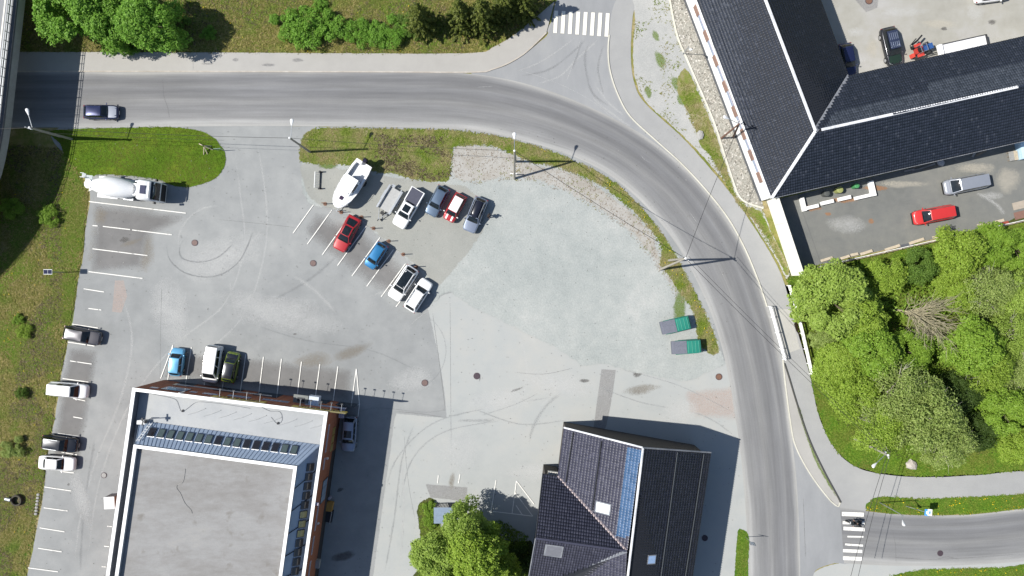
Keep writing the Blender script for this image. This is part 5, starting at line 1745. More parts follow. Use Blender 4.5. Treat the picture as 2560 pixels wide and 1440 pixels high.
for s in (-1, 1):
    MB().box((4.75, s * 1.42, 2.5), (.2, .26, .5)).tube([(4.6, s * 1.2, 2.7), (4.75, s * 1.4, 2.7)], .03, 5).build('mirror', M_trim, tm)
    MB().box((3.6, s * 1.255, 2.45), (1.1, .03, .7)).build('side_window', M_cglass, tm)
    MB().box((5.2, s * .92, .85), (.1, .42, .24)).build('headlamp', M_lamp, tm)
Md = Matrix.Translation((1.75, 0, 2.05)) @ Matrix.Rotation(PI, 4, 'Z') @ Matrix.Rotation(R(-9), 4, 'Y')
MB().lathe([(0, .55), (.15, .85), (1.0, 1.08), (2.2, 1.24), (3.0, 1.27), (3.8, 1.22), (4.7, 1.0), (5.5, .72), (5.8, .64)], Md, 30).build('drum', MW, tm, True)
MB().box((1.95, 0, 1.9), (.7, 1.5, 1.4)).build('gearbox_stand', MW, tm)
MB().lathe([(0, .55), (.5, .42), (.55, .30)], Matrix.Translation((-4.15, 0, 3.55)) @ Matrix.Rotation(PI / 2, 4, 'Y'), 18).build('hopper', MW, tm, True)
MB().box((-4.3, .75, 3.25), (1.0, .7, .06)).box((-5.0, 1.0, 3.3), (.55, .55, .05)).build('platform', plain('grating', (.36, .40, .40), .6), tm)
for y in (.75, 1.25):
    MB().tube([(-5.25, y, 3.3), (-5.25, y, 3.75), (-4.75, y, 3.75), (-4.75, y, 3.3)], .03, 6).build('hand_rail', MW, tm)
MB().lathe([(-.1, .05), (-.04, .34), (.0, .36), (.06, .3)], Matrix.Translation((-5.05, .05, 1.9)) @ Matrix.Rotation(PI / 2, 4, 'Y'), 18).build('chute_bowl', MW, tm, True)
ch = MB()
ch.loft([[Vector((x, y + dy, z)) for dy, z in ((-.26, z0 + .2), (-.2, z0), (.2, z0), (.26, z0 + .2))] for x, y, z0 in ((-4.4, -.45, 2.4), (-5.0, -.62, 2.0))], closed=False, cap=False)
ch.build('chute', MW, tm)
MB().box((-1.0, -1.05, 1.5), (2.1, .34, .5)).build('water_tank', MW, tm)
MB().box((2.62, .95, 2.9), (.9, .5, .05), .2).build('wind_deflector', plain('grey_deflector', (.30, .31, .33), .5), tm)
MB().tube([(2.4, .95, 1.0), (2.4, .95, 3.4)], .09, 8).build('exhaust', M_steel, tm)
for s in (-1, 1):
    for k in range(2):
        MB().box((2.3 + .0 * k, s * (.5 + .3 * k), 2.6), (.12, .12, .9)).build('cab_hose', M_trim, tm)

# motor boat on its trailer
bx, by = 884, 466
BH = heading(915, 420, 857, 512)
bt = thing('motor_boat', 'white cabin motor boat with black outboard on a road trailer', 'boat', P(bx, by), BH)
bt.scale = (1.1, 1.1, 1.05)
BW = plain('boat_gelcoat', (.80, .80, .80), .3, var=.02)
MDK = plain('boat_floor', (.62, .63, .64), .55, var=.05)
hr = []
for f, w, zk, zd in ((-2.95, 1.02, .62, 1.55), (-2.0, 1.18, .58, 1.56), (-.6, 1.24, .58, 1.60), (.7, 1.22, .60, 1.68), (1.7, 1.08, .68, 1.76), (2.4, .84, .85, 1.82), (2.85, .52, 1.1, 1.86), (3.05, .20, 1.35, 1.87), (3.1, .03, 1.4, 1.87)):
    hr.append([Vector((f, w, zd)), Vector((f, w * .98, zd - .25)), Vector((f, w * .80, zk + .30)), Vector((f, 0, zk)), Vector((f, -w * .80, zk + .30)), Vector((f, -w * .98, zd - .25)), Vector((f, -w, zd))])
MB().loft(hr, closed=False, cap=False).add([v for v in hr[0]], [tuple(range(7))]).build('hull', BW, bt, True)
dkm = MB()
fd_ = [(r[0].x, r[0].y, r[0].z) for r in hr if r[0].x > -.7]
dkm.loft([[Vector((x, w * k, z + .10 * (1 - k * k) + .01)) for k in (-1, -.6, -.2, .2, .6, 1)] for x, w, z in fd_], closed=False, cap=False)
dkm.build('foredeck', BW, bt, True)
MB().add([(-2.9, -.85, 1.05), (-.55, -.92, 1.05), (-.55, .92, 1.05), (-2.9, .85, 1.05)], [(0, 1, 2, 3)]).build('cockpit_floor', MDK, bt)
for s in (-1, 1):
    MB().loft([[Vector((x, s * w, z)), Vector((x, s * w, z + .03)), Vector((x, s * (w - .24), z + .03)), Vector((x, s * (w - .24), 1.04))] for x, w, z in ((-2.95, 1.0, 1.55), (-2.0, 1.14, 1.56), (-.55, 1.18, 1.60))], closed=False, cap=False).build('gunwale', BW, bt)
MB().box((-2.75, .62, 1.4), (.4, .75, .36)).box((-2.75, -.62, 1.4), (.4, .75, .36)).build('stern_seat', BW, bt)
cb = []
for x, w, h in ((-.75, .80, 1.05), (-.2, .86, 1.08), (.7, .82, 1.02), (1.15, .70, .55), (1.45, .55, .14)):
    cb.append([Vector((x, -w, 1.62)), Vector((x, -w * .92, 1.62 + h * .85)), Vector((x, -w * .7, 1.62 + h)), Vector((x, w * .7, 1.62 + h)), Vector((x, w * .92, 1.62 + h * .85)), Vector((x, w, 1.62))])
MB().loft(cb).build('cabin', BW, bt, True)
MB().box((.0, 0, 2.72), (1.65, 1.62, .07)).build('hardtop', BW, bt)
MB().patch((1.25, -.45, 2.10), (1.25, .45, 2.10), (.98, .54, 2.46), (.98, -.54, 2.46), 4, 2, (.05, 0, .05)).build('windscreen', BW, bt)
for s in (-1, 1):
    MB().patch((-.4, s * .90, 2.0), (.75, s * .86, 2.0), (.65, s * .82, 2.5), (-.4, s * .86, 2.5), 3, 2, (0, s * .05, 0)).build('side_window', M_cglass, bt)
MB().box((1.85, 0, 1.90), (.42, .42, .06)).build('deck_hatch', plain('smoked_hatch', (.035, .02, .045), .25), bt)
om = MB().loft([[Vector((-3.15 + dx * s_, dy * s_, z)) for dx, dy in ((.28, .15), (.28, -.15), (-.05, -.26), (-.32, -.18), (-.32, .18), (-.05, .26))] for z, s_ in ((1.35, .7), (1.5, 1.0), (1.95, 1.05), (2.12, .7))])
om.box((-3.2, 0, 1.0), (.22, .12, .9)).build('outboard', plain('black_outboard', (.015, .013, .03), .25), bt, True)
MB().tube([(2.9, .1, 1.9), (2.6, .55, 2.15), (1.4, 1.0, 2.1), (.2, 1.12, 2.05)], .022, 6).tube([(2.9, -.1, 1.9), (2.6, -.55, 2.15), (1.4, -1.0, 2.1), (.2, -1.12, 2.05)], .022, 6).build('deck_rail', M_steel, bt)
tr = thing('boat_trailer', 'galvanised road trailer carrying the white motor boat', 'trailer', P(bx, by), BH)
MB().tube([(3.9, 0, .5), (2.6, 0, .5), (-2.7, .35, .5)], .06, 6).tube([(2.6, 0, .5), (-2.7, -.35, .5)], .06, 6).build('frame', M_steel, tr)
for x in (-1.4, .2, 1.6):
    MB().box((x, 0, .54), (.1, 1.3, .08)).build('cross_member', M_steel, tr)
for s in (-1, 1):
    w_ = MB().lathe([(-.1, .2), (-.09, .30), (.09, .30), (.1, .2)], Matrix.Translation((-1.0, s * 1.16, .31)) @ Matrix.Rotation(PI / 2 * s, 4, 'Z'), 16).build('wheel', M_tyre_r, tr, True)
    MB().box((-1.0, s * 1.16, .66), (.75, .24, .04)).build('mudguard', M_trim, tr)
MB().tube([(3.5, .3, .05), (3.5, .3, .75)], .05, 6).build('jockey_wheel', M_darksteel, tr)
MB().box((3.1, 0, .85), (.2, .2, .6)).build('winch_post', M_steel, tr)

# open flat trailer between the boat and the pickup
ot = thing('open_trailer', 'empty galvanised open trailer between boat and white pickup', 'trailer', P(977, 501), heading(1000, 470, 955, 545))
MB().box((0, 0, .62), (3.1, 1.5, .06)).build('bed', plain('grey_ply_bed', (.36, .36, .35), .7), ot)
for s in (-1, 1):
    MB().box((0, s * .80, .80), (3.3, .05, .36)).box((0, s * .90, .97), (3.3, .24, .03)).build('side_panel', M_steel, ot)
    w_ = MB().lathe([(-.1, .2), (-.09, .29), (.09, .29), (.1, .2)], Matrix.Translation((-.2, s * 1.05, .30)) @ Matrix.Rotation(PI / 2 * s, 4, 'Z'), 16).build('wheel', M_tyre_r, ot, True)
    MB().box((-.2, s * 1.07, .64), (1.25, .22, .05)).build('mudguard', M_steel, ot)
MB().box((-1.75, -.5, .72), (.35, .45, .08)).build('tail_board', M_steel, ot)
MB().box((-1.65, .72, .8), (.3, .14, .4)).build('lamp_bracket', M_steel, ot)
MB().tube([(1.6, .65, .5), (2.9, 0, .5)], .05, 6).tube([(1.6, -.65, .5), (2.9, 0, .5)], .05, 6).build('drawbar', M_steel, ot)
MB().box((1.95, .05, .62), (.4, .5, .24)).build('winch', M_trim, ot)
MB().lathe([(-.06, .05), (-.05, .13), (.05, .13), (.06, .05)], Matrix.Translation((2.75, .24, .16)) @ Matrix.Rotation(PI / 2, 4, 'Z'), 12).tube([(2.75, .18, .1), (2.75, .18, .8)], .035, 6).build('jockey_wheel', M_trim, ot)
MB().box((3.0, 0, .54), (.3, .1, .1)).build('coupling', M_darksteel, ot)

# red tractor with blue bonnet, white trailer bed under the eave
tc = thing('tractor', 'small red and blue tractor beside the black off-road wagon', 'tractor', P(2298, 128), R(20))
MB().box((.55, 0, .95), (1.1, .7, .6)).build('bonnet', plain('tractor_blue', (.03, .085, .24), .4), tc)
MB().box((-.35, 0, .7), (1.3, .7, .5)).build('chassis', plain('tractor_red', (.42, .04, .03), .5), tc)
for x, r, w in ((-.7, .55, .7), (.85, .36, .6)):
    for s in (-1, 1):
        MB().lathe([(-.14, r * .6), (-.13, r * .95), (.13, r * .95), (.14, r * .6)], Matrix.Translation((x, s * w, r)) @ Matrix.Rotation(PI / 2 * s, 4, 'Z'), 16).build('wheel', M_tyre_r, tc, True)
for s in (-1, 1):
    MB().box((-.7, s * .66, 1.14), (.9, .36, .06)).build('fender', plain('fender_red', (.5, .05, .035), .5), tc)
MB().box((-.55, 0, 1.1), (.5, .5, .14)).box((-.8, 0, 1.35), (.1, .5, .4)).build('seat', M_trim, tc)
MB().box((-.15, 0, 2.0), (.06, .9, .06)).box((-.95, 0, 2.0), (.06, .9, .06)).box((-.55, .45, 2.0), (.8, .05, .05)).box((-.55, -.45, 2.0), (.8, .05, .05)).tube([(-.95, .45, .9), (-.95, .45, 2.0)], .03, 5).tube([(-.95, -.45, .9), (-.95, -.45, 2.0)], .03, 5).build('roll_bar', M_steel, tc)
MB().tube([(-1.0, .3, .6), (-1.6, .9, 1.1), (-.6, 1.5, 1.2)], .06, 6).box((-.3, 1.35, 1.2), (1.2, .18, .14), .5).box((-.8, 1.1, 1.0), (.9, .22, .2), .35).build('loader_arm', M_trim, tc)
MB().box((-1.4, -.35, .55), (.35, .5, .6)).build('weight_block', plain('weight_red', (.55, .06, .04), .5), tc)
tb_ = thing('flatbed_trailer', 'white flatbed trailer reaching under the courtyard eave', 'trailer', P(2400, 124), R(12.5))
MB().box((0, 0, .75), (5.9, 1.9, .08)).build('bed', plain('pale_bed', (.66, .66, .68), .6), tb_)
for y in (-.98, .98):
    MB().box((0, y, .9), (6.0, .05, .3)).build('side_board', M_darksteel, tb_)
MB().box((3.02, 0, .9), (.06, 1.9, .3)).build('tail_board', M_darksteel, tb_)
MB().box((-3.15, 0, 1.0), (.5, 1.9, .45)).build('head_board', M_white, tb_)
MB().tube([(-3.3, .2, .6), (-4.9, .1, .5)], .07, 6).build('drawbar', M_darksteel, tb_)
for s in (-1, 1):
    MB().lathe([(-.1, .2), (-.09, .34), (.09, .34), (.1, .2)], Matrix.Translation((.3, s * .8, .36)) @ Matrix.Rotation(PI / 2 * s, 4, 'Z'), 14).build('wheel', M_tyre_r, tb_, True)

# green skip containers with dark chevron front covers
CG = plain('container_green', (.018, .19, .14), .45, var=.08)
CGd = plain('container_green_side', (.02, .15, .11), .5, var=.08)
CS = plain('chevron_cover', (.085, .093, .125), .5, var=.1)
for nm, cx, cy, a, lab in (('skip_container', 1686, 812, 13.5, 'upper of the two green containers beside the road verge'), ('skip_container', 1713, 866, 4.5, 'lower green container nearest the yard exit')):
    k = thing(nm, lab, 'container', P(cx, cy), R(a), 'green containers')
    MB().prism([(-1.85, -.80), (.2, -.80), (.2, .80), (-1.85, .80)], .10, .55).build('base_tray', CS, k)
    fr = MB()
    fr.add([(-1.86, -.82, .60), (-.05, -.82, 1.10), (-.05, .82, 1.10), (-1.86, .82, .60)], [(0, 1, 2, 3)])
    fr.build('front_cover', CS, k)
    for j in range(11):
        x = -1.72 + j * .15
        q = lambda xx, y: (xx, y, .60 + (min(xx, -.06) + 1.86) * .276 + .012)
        for s in (-1, 1):
            MB().tube([q(x, s * .75), q(min(x + .22, -.08), s * .04)], .022, 4).build('chevron_rib', plain('chevron_rib', (.13, .14, .18), .5) if j + s == -1 else bpy.data.materials['chevron_rib'], k)
    hp = []
    for x, h in ((-.02, 1.08), (.06, 1.28), (1.30, 1.42), (1.62, 1.36), (1.80, 1.0), (1.84, .2)):
        hp.append([Vector((x, -.78, .2)), Vector((x, -.80, h - .06)), Vector((x, -.70, h)), Vector((x, .70, h)), Vector((x, .80, h - .06)), Vector((x, .78, .2))])
    MB().loft(hp).build('hopper_lid', CG, k, True)
    for x, h in ((.10, 1.29), (.55, 1.345), (.98, 1.39), (1.40, 1.415)):
        MB().box((x, 0, h + .02), (.05, 1.42, .05)).build('lid_rib', plain('lid_rib', (.10, .34, .25), .4) if x < .2 else bpy.data.materials['lid_rib'], k)
    for s in (-1, 1):
        MB().box((0, s * .86, .75), (2.9, .07, .16)).build('side_beam', CGd, k)
    for x in (-1.6, 1.5):
        MB().box((x, 0, .06), (.2, 1.5, .12)).build('skid', M_trim, k)

# ------------------------------------------------------------------ people
M_skin = plain('skin', (.42, .26, .19), .6, var=.05)
M_cloth = plain('black_jacket', (.014, .014, .018), .8)
M_trous = plain('dark_trousers', (.03, .032, .045), .85)
M_hair = plain('dark_hair', (.03, .02, .014), .7)
M_leath = plain('black_leather', (.010, .010, .012), .45)


def skin_mesh(name, verts, edges, radii, mat, parent, sub=1, root=0):
    me = bpy.data.meshes.new(name)
    me.from_pydata(verts, edges, [])
    o = bpy.data.objects.new(name, me)
    COL.objects.link(o)
    o.parent = parent
    mo = o.modifiers.new('skin', 'SKIN')
    lay = me.skin_vertices[0].data if me.skin_vertices else None
    if lay is None:
        bm = bmesh.new()
        bm.from_mesh(me)
        bm.verts.layers.skin.verify()
        bm.to_mesh(me)
        bm.free()
        lay = me.skin_vertices[0].data
    for i, r in enumerate(radii):
        lay[i].radius = r if isinstance(r, tuple) else (r, r)
        lay[i].use_root = (i == root)
    mo.use_smooth_shade = True
    s = o.modifiers.new('sub', 'SUBSURF')
    s.levels = s.render_levels = sub
    me.materials.append(mat)
    return o


def figure(t, J, helmet=False):
    """J: joints; one continuous body, clothes and hair as its children"""
    names = list(J)
    idx = {n: i for i, n in enumerate(names)}
    V = [Vector(J[n]) for n in names]
    rad = {'pelvis': (.155, .115), 'chest': (.17, .12), 'neck': .058, 'head': (.088, .095), 'crown': (.07, .078), 'nose': .016}
    E = [('pelvis', 'chest'), ('chest', 'neck'), ('neck', 'head'), ('head', 'crown'), ('head', 'nose')]
    rl = {'sh': .06, 'el': .043, 'wr': .029, 'hip': .085, 'kn': .058, 'an': .04, 'toe': .034, 'ear': .018}
    for s in 'ab':
        E += [('chest', 'sh' + s), ('sh' + s, 'el' + s), ('el' + s, 'wr' + s), ('pelvis', 'hip' + s), ('hip' + s, 'kn' + s), ('kn' + s, 'an' + s), ('an' + s, 'toe' + s), ('head', 'ear' + s)]
    R_ = []
    for n in names:
        R_.append(rad[n] if n in rad else rl[n[:-1]])
    # hands: palm and five fingers of different length, curled
    for s in 'ab':
        w, e = V[idx['wr' + s]], V[idx['el' + s]]
        d = (w - e).normalized()
        sd = d.cross(Vector((0, 0, 1)))
        sd = sd.normalized() if sd.length > .1 else Vector((1, 0, 0))
        cu = sd.cross(d)
        pa = len(V)
        V.append(w + d * .055)
        R_.append((.036, .018))
        E.append((idx['wr' + s], pa))
        for k, ln in ((-1.5, .062), (-.5, .078), (.5, .074), (1.5, .056)):
            b = len(V)
            V += [w + d * .095 + sd * k * .018, w + d * (.095 + ln * .6) + sd * k * .019 + cu * .012, w + d * (.095 + ln) + sd * k * .018 + cu * .034]
            R_ += [.010, .009, .008]
            E += [(pa, b), (b, b + 1), (b + 1, b + 2)]
        b = len(V)
        V += [w + d * .05 + sd * .045, w + d * .09 + sd * .058 + cu * .015]
        R_ += [.011, .009]
        E += [(pa, b), (b, b + 1)]
    EE = [(idx[a] if isinstance(a, str) else a, idx[b] if isinstance(b, str) else b) for a, b in E]
    skin_mesh('body', V, EE, R_, M_skin, t, 1, idx['pelvis'])

    def cloth(name, chain, k, mat, edges):
        ii = {n: i for i, n in enumerate(chain)}
        rr = []
        for n in chain:
            r = rad[n] if n in rad else rl[n[:-1]]
            rr.append(tuple(x * k + .012 for x in r) if isinstance(r, tuple) else r * k + .012)
        return skin_mesh(name, [J[n] for n in chain], [(ii[a], ii[b]) for a, b in edges], rr, mat, t, 1, 0)
    jm = M_leath if helmet else M_cloth
    cloth('jacket', ['chest', 'pelvis', 'sha', 'ela', 'wra', 'shb', 'elb', 'wrb'], 1.13, jm, [('pelvis', 'chest'), ('chest', 'sha'), ('sha', 'ela'), ('ela', 'wra'), ('chest', 'shb'), ('shb', 'elb'), ('elb', 'wrb')])
    cloth('trousers', ['pelvis', 'hipa', 'kna', 'ana', 'hipb', 'knb', 'anb'], 1.15, M_leath if helmet else M_trous, [('pelvis', 'hipa'), ('hipa', 'kna'), ('kna', 'ana'), ('pelvis', 'hipb'), ('hipb', 'knb'), ('knb', 'anb')])
    hd, cr, no = Vector(J['head']), Vector(J['crown']), Vector(J['nose'])
    f = (no - hd).normalized()
    upv = (cr - hd).normalized()
    M = Matrix.Translation(hd + upv * .05 - f * .015)
    if helmet:
        MB().lathe([(-.15, .05), (-.12, .11), (-.03, .15), (.07, .14), (.13, .09), (.155, .02)], Matrix.Translation(hd + upv * .04) @ Matrix.Rotation(-PI / 2, 4, 'Y'), 16).build('helmet', M_trim, t, True)
    else:
        MB().lathe([(-.02, .10), (.04, .112), (.10, .09), (.135, .04), (.14, .005)], M @ Matrix.Rotation(-PI / 2, 4, 'Y'), 14).build('hair', M_hair, t, True)
        sd = f.cross(upv)
        for s in (-1, 1):
            MB().lathe([(-.012, .003), (0, .012), (.012, .003)], Matrix.Translation(hd + f * .085 + sd * s * .034 + upv * .012), 8).build('eye', M_trim, t, True)
    for s in 'ab':
        a, o = Vector(J['an' + s]), Vector(J['toe' + s])
        MB().loft([[Vector((p.x + q.x * k, p.y + q.y * k, p.z + dz)) for k, dz in ((-1, -.045), (-1, .02), (1, .02), (1, -.045))] for p, q in ((a - (o - a) * .35, (o - a).cross(Vector((0, 0, 1))).normalized() * .045), (o + (o - a) * .15, (o - a).cross(Vector((0, 0, 1))).normalized() * .05))]).build('shoe', M_trim, t)


pe = thing('person', 'person in dark clothes standing right of the silver-blue estate', 'person', P(1222, 541), R(-30))
figure(pe, {'pelvis': (0, 0, .93), 'chest': (.01, 0, 1.30), 'neck': (.01, 0, 1.50), 'head': (.02, 0, 1.62), 'crown': (.01, 0, 1.70), 'nose': (.125, 0, 1.615), 'sha': (.0, .19, 1.42), 'ela': (-.03, .26, 1.14), 'wra': (.10, .25, .93), 'hipa': (0, .10, .88), 'kna': (.03, .11, .48), 'ana': (-.01, .12, .08), 'toea': (.13, .14, .05), 'shb': (.0, -.19, 1.42), 'elb': (-.02, -.27, 1.14), 'wrb': (.16, -.22, 1.02), 'hipb': (0, -.10, .88), 'knb': (.08, -.11, .48), 'anb': (.10, -.12, .08), 'toeb': (.24, -.14, .05), 'eara': (.015, .095, 1.62), 'earb': (.015, -.095, 1.62)})

mc = thing('motorcycle', 'black motorcycle crossing the lower pedestrian crossing', 'motorcycle', P(2130, 1303), R(172))
for x in (.70, -.70):
    w_ = MB().lathe([(-.07, .22), (-.06, .30), (0, .32), (.06, .30), (.07, .22)], Matrix.Translation((x, 0, .32)) @ Matrix.Rotation(PI / 2, 4, 'Z'), 20).build('wheel', M_tyre_r, mc, True)
    MB().lathe([(-.05, .21), (-.03, .17), (.03, .17), (.05, .21)], Matrix.Translation((x, 0, .32)) @ Matrix.Rotation(PI / 2, 4, 'Z'), 16).build('rim', M_rim, w_, True)
MB().loft([[Vector((x, w * k, z)) for k, z in ((-1, z0), (-.9, z1), (0, z1 + .05), (.9, z1), (1, z0))] for x, w, z0, z1 in ((.45, .10, .6, .86), (.25, .17, .55, .98), (-.05, .15, .6, .92), (-.15, .11, .65, .84))]).build('fuel_tank', M_leath, mc, True)
MB().loft([[Vector((x, w * k, z)) for k, z in ((-1, z1 - .12), (-.8, z1), (.8, z1), (1, z1 - .12))] for x, w, z1 in ((-.12, .12, .82), (-.5, .16, .80), (-.85, .10, .92))]).build('seat', M_trim, mc, True)
MB().box((.02, 0, .45), (.5, .34, .4)).build('engine', M_steel, mc)
for s in (-1, 1):
    MB().tube([(.70, s * .11, .32), (.48, s * .10, .98)], .03, 6).build('fork', M_steel, mc)
    MB().tube([(.1, s * .2, .35), (-.5, s * .22, .35), (-.85, s * .22, .45)], .05, 8).build('exhaust', M_steel, mc)
    MB().box((-.68, s * .30, .66), (.42, .2, .3)).build('pannier', M_leath, mc)
MB().tube([(.36, .40, 1.06), (.46, .2, 1.08), (.48, 0, 1.02), (.46, -.2, 1.08), (.36, -.40, 1.06)], .022, 6).build('handlebar', M_trim, mc)
MB().lathe([(-.06, .04), (.0, .09), (.06, .10)], Matrix.Translation((.60, 0, .92)), 12).build('headlamp', M_lamp, mc, True)
MB().loft([[Vector((x, w * k, z)) for k in (-1, 0, 1)] for x, w, z in ((.62, .16, .95), (.50, .18, 1.15), (.38, .14, 1.30))], closed=False, cap=False).build('windscreen', M_cglass, mc)
for x in (.72, -.75):
    MB().loft([[Vector((x + math.cos(a) * .345, y, .32 + math.sin(a) * .345)) for y in (-.08, .08)] for a in (.6, 1.0, 1.5, 2.0, 2.5)], closed=False, cap=False).build('mudguard', M_leath, mc)
rd = thing('person', 'rider in black leathers and helmet seated on the motorcycle', 'person', P(2130, 1303), R(172))
figure(rd, {'pelvis': (-.32, 0, .92), 'chest': (-.12, 0, 1.27), 'neck': (-.05, 0, 1.45), 'head': (.01, 0, 1.56), 'crown': (.01, 0, 1.64), 'nose': (.115, 0, 1.55), 'sha': (-.10, .20, 1.38), 'ela': (.10, .33, 1.18), 'wra': (.29, .36, 1.10), 'hipa': (-.30, .12, .90), 'kna': (.06, .26, .74), 'ana': (-.10, .26, .36), 'toea': (.05, .28, .31), 'shb': (-.10, -.20, 1.38), 'elb': (.10, -.33, 1.18), 'wrb': (.29, -.36, 1.10), 'hipb': (-.30, -.12, .90), 'knb': (.06, -.26, .74), 'anb': (-.10, -.26, .36), 'toeb': (.05, -.28, .31), 'eara': (.0, .095, 1.56), 'earb': (.0, -.095, 1.56)}, helmet=True)
# ------------------------------------------------------------------ poles, lamps, signs, wires
M_pole = plain('grey_timber_pole', (.30, .28, .24), .85, var=.2, scale=5)
M_poleb = plain('brown_timber_pole', (.17, .09, .065), .85, var=.2, scale=5)
M_lampw = plain('white_lamp_head', (.72, .72, .72), .4)
M_wire = plain('power_cable', (.02, .02, .02), .6)


def lamp_head(parent, a, b):
    a, b = Vector(a), Vector(b)
    d = (b - a).normalized()
    m = MB().tube([a, b], .045, 6)
    arm = m.build('lamp_arm', M_steel, parent)
    rot = d.to_track_quat('X', 'Z').to_matrix().to_4x4()
    MB().lathe([(-.1, .06), (.15, .13), (.45, .22), (.62, .19), (.70, .05)], Matrix.Translation(b) @ rot @ Matrix.Diagonal((1, 1, .55, 1)), 14).build('lamp_head', M_lampw, parent, True)
    return arm


def top_at(px, py, z):
    return P(px, py, z)


def pole(label, base, top, z, lamp=None, legs=None, r=.15, mat=None, name='utility_pole', cat='utility pole', cross=None, cap=True, group=None):
    b = P(*base)
    t = thing(name, label, cat, b, 0, group)
    T = P(top[0], top[1], z) - b
    mat = mat or M_pole
    MB().tube([(0, 0, 0), T], r, 10, r * .7).build('pole', mat, t)
    if legs:
        for l in legs:
            MB().tube([P(*l) - b, T - Vector((0, 0, .5))], r, 10, r * .7).build('pole', mat, t)
    if cap:
        MB().lathe([(0, r * .85), (.08, r * .85), (.14, .02)], Matrix.Translation(T) @ Matrix.Rotation(-PI / 2, 4, 'Y'), 10).build('pole_cap', M_lampw, t)
    if lamp:
        lamp_head(t, T - Vector((0, 0, .5)), P(lamp[0], lamp[1], z + .1) - b)
    if cross:
        c0, c1 = P(cross[0], cross[1], z - .3) - b, P(cross[2], cross[3], z - .3) - b
        MB().tube([c0, c1], .07, 6).build('crossarm', M_steel, t)
        for k in range(3):
            c = c0.lerp(c1, (k + .25) / 2.5)
            MB().lathe([(0, .05), (.05, .07), (.12, .05), (.18, .07), (.24, .03)], Matrix.Translation(c) @ Matrix.Rotation(-PI / 2, 4, 'Y'), 8).build('insulator', M_lampw, t)
    return b + T


G_U = 'utility poles along the street'
tA = pole('utility pole with lamp in the bridge shadow beside the lawn', (180, 348), (74, 319), 8.2, lamp=(71, 286), cross=(64, 318, 82, 324), group=G_U, legs=[(150, 341)])
tB = pole('single utility pole with lamp at the lot entrance and verge', (775, 380), (724, 345), 8.2, lamp=(729, 312), group=G_U)
tC = pole('A-frame utility pole with lamp between verge and gravel yard', (1286, 447), (1286, 377), 8.6, lamp=(1286, 346), legs=[(1289, 404)], group=G_U)
MB().box(P(1284, 434, 1.0), (.9, .12, .1)).build('pole_bracket', M_lampw, None)
bpy.data.objects['pole_bracket'].parent = bpy.data.objects[[o.name for o in bpy.data.objects if o.get('label', '').startswith('A-frame utility pole with lamp')][0]]
bpy.data.objects['pole_bracket'].location = -P(1286, 447)
tD = pole('A-frame utility pole leaning over the road from the weedy verge', (1650, 674), (1714, 646), 9.6, legs=[(1672, 651)], r=.16, cross=(1705, 640, 1722, 653), group=G_U)
tE = pole('brown utility pole with lamp standing in the stone bed', (1803, 346), (1851, 307), 7.8, lamp=(1820, 296), legs=[(1833, 343)], r=.13, mat=M_poleb, cross=(1843, 302, 1858, 312), group=G_U)
tF = pole('leaning utility pole with lamp on the grass below the forest', (2137, 1097), (2220, 1138), 8.2, lamp=(2190, 1159), r=.16, cross=(2212, 1128, 2222, 1146), group=G_U)
pole('thin steel street lamp on the flowery grass island', (2199, 1256), (2259, 1290), 5.6, lamp=(2257, 1302), r=.06, mat=M_steel, name='street_lamp', cat='street lamp', cap=False)
pole('short white lamp post at the edge of the stone bed', (1707, 135), (1722, 116), 3.4, lamp=(1724, 122), r=.06, mat=M_steel, name='street_lamp', cat='street lamp', cap=False)


def wire(label, a, b, sag=.6, r=.022, off=(0, 0, 0)):
    a, b = Vector(a) + Vector(off), Vector(b) + Vector(off)
    pts = []
    for k in range(15):
        t = k / 14
        p = a.lerp(b, t)
        p.z -= sag * 4 * t * (1 - t)
        pts.append(p)
    tag(MB().tube(pts, r, 5).build('power_cable', M_wire), label, 'cable', 'overhead cables')


wire('cable from the bridge-shadow pole to the pole at the lot entrance', tA, tB, .9)
wire('second cable above the lawn ending at the bridge-shadow pole', tA, P(560, 340, 7.6), .5, .014, (0, -.5, 0))
wire('cable from the lot entrance pole to the A-frame pole on the verge', tB, tC, .8)
wire('cable between the two A-frame poles along the gravel yard', tC, tD, .9, .028)
wire('cable crossing the road from leaning A-frame pole to brown pole', tD, tE, .6, .028)
wire('left cable of the pair from A-frame pole to the forest pole', tD, tF, 1.0, .024)
wire('right cable of the pair from A-frame pole to the forest pole', tD, tF, 1.1, .020, (.35, .25, 0))
wire('cable from the brown pole up along the roof edge', tE, P(1712, -120, 8), .5)
wire('left cable of the pair crossing the lower pedestrian crossing', tF, P(2122, 1470, 8.2), .3, .026, (-.12, 0, 0))
wire('right cable of the pair crossing the lower pedestrian crossing', tF, P(2134, 1470, 8.2), .3, .026, (.25, 0, 0))
wire('cable from the bridge-shadow pole over the road bridge', tA, P(-140, 325, 9.5), .2, .03)


def road_sign(label, base, z, rz, sz, mat, mark, name='road_sign'):
    t = thing(name, label, 'sign', P(*base), rz)
    MB().tube([(0, 0, 0), (0, 0, z)], .035, 8).build('post', M_steel, t)
    b = MB().box((.05, 0, z - sz / 2), (.04, sz, sz), 0, R(-14)).build('sign_board', mat, t)
    mark(b, z - sz / 2)
    return t


M_sblue = plain('sign_blue', (.03, .22, .58), .5)
M_swhite = plain('sign_white', (.75, .77, .78), .5)


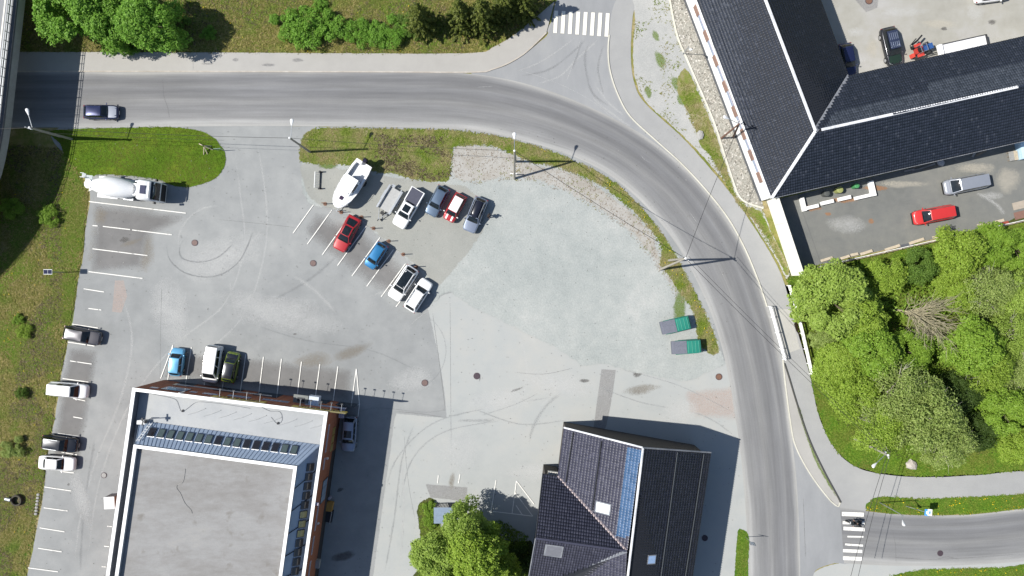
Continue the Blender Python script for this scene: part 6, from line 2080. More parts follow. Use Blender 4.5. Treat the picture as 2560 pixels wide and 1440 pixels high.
def crossing_mark(b, zc):
    s = .33
    q = lambda y, z: (.05 + .035 - (z) * .25 - .0, y, zc + z)
    MB().add([q(-s, -s * .85), q(s, -s * .85), q(0, s)], [(0, 1, 2)]).build('symbol', M_swhite, b)
    m = MB()
    for (y0, z0, y1, z1) in ((0, .12, 0, -.05), (0, -.05, .1, -.22), (0, -.05, -.09, -.22), (0, .06, .1, -.02)):
        a, c = Vector(q(y0, z0)) + Vector((.012, 0, 0)), Vector(q(y1, z1)) + Vector((.012, 0, 0))
        m.tube([a, c], .025, 5)
    m.build('symbol', M_trim, b)


t = thing('road_sign', 'blue and white crossing sign on the flowery grass island', 'sign', P(2264, 1265), R(35))
MB().tube([(0, 0, 0), (1.15, -.95, 2.5)], .035, 8).build('post', M_steel, t)
for k, (ox, rr) in enumerate(((1.05, .25), (1.32, .9))):
    b = MB().box((ox, -.85 - .12 * k, 2.35 + .12 * k), (.5, .8, .05), -.7, -.35 + .15 * k).build('sign_board', (M_sblue, M_swhite)[k], t)
    MB().box((ox - .02, -.85 - .12 * k, 2.385 + .12 * k), (.16, .34, .03), -.7, -.35 + .15 * k).build('symbol', (M_swhite, M_sblue)[k], b)
road_sign('traffic sign on a leaning post at the slim grass strip', (1864, 1342), 2.9, R(80), .72, M_steel, lambda b, z: MB().box((.075, 0, z), (.012, .5, .5), 0, R(-14)).build('symbol', M_swhite, b))
sp = thing('solar_panel_post', 'dark panel on a post in the grass left of the lot', 'sign', P(160, 681))
MB().tube([(0, 0, 0), (0, 0, 2.9)], .06, 8).build('post', M_steel, sp)
f = MB().box((-.12, 0, 2.95), (1.0, .62, .06), 0, .12).build('panel', M_steel, sp)
MB().box((-.37, 0, 3.02), (.44, .52, .02), 0, .12).box((.12, 0, 2.96), (.44, .52, .02), 0, .12).build('cell', plain('solar_cell', (.012, .016, .05), .2), f)
ns = thing('notice_sign', 'low sign on two posts at the lawn corner by the entrance', 'sign', P(553, 377), R(4))
for x in (-.25, .35):
    MB().tube([(x, 0, 0), (x, 0, 1.4)], .04, 6).build('post', M_steel, ns)
MB().box((.05, 0, 1.2), (.9, .05, .55)).build('sign_board', plain('green_grey_board', (.20, .28, .22), .6), ns)
st = thing('staked_sapling', 'sapling tied between pale stakes at the lawn end', 'sapling', P(516, 368))
for a, l in ((2.7, 1.0), (4.4, 1.0), (4.9, .9), (5.9, .9), (.2, .7)):
    MB().tube([(.12 * math.cos(a), .12 * math.sin(a), .7), (l * math.cos(a), l * math.sin(a), .05)], .06, 6).build('stake', M_woodpale, st)
MB().tube([(0, 0, 0), (0, 0, 1.3)], .03, 6).build('stem', M_wood, st)

# rusty bollards between gravel and bays
M_rusty = plain('rusty_iron', (.17, .09, .06), .85, var=.3, scale=8)
for i, (x, y) in enumerate(((813, 510), (853, 531), (904, 543), (934, 571), (972, 603), (1008, 636), (1041, 667))):
    w = ('nearest the bike rack', 'under the boat bow', 'beside the red car tail', 'below the drawbar of the open trailer', 'above the bright blue car', 'between the bright blue car and the white cars', 'behind the white glass-roofed car')[i]
    b = thing('bollard', 'rusty iron bollard with round foot plate ' + w, 'bollard', P(x, y, 0) + Vector((0, 0, .03)), 0, 'bollards along the bay ends')
    MB().lathe([(0, .24), (.04, .24), (.06, .15)], Matrix.Rotation(-PI / 2, 4, 'Y'), 16).build('foot_plate', M_rusty, b, True)
    MB().tube([(0, 0, .05), (0, 0, 1.15)], .055, 10).build('post', M_rusty, b)
    MB().box((.0, 0, 1.12), (.30, .10, .16)).build('cap', M_rusty, b)
# white bar rack (bike rack)
bk_ = thing('bike_rack', 'white barred bike rack standing on gravel beside the entrance road', 'bike rack', P(799, 452), R(-3))
MB().tube([(-.42, -1.02, .75), (-.42, 1.05, .75)], .05, 8).build('top_rail', M_white, bk_)
MB().tube([(.10, -1.05, .12), (.05, 1.15, .12)], .06, 8).build('base_rail', M_darksteel, bk_)
for k in range(10):
    y = -.95 + k * .21
    MB().tube([(-.40, y, .74), (.08, y, .12)], .028, 6).build('bar', M_white, bk_)
for y in (-1.02, 1.12):
    MB().box((.12, y, .35), (.16, .16, .7)).box((.1, y, .06), (.5, .18, .12)).build('post', M_darksteel, bk_)
pk = tag(MB().box(P(894, 408) + Vector((0, 0, .12)), (.95, .13, .10), .5).build('plank', plain('yellow_plank', (.52, .46, .22), .8)), 'short yellowish plank lying behind the boat stern', 'plank')

# manhole covers
M_iron = plain('cast_iron_cover', (.16, .11, .10), .7, .3, var=.3, scale=12)
M_irond = plain('dark_iron_cover', (.07, .05, .06), .7, .3, var=.3, scale=12)
for (x, y, r, w, mt) in ((487, 607, .34, 'inside the tyre circle of the lot', M_iron), (783, 658, .34, 'left of the diagonal bays', M_iron), (1062, 957, .36, 'beside the angled asphalt seam', M_iron), (1192, 940, .36, 'in the middle of the worn asphalt', M_irond), (260, 1188, .30, 'between the left row and the brick workshop', M_conc), (1797, 942, .36, 'at the yard exit by the road', M_rusty), (1762, 1345, .32, 'in the shade of the tiled house', M_irond), (2350, 1383, .3, 'in the lower side road', M_irond), (2172, 2, .4, 'on the grey patch of the courtyard', M_rusty)):
    mh = thing('manhole_cover', 'round iron manhole cover ' + w, 'manhole cover', P(x, y) + Vector((0, 0, .052)), 0, 'manhole covers')
    MB().lathe([(-.03, r + .07), (.006, r + .07), (.008, r), (.0, r)], Matrix.Rotation(-PI / 2, 4, 'Y'), 20).build('rim', M_irond, mh)
    m = MB().lathe([(-.02, r), (.004, r), (.006, r * .3)], Matrix.Rotation(-PI / 2, 4, 'Y'), 20)
    for k in range(6):
        a = PI * k / 3
        m.box((math.cos(a) * r * .55, math.sin(a) * r * .55, .010), (r * .5, .05, .012), a)
    m.build('lid', mt, mh)

# back yard furniture
for (x, y, l, a, w, lk) in ((2009, 512, 1.0, 0, 'corner one nearest the yard wall', True), (2065, 506.5, 1.55, 0, 'straight one left of the pair', False), (2108, 496.5, 1.55, 0, 'straight one right of the pair', False), (2160, 482, 1.4, 0, 'corner one farthest from the yard wall', True)):
    pa = thing('parapet_block', 'white painted low block before the long building, ' + w, 'block', P(x, y), R(13), 'white blocks in the back yard')
    if lk and x < 2100:
        MB().box((-.20, .05, .28), (.45, 1.75, .55)).build('short_arm', M_white, pa)
        MB().box((.83, -.52, .275), (1.6, .44, .54)).build('long_arm', M_white, pa)
    elif lk:
        MB().box((.95, .28, .28), (.55, 1.95, .55)).build('short_arm', M_white, pa)
        MB().box((-.40, -.46, .275), (2.1, .42, .54)).build('long_arm', M_white, pa)
    else:
        MB().box((0, 0, .28), (l, .46, .55)).box((0, 0, .565), (l - .1, .4, .03)).build('block_body', M_white, pa)
for (x, y, r, c, w) in ((2059, 486, .36, (.075, .08, .075), 'grey round tank under the eave'), (2091, 477, .40, (.27, .29, .10), 'yellow-green round tank under the eave'), (2133, 467, .31, (.06, .25, .09), 'green round tank under the eave')):
    bq = thing('round_tank', w + ' behind the white blocks', 'tank', P(x, y), 0, 'round tanks')
    MB().lathe([(0, r * .95), (.9, r), (.95, r)], Matrix.Rotation(-PI / 2, 4, 'Y'), 20).build('tank_body', plain('tank_' + w.split()[0], c, .6), bq)
    MB().lathe([(.95, r * 1.03), (1.0, r * 1.02), (1.04, r * .5), (1.04, .01)], Matrix.Rotation(-PI / 2, 4, 'Y'), 20).build('tank_lid', plain('lid_' + w.split()[0], c, .6), bq)
random.seed(3)
planks = [(2272, 426, 1.3, 12, .18, 'leftmost grey'), (2290, 417, 1.0, 15, .22, 'short grey'), (2296, 423, 1.8, 14, .10, 'thin brown'), (2312, 408, 1.4, 22, .2, 'upper grey'), (2318, 416, 2.0, 18, .18, 'long middle'), (2325, 420, 1.8, 14, .10, 'lowest thin'), (2433, 385, .95, 60, .26, 'steep pale'), (2450, 384, 1.4, 26, .26, 'wide pale'), (2443, 378, .6, 40, .15, 'small pale')]
for i, (x, y, l, a, w, nm) in enumerate(planks):
    tag(MB().box(P(x, y) + Vector((0, 0, .12 + .05 * (i % 4))), (l, w, .06), R(a), random.uniform(-.05, .05)).build('plank', M_wood if i % 2 else M_conc), nm + ' plank of the timber piles under the back yard eave', 'plank', 'planks under the eave')
tag(MB().loft([[Vector((P(2350, 408).x + math.cos(k * .9) * r * (1 + .25 * math.sin(k * 2.7)), P(2350, 408).y + math.sin(k * .9) * r * (1 + .25 * math.cos(k * 3.1)), z)) for k in range(7)] for r, z in ((.45, .05), (.42, .35), (.2, .5))]).build('rubble_sack', plain('pale_sack', (.42, .43, .45), .8)), 'crumpled pale sack at the end of the timber pile', 'sack')
pt = thing('pallet', 'wooden pallet stack against the light blue container', 'pallet', P(2528, 391), R(10))
for k in range(7):
    MB().box((-.5 + .165 * k, 0, .42), (.13, 1.2, .03)).build('board', M_woodpale if k > 3 else M_conc, pt)
for y in (-.5, 0, .5):
    MB().box((0, y, .2), (1.15, .1, .4)).build('bearer', M_wood, pt)
bc = thing('blue_container', 'light blue flat-topped container at the right edge', 'container', P(2562, 374), R(10))
MB().box((0, 0, .5), (2.4, 2.4, 1.0)).build('container_body', plain('pale_blue_paint', (.42, .58, .70), .5), bc)
MB().box((0, 0, 1.02), (2.3, 2.3, .05)).build('container_lid', plain('pale_blue_lid', (.50, .66, .78), .5), bc)
for (x, y, a, c, w) in ((2556, 511, 14, (.36, .31, .25), 'pale sheet lying at the right edge of the back yard'), (2560, 535, 14, (.20, .11, .085), 'reddish brown sheet lying at the right edge by the fence')):
    tag(MB().box(P(x, y) + Vector((0, 0, .07)), (2.6, .95, .07), R(a)).build('ground_sheet', plain('sheet_' + w.split()[0], c, .85)), w, 'sheet')
# yellow tool cart in the shade of the brick workshop
yc = thing('pallet_truck', 'dark trolley with yellow box beside the brick workshop', 'trolley', P(825, 1262), R(80))
MB().box((0, 0, .5), (1.1, 1.0, .9)).build('crate', plain('ochre_crate', (.42, .22, .05), .7), yc)
MB().box((-1.3, -.1, .3), (1.5, 1.1, .5)).build('cart_bed', M_darksteel, yc)
MB().tube([(-.6, -.5, .6), (-2.2, -.5, .7)], .05, 6).build('handle', M_steel, yc)
MB().lathe([(0, .18), (.8, .18), (.85, .1)], Matrix.Translation((1.0, .1, 0)) @ Matrix.Rotation(-PI / 2, 4, 'Y'), 12).build('cask', M_sill, yc)
# stone ring and pipe in the west grass, row of stones at the edge of the lot
wr_ = thing('well_ring', 'dark concrete well ring set in the west grass', 'well', P(46, 1249))
MB().lathe([(0, .72), (.45, .72), (.5, .68), (.5, .52), (.05, .50)], Matrix.Rotation(-PI / 2, 4, 'Y'), 22).build('ring', plain('mossy_concrete', (.055, .05, .035), .9), wr_)
MB().lathe([(.0, .5), (.08, .45), (.08, .01)], Matrix.Rotation(-PI / 2, 4, 'Y'), 18).build('grating', plain('ring_floor', (.10, .085, .055), .9), wr_)
tag(MB().tube([P(20, 1245) + Vector((0, 0, .4)), P(35, 1247) + Vector((0, 0, .55))], .22, 12).build('drain_pipe', M_steel), 'short galvanised pipe end beside the well ring', 'pipe')
for k in range(7):
    tag(MB().loft([[Vector((P(97 - k * 1.0, 1236 + k * 8).x + math.cos(j * 1.05) * r, P(97 - k, 1236 + k * 8).y + math.sin(j * 1.05) * r * .8, z)) for j in range(6)] for r, z in ((.24, 0), (.22, .16), (.1, .22))]).build('edge_stone', M_conc, None, True), 'rough grey kerb stone ' + ('topmost', 'second from top', 'third from top', 'middle', 'third from bottom', 'second from bottom', 'lowest')[k] + ' of the row by the west grass', 'stone', 'kerb stones by the west grass')
tag(MB().loft([[Vector((P(2278, 1162).x + math.cos(j * .9) * r * (1 + .3 * math.sin(j * 2.3)), P(2278, 1162).y + math.sin(j * .9) * r * (1 + .2 * math.cos(j * 3)), z)) for j in range(7)] for r, z in ((.7, .03), (.6, .3), (.25, .5))]).build('boulder', ground('pale_boulder', [(0, (.30, .27, .24)), (1, (.48, .44, .40))], .8, 3, 9, .3, bmp=.6)), 'pale boulder on the grass below the forest', 'boulder')
tag(MB().loft([[Vector((P(1750, 338).x + math.cos(j * .9) * r, P(1750, 338).y + math.sin(j * .9) * r * 1.35, z)) for j in range(7)] for r, z in ((.5, .03), (.45, .22), (.2, .32))]).build('boulder', M_conc), 'oval pale boulder on the green strip beside the stone bed', 'boulder')

# stones of the bed: uncountable
px, py = scatter(STONES, 26)
k = py > -55
px, py = px[k], py[k]
n = len(px)
rr = RNG.uniform(.05, .12, n)
O = np.array([(1, 0, 0), (0, 1, 0), (-1, 0, 0), (0, -1, 0), (0, 0, .8), (.75, .75, .3), (-.75, .75, .3), (-.75, -.75, .3), (.75, -.75, .3)])
ang_ = RNG.uniform(0, 2 * PI, n)
c_, s_ = np.cos(ang_), np.sin(ang_)
V = O[None] * rr[:, None, None] * RNG.uniform(.7, 1.3, (n, 1, 3))
X_, Y_ = V[..., 0] * c_[:, None] - V[..., 1] * s_[:, None], V[..., 0] * s_[:, None] + V[..., 1] * c_[:, None]
V[..., 0], V[..., 1] = X_ + ((px - 1280) / S)[:, None], Y_ + ((720 - py) / S)[:, None]
V[..., 2] += .02
F = np.array([(0, 5, 4), (5, 1, 4), (1, 6, 4), (6, 2, 4), (2, 7, 4), (7, 3, 4), (3, 8, 4), (8, 0, 4)])
np_mesh('stones', V.reshape(-1, 3), (F[None] + (np.arange(n) * 9)[:, None, None]).reshape(-1, 3), island('bed_stone', [(0, (.13, .12, .105)), (.3, (.26, .245, .21)), (.7, (.40, .375, .33)), (1, (.52, .50, .46))], .9), stones, kind='stuff')

# ------------------------------------------------------------------ vegetation
def quads(c, nrm, size, asp=.62):
    n = len(c)
    nrm = nrm / (np.linalg.norm(nrm, axis=1, keepdims=True) + 1e-9)
    r = RNG.normal(size=(n, 3))
    u = np.cross(nrm, r)
    u /= (np.linalg.norm(u, axis=1, keepdims=True) + 1e-9)
    v = np.cross(nrm, u)
    s = size[:, None]
    return np.stack([c + u * s, c + v * s * asp, c - u * s, c - v * s * asp], 1).reshape(-1, 3), np.arange(4 * n).reshape(n, 4)


def crown_mesh(seed, kind):
    """leaf mass of one tree, unit size: crown radius 4 m"""
    rg = np.random.default_rng(seed)
    C, N, Z = [], [], []
    if kind == 'dense':
        nl, per, sz = 40, 520, (.09, .18)
    elif kind == 'light':
        nl, per, sz = 38, 380, (.07, .14)
    else:
        nl, per, sz = 15, 420, (.10, .19)
    for i in range(nl):
        a, rr_ = rg.uniform(0, 2 * PI), 3.3 * math.sqrt(rg.uniform(0, 1))
        h = 7.6 - .30 * rr_ * rr_ * .9 + rg.uniform(-1.0, .4)
        if i > nl * .75:
            h -= 2.0
        if kind == 'bush':
            h = 1.9 - .05 * rr_ * rr_ + rg.uniform(-.6, .3)
        lr = rg.uniform(.75, 1.45) * (1.05 if kind != 'light' else 1.25)
        d = rg.normal(size=(per, 3))
        d /= np.linalg.norm(d, axis=1, keepdims=True)
        d[:, 2] = np.where(d[:, 2] < -.35, -d[:, 2], d[:, 2])
        rad = lr * rg.uniform(.55, 1.08, per) ** .6 * (1 + .22 * np.sin(d[:, 0] * 5 + i) * np.cos(d[:, 1] * 5))
        p = np.array([rr_ * math.cos(a), rr_ * math.sin(a), h]) + d * rad[:, None] * np.array([1, 1, .8])
        C.append(p)
        N.append(d * .55 + np.array([-.18, 0, .55]) + rg.normal(scale=.5, size=(per, 3)))
        Z.append(rg.uniform(sz[0], sz[1], per))
    c, n_, z = np.concatenate(C), np.concatenate(N), np.concatenate(Z)
    v, f = quads(c, n_, z)
    me = bpy.data.meshes.new('crown')
    me.vertices.add(len(v))
    me.vertices.foreach_set('co', v.astype(np.float32).ravel())
    me.loops.add(f.size)
    me.loops.foreach_set('vertex_index', f.astype(np.int32).ravel())
    me.polygons.add(len(f))
    me.polygons.foreach_set('loop_start', np.arange(0, f.size, 4, dtype=np.int32))
    me.update(calc_edges=True)
    me.materials.append(None)
    return me


def branch_mesh(seed, spread=3.4, top=7.0, n=9, r0=.17, twigs=0, low=1.8):
    rg = random.Random(seed)
    m = MB().tube([(0, 0, -.2), (.08, .05, low), (.0, .1, top * .6), (.1, .0, top * .92)], r0, 8, r0 * .3)
    for i in range(n):
        a = 2 * PI * i / n + rg.uniform(-.3, .3)
        z0 = low + (top * .55 - low) * rg.random()
        l = spread * rg.uniform(.6, 1.0)
        z1 = min(top, z0 + rg.uniform(1.5, 3.2))
        m.tube([(0, .05, z0), (l * .45 * math.cos(a), l * .45 * math.sin(a), (z0 + z1) / 2 + .3), (l * math.cos(a + .15), l * math.sin(a + .15), z1)], r0 * .45, 6, r0 * .1)
        for j in range(twigs):
            t = rg.uniform(.3, .95)
            b = Vector((l * t * math.cos(a), l * t * math.sin(a), z0 + (z1 - z0) * t + .1))
            a2 = a + rg.uniform(-.9, .9)
            ll = rg.uniform(.8, 1.8)
            m.tube([b, b + Vector((ll * math.cos(a2), ll * math.sin(a2), rg.uniform(.0, 1.0)))], r0 * .14, 4, r0 * .05)
    me = bpy.data.meshes.new('trunk')
    me.from_pydata(m.v, [], m.f)
    me.materials.append(None)
    return me


M_bark = plain('bark', (.11, .085, .06), .9, var=.3, scale=6)
M_birch = plain('pale_bark', (.40, .37, .31), .8, var=.25, scale=6)
M_dead = plain('dry_branch', (.29, .26, .17), .9, var=.25, scale=5)


def leaf(name, a, b, c):
    return island(name, [(0.0, a), (.5, b), (1.0, c)], .55, .42, .25)


LEAF = {'spring': leaf('spring_green_leaf', (.125, .27, .030), (.18, .36, .042), (.25, .43, .07)),
        'lime': leaf('lime_leaf', (.20, .31, .034), (.275, .40, .05), (.36, .47, .08)),
        'yellow': leaf('yellow_green_leaf', (.21, .31, .05), (.29, .41, .07), (.37, .48, .11)),
        'green': leaf('green_leaf', (.155, .27, .028), (.22, .36, .04), (.29, .42, .065)),
        'mid': leaf('mid_green_leaf', (.09, .17, .026), (.135, .235, .038), (.19, .29, .055)),
        'olive': leaf('olive_leaf', (.22, .31, .07), (.30, .385, .10), (.37, .44, .15)),
        'dark': leaf('dark_leaf', (.04, .075, .014), (.06, .105, .02), (.09, .14, .03))}
CR = {'dense': [crown_mesh(50 + i, 'dense') for i in range(4)], 'light': [crown_mesh(70 + i, 'light') for i in range(3)], 'bush': [crown_mesh(90 + i, 'bush') for i in range(4)]}
TRK = {'dense': [branch_mesh(i) for i in range(3)], 'light': [branch_mesh(20 + i, 3.6, 7.6, 12, .14, 7) for i in range(3)], 'bush': [branch_mesh(40 + i, 2.6, 2.0, 7, .10, 2, .25) for i in range(2)]}
ti = [0]


def tree(label, px, py, r, kind, leafk, hz=1.0, group=None, cat=None, name=None, bark=None):
    """px, py: middle of the crown in the photograph; r: crown radius there, in pixels"""
    i = ti[0]
    ti[0] += 1
    bush = kind == 'bush'
    s = r / S / 4.0
    zt = (1.6 if bush else 5.5) * s * hz
    p = P(px, py, zt)
    t = thing(name or ('shrub' if bush else 'deciduous_tree'), label, cat or ('shrub' if bush else 'tree'), (p.x, p.y, 0), random.uniform(0, 6.28), group)
    t.scale = (s, s, s * hz)
    for nm, lib, mt in (('trunk', TRK, bark or (M_birch if kind == 'light' else M_bark)), ('crown', CR, LEAF[leafk])):
        o = bpy.data.objects.new(nm, lib[kind][i % len(lib[kind])])
        COL.objects.link(o)
        o.parent = t
        o.material_slots[0].link = 'OBJECT'
        o.material_slots[0].material = mt
    return t


GF, GT = 'trees of the wood on the east side', 'trees and shrubs north of the road'
for a in [
    ('bright yellow-green tree nearest the cream yard wall', 2086, 745, 88, 'dense', 'yellow'), ('lime tree at the longer bridge railing', 2150, 790, 62, 'dense', 'lime'),
    ('tree leaning over the railing above the stream', 2064, 838, 40, 'dense', 'olive'), ('mid green tree under the back yard fence', 2215, 690, 52, 'dense', 'lime'),
    ('dark shaded tree between the fence and the bare tree', 2300, 665, 46, 'dense', 'mid'), ('bright lime tree reaching over the yard fence', 2400, 625, 62, 'dense', 'lime'),
    ('lime tree right of the one over the fence', 2372, 672, 50, 'dense', 'lime'), ('dark green tree in the upper right of the wood', 2490, 610, 52, 'dense', 'green'),
    ('green tree at the right edge under the fence', 2550, 625, 52, 'dense', 'green'), ('pale olive tree right of the bare tree', 2470, 725, 66, 'light', 'olive'),
    ('yellow-green tree at the right edge above the stream', 2545, 740, 58, 'dense', 'yellow'), ('lime tree over the stream at the bare tree tips', 2400, 735, 46, 'dense', 'lime'),
    ('yellow-green tree at the right edge below the stream', 2535, 835, 58, 'light', 'yellow'), ('large green tree below the stream right of the dark gap', 2430, 868, 70, 'dense', 'green'),
    ('bright green tree below the railing end', 2100, 905, 60, 'dense', 'lime'), ('broad bright green tree in the middle of the wood', 2180, 885, 74, 'dense', 'green'),
    ('green tree left of the dark gap', 2275, 880, 56, 'dense', 'green'), ('green tree above the pale birches', 2140, 975, 66, 'dense', 'lime'),
    ('pale feathery birch in the middle of the wood', 2235, 985, 84, 'light', 'olive'), ('largest pale birch near the dark gap', 2310, 1040, 88, 'light', 'olive'),
    ('lowest pale birch above the boulder', 2365, 1105, 66, 'light', 'olive'), ('birch over the grass slope by the path bend', 2200, 1065, 66, 'light', 'lime'),
    ('lime birch beside the fallen white trunk', 2470, 920, 58, 'light', 'lime'), ('olive tree at the right edge below the fallen trunk', 2548, 930, 54, 'light', 'olive'),
    ('bright green tree in the lower right of the wood', 2520, 1030, 58, 'dense', 'green'), ('green tree at the lower right edge of the wood', 2545, 1110, 50, 'dense', 'lime'),
    ('dark tree in the gap between birches and green trees', 2410, 985, 50, 'dense', 'dark'), ('dark tree low in the gap above the grass', 2455, 1080, 46, 'dense', 'dark')]:
    tree(*a, group=GF, hz=random.uniform(.85, 1.15))
for a in [('large bright tree in the top left corner', 175, 15, 92, 'dense', 'spring'), ('bright tree right of the top left corner tree', 265, 55, 66, 'dense', 'spring'), ('round bright tree left of the shaded clearing', 362, 45, 78, 'dense', 'spring'), ('shaded green tree between the two bright top left trees', 300, 85, 42, 'dense', 'spring')]:
    tree(*a, group=GT, hz=random.uniform(.8, .95))
for a in [('wide green shrub above the pavement', 762, 62, 58, 'bush', 'spring'), ('pale green shrub left of the wide shrub', 715, 62, 42, 'bush', 'spring'), ('shrub right of the wide shrub', 820, 72, 46, 'bush', 'spring'), ('yellow-green shrub in the middle of the bank', 890, 78, 40, 'bush', 'spring'), ('green shrub beside the yellow-green shrub', 935, 88, 38, 'bush', 'spring'), ('bright lime shrub left of the spruces', 985, 78, 40, 'bush', 'spring'), ('olive shrub beneath the first spruce', 1022, 66, 36, 'bush', 'mid'), ('low shrub in front of the corner trees', 330, 112, 28, 'bush', 'spring'), ('small shrub above the wide shrub', 800, 12, 20, 'bush', 'spring'), ('shrub in the shaded clearing', 440, 60, 34, 'bush', 'mid'), ('small green shrub right of the clearing', 520, 85, 22, 'bush', 'spring')]:
    tree(*a, group=GT)
for a in [('shrub in the west grass level with the grey estate', 62, 828, 22, 'bush', 'lime'), ('shrub with long shadow level with the white van-like car', 52, 985, 17, 'bush', 'mid'), ('olive shrub level with the black car', 32, 1118, 30, 'bush', 'olive'), ('small shrub in the west grass below the solar panel', 45, 800, 16, 'bush', 'green'), ('green shrub at the west edge beside the bridge shadow', 30, 520, 30, 'bush', 'green'), ('low green shrub left of the lorry', 125, 540, 30, 'bush', 'green')]:
    tree(*a, group='shrubs in the west grass', hz=1.5 if 'shadow' in a[0] else 1.0)
for a in [('lime tree directly over the bin shed', 1165, 1318, 60, 'dense', 'yellow', 1.2), ('large lime tree at the bottom edge', 1190, 1385, 78, 'dense', 'lime', 1.2), ('yellow-green tree at the left of the bottom clump', 1095, 1395, 66, 'dense', 'yellow', 1.0), ('green tree at the right of the bottom clump', 1240, 1430, 56, 'dense', 'lime', 1.1), ('yellow-green tree at the bottom edge of the clump', 1120, 1445, 56, 'dense', 'yellow', 1.1)]:
    tree(*a[:6], hz=a[6], group='trees beside the tiled house')
tree('dark shrub in the shade at the wing of the tiled house', 1290, 1400, 40, 'bush', 'dark', group='trees beside the tiled house')
tree('green shrub left of the bin shed', 1072, 1272, 20, 'bush', 'green', group='trees beside the tiled house')
tree('long green shrub below the shed at the asphalt edge', 1078, 1305, 20, 'bush', 'green', group='trees beside the tiled house')

# spruces
M_needle = leaf('spruce_needle', (.07, .095, .016), (.12, .15, .026), (.21, .235, .055))


def spruce_mesh(seed):
    rg = np.random.default_rng(seed)
    C, N, Z = [], [], []
    for lv in range(15):
        z = 1.0 + lv * .55
        L_ = 2.5 * (1 - lv / 15.5) + .15
        nb_ = 9 if lv < 10 else 6
        for b in range(nb_):
            a = 2 * PI * b / nb_ + lv * .55 + rg.uniform(-.2, .2)
            ll = L_ * rg.uniform(.75, 1.1)
            k = max(5, int(ll * 30))
            t = rg.uniform(.08, 1, k)
            wob = rg.normal(scale=.15, size=k) * (1.15 - t)
            C.append(np.stack([np.cos(a) * ll * t - np.sin(a) * wob, np.sin(a) * ll * t + np.cos(a) * wob, z - .25 * t * ll + .08 * rg.normal(size=k)], 1))
            N.append(np.stack([rg.normal(scale=.5, size=k) + .4 * np.cos(a), rg.normal(scale=.5, size=k) + .4 * np.sin(a), np.full(k, .9)], 1))
            Z.append(rg.uniform(.12, .24, k))
    v, f = quads(np.concatenate(C), np.concatenate(N), np.concatenate(Z), .5)
    me = bpy.data.meshes.new('crown')
    me.vertices.add(len(v))
    me.vertices.foreach_set('co', v.astype(np.float32).ravel())
    me.loops.add(f.size)
    me.loops.foreach_set('vertex_index', f.astype(np.int32).ravel())
    me.polygons.add(len(f))
    me.polygons.foreach_set('loop_start', np.arange(0, f.size, 4, dtype=np.int32))
    me.update(calc_edges=True)
    me.materials.append(M_needle)
    return me


SP = [spruce_mesh(5), spruce_mesh(6)]
for i, (x, y, r, w) in enumerate(((1053, 52, 46, 'leftmost spruce, right of the shrubs'), (1152, 42, 46, 'spruce left of the dark pair'), (1205, 42, 50, 'spruce in the middle of the top edge'), (1262, 12, 44, 'spruce cut by the top edge'), (1310, 8, 44, 'spruce shading the upper crossing'))):
    s = r / S / 2.5
    p = P(x, y, 3.0 * s)
    t = thing('spruce_tree', 'dark ' + w, 'tree', (p.x, p.y, 0), i * 1.3, GT)
    t.scale = (s, s, s * .95)
    o = bpy.data.objects.new('crown', SP[i % 2])
    COL.objects.link(o)
    o.parent = t
    MB().tube([(0, 0, -.2), (0, 0, 9.2)], .16, 8, .02).build('trunk', M_bark, t)

# bare tree, fallen pale trunk
bt_ = thing('bare_tree', 'bare pale grey leafless tree fanned out over the stream', 'tree', P(2232, 775), 0, GF)
m = MB()
rg = random.Random(9)
m.tube([(0, 0, 0), (.6, -.1, 1.6), (1.2, -.2, 2.6)], .2, 8, .13)
m.build('trunk', M_dead, bt_)
m = MB()
for i in range(54):
    a = rg.gauss(-.35, .75)
    l = rg.uniform(3.2, 6.0) * (1.05 - .28 * abs(a + .3))
    z1 = rg.uniform(3.2, 6.5)
    b = Vector((1.0 + rg.uniform(-.5, .4), -.2 + rg.uniform(-.3, .3), rg.uniform(1.4, 2.6)))
    e = b + Vector((l * math.cos(a), l * math.sin(a), z1 - b.z))
    pth = [b]
    for q in range(1, 7):
        t = q / 6
        w_ = .10 + .26 * t
        pth.append(b.lerp(e, t) + Vector((rg.gauss(0, w_), rg.gauss(0, w_), .9 * 4 * t * (1 - t) * .5 + rg.gauss(0, .12))))
    m.tube(pth, .05, 5, .010)
    for j in range(9):
        t = rg.uniform(.35, .95)
        c = pth[rg.randint(2, 6)]
        a2 = a + rg.uniform(-.6, .6)
        ll = rg.uniform(.6, 1.5)
        m.tube([c, c + Vector((ll * math.cos(a2), ll * math.sin(a2), rg.uniform(-.1, .5)))], .018, 4, .008)
m.build('branch', M_dead, bt_)
ft = thing('fallen_trunk', 'pale fallen birch trunk lying across the treetops', 'trunk', P(2345, 875, 0))
MB().tube([(0, 0, 4.6), (2.6, -.45, 4.9), (6.0, -1.3, 4.4)], .13, 8, .04).build('trunk', plain('white_birch_bark', (.62, .58, .50), .7, var=.2), ft)
MB().tube([(1.4, -.25, 4.75), (2.6, -.9, 4.6)], .05, 6, .02).build('branch', M_birch, ft)

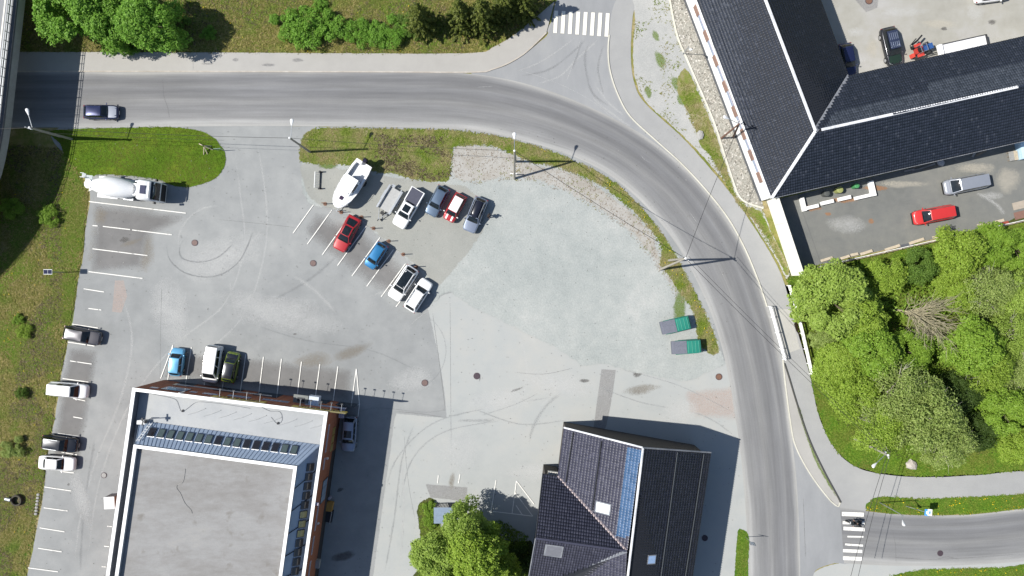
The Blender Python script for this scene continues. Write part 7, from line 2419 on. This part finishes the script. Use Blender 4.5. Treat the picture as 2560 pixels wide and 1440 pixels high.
# grass tufts and dandelions (nobody could count them)
def tufts(name, polys, dens, mat, size=(.08, .2), holes=(), tilt=.5, z0=.02, thr=None, per=3):
    PX, PY = [], []
    for p in polys:
        a, b = scatter(p, dens, holes)
        PX.append(a)
        PY.append(b)
    px, py = np.concatenate(PX), np.concatenate(PY)
    if thr is not None:
        k = np.array([mnoise.fractal(Vector((x * .012, y * .012, 3.3)), 1.0, 2.0, 3) > thr + RNG.normal() * .12 for x, y in zip(px, py)], dtype=bool)
        px, py = px[k], py[k]
    x, y = np.repeat((px - 1280) / S, per), np.repeat((720 - py) / S, per)
    n = len(x)
    x = x + RNG.normal(scale=.06, size=n)
    y = y + RNG.normal(scale=.06, size=n)
    a = RNG.uniform(0, 2 * PI, n)
    L_ = RNG.uniform(size[0], size[1], n)
    h = L_ * RNG.uniform(tilt * .3, tilt, n)
    w = L_ * RNG.uniform(.18, .32, n)
    ca, sa = np.cos(a), np.sin(a)
    z = np.full(n, z0)
    v = np.stack([np.stack([x - sa * w, y + ca * w, z], 1), np.stack([x + sa * w, y - ca * w, z], 1), np.stack([x + ca * L_, y + sa * L_, z + h], 1)], 1)
    o = np_mesh(name, v.reshape(-1, 3), np.arange(3 * n).reshape(n, 3), mat)
    o['kind'] = 'stuff'
    return o


M_brush = island('brown_brush', [(0, (.05, .04, .02)), (.5, (.11, .085, .05)), (1, (.20, .17, .10))], .9)
WEST = [(-60, 360), (150, 370), (205, 445), (222, 480), (212, 560), (204, 640), (192, 700), (184, 760), (160, 880), (145, 960), (133, 1040), (117, 1120), (103, 1240), (92, 1290), (80, 1360), (62, 1450), (-60, 1460)]
g_west = island('west_grass_blade', [(0, (.14, .155, .03)), (.35, (.20, .195, .05)), (.7, (.29, .25, .085)), (1, (.37, .31, .14))], .8, .3, .2, .4, [(0, (.09, .16, .018)), (.6, (.15, .23, .028)), (1, (.22, .29, .045))], -1.55)
g_fresh = island('fresh_grass_blade', [(0, (.09, .18, .014)), (.6, (.15, .26, .022)), (1, (.22, .31, .04))], .7, .3, .2, .3, [(0, (.12, .17, .02)), (1, (.22, .25, .05))])
g_lawn = island('lawn_blade', [(0, (.065, .125, .005)), (.6, (.095, .17, .008)), (1, (.13, .20, .015))], .75, .25, .2, .25, [(0, (.11, .14, .012)), (1, (.19, .20, .04))])
g_verge = island('verge_blade', [(0, (.10, .16, .016)), (.6, (.16, .22, .024)), (1, (.21, .26, .04))], .75, .25, .2, .5, [(0, (.22, .20, .07)), (1, (.36, .30, .16))])
tufts('tall_grass', [WEST], 46, g_west, (.12, .34), tilt=.5)
tufts('tall_grass', [[(150, 400), (205, 448), (218, 490), (208, 560), (203, 640), (190, 700), (182, 760), (160, 880), (146, 960), (134, 1040), (118, 1120), (104, 1240), (88, 1240), (108, 1080), (120, 960), (125, 860), (110, 760), (120, 650), (110, 560), (120, 480)]], 40, g_fresh, (.12, .32), thr=-.12, z0=.03)
tufts('tall_grass', [[p for p in WEST_TOP if p[1] > -61]], 46, g_west, (.12, .34), z0=.03, tilt=.6)
tufts('tall_grass', [WEST, [p for p in WEST_TOP if p[1] > -61]], 42, g_fresh, (.12, .34), thr=.2, z0=.03)
tufts('dry_brush', [[p for p in WEST if p[0] < 170] + [(90, 700), (120, 480)]], 30, M_brush, (.12, .34), tilt=.5, z0=.04, thr=.02)
tufts('dry_brush', [[p for p in WEST_TOP if p[1] > -61]], 14, M_brush, (.12, .34), tilt=.5, z0=.04, thr=.06)
tufts('short_grass', [LAWN], 60, g_lawn, (.06, .14), tilt=.6, z0=.04)
tufts('verge_grass', [VERGE], 60, g_verge, (.08, .24), z0=.04)
tufts('fresh_grass', [FOREST], 50, g_fresh, (.10, .30), z0=.03)
tufts('fresh_grass', [ISLE2, SOUTHG, [(1845, 1330), (1856, 1325), (1868, 1335), (1872, 1370), (1866, 1440), (1840, 1440), (1840, 1400)], [(1048, 1260), (1085, 1248), (1092, 1290), (1110, 1330), (1250, 1300), (1320, 1340), (1320, 1440), (1045, 1440), (1052, 1380)]], 60, g_fresh, (.08, .24), z0=.035)
tufts('fresh_grass', [[(1700, 200), (1725, 215), (1782, 325), (1808, 400), (1836, 482), (1870, 522), (1930, 590), (1968, 680), (1940, 640), (1890, 562), (1840, 505), (1780, 400), (1745, 345), (1715, 280)]], 44, g_verge, (.08, .22), z0=.03)
tufts('weeds', [SAND], 12, g_verge, (.08, .2), z0=.03, thr=.03)
tufts('weeds', [DIRT], 4, g_verge, (.08, .2), z0=.035, thr=0.05)
M_twig = island('dry_twig_bits', [(0, (.16, .12, .09)), (.6, (.25, .21, .165)), (1, (.36, .32, .26))], .9)
tufts('dry_litter', [DIRT], 9, M_twig, (.07, .2), tilt=.2, z0=.045, per=2)
tufts('dry_brush', [[(900, 335), (1130, 345), (1128, 440), (1080, 452), (960, 425)]], 26, M_brush, (.12, .34), tilt=.7, z0=.05, thr=-.1, per=3)
# undergrowth of the wood, and bits of grit on the paved ground
px, py = scatter([(2010, 705), (2120, 668), (2300, 632), (2470, 600), (2720, 560), (2720, 1090), (2500, 1120), (2330, 1120), (2200, 1090), (2120, 1020), (2075, 940), (2040, 860)], 16, [[(1990, 795), (2330, 795), (2600, 735), (2600, 800), (2480, 852), (2330, 852), (1998, 840)], [(2350, 880), (2420, 900), (2500, 1080), (2440, 1110), (2380, 1000)]])
n = len(px)
c = np.stack([(px - 1280) / S, (720 - py) / S, RNG.uniform(.2, 2.2, n) * (.5 + .5 * np.sin(px * .05) * np.cos(py * .06))], 1)
c[:, 2] = np.abs(c[:, 2]) + .15
v, f = quads(c, np.array([0, 0, 1.0]) + RNG.normal(scale=.6, size=(n, 3)), RNG.uniform(.10, .24, n))
np_mesh('undergrowth', v, f, LEAF['green'], kind='stuff')
px, py = scatter([(170, 320), (1800, 320), (1870, 1440), (60, 1440)], .55)
n = len(px)
c = np.stack([(px - 1280) / S, (720 - py) / S, np.full(n, .06)], 1)
v, f = quads(c, np.array([0, 0, 1.0]) + RNG.normal(scale=.15, size=(n, 3)), RNG.uniform(.02, .07, n))
np_mesh('grit', v, f, island('grit_bits', [(0, (.05, .045, .04)), (.6, (.14, .13, .11)), (1, (.40, .39, .36))], .9), kind='stuff')
M_dand = island('dandelion_flower', [(0, (.42, .30, .01)), (1, (.60, .46, .02))], .7)
DP = [(ISLE2, 6.0), (SOUTHG, 4.0), ([(1690, 640), (1712, 680), (1770, 800), (1790, 850), (1760, 850), (1735, 760), (1690, 690), (1655, 650)], 3.5), ([(1480, 426), (1545, 462), (1605, 520), (1650, 575), (1685, 628), (1675, 635), (1600, 540), (1500, 460)], 3.5), ([p for p in WEST_TOP if p[1] > -61], .5), (WEST, .25), ([(1320, 380), (1340, 368), (1420, 398), (1400, 410)], 2.0)]
PX, PY = [], []
for pl__, dd in DP:
    a, b = scatter(pl__, dd)
    k = np.array([mnoise.noise(Vector((x * .03, y * .05, 8.0))) > .08 for x, y in zip(a, b)], dtype=bool)
    PX.append(a[k])
    PY.append(b[k])
px, py = np.concatenate(PX), np.concatenate(PY)
c = np.stack([(px - 1280) / S, (720 - py) / S, RNG.uniform(.12, .26, len(px))], 1)
v, f = quads(c, np.array([0, 0, 1.0]) + RNG.normal(scale=.25, size=(len(px), 3)), RNG.uniform(.04, .09, len(px)), 1.0)
np_mesh('dandelions', v, f, M_dand, kind='stuff')
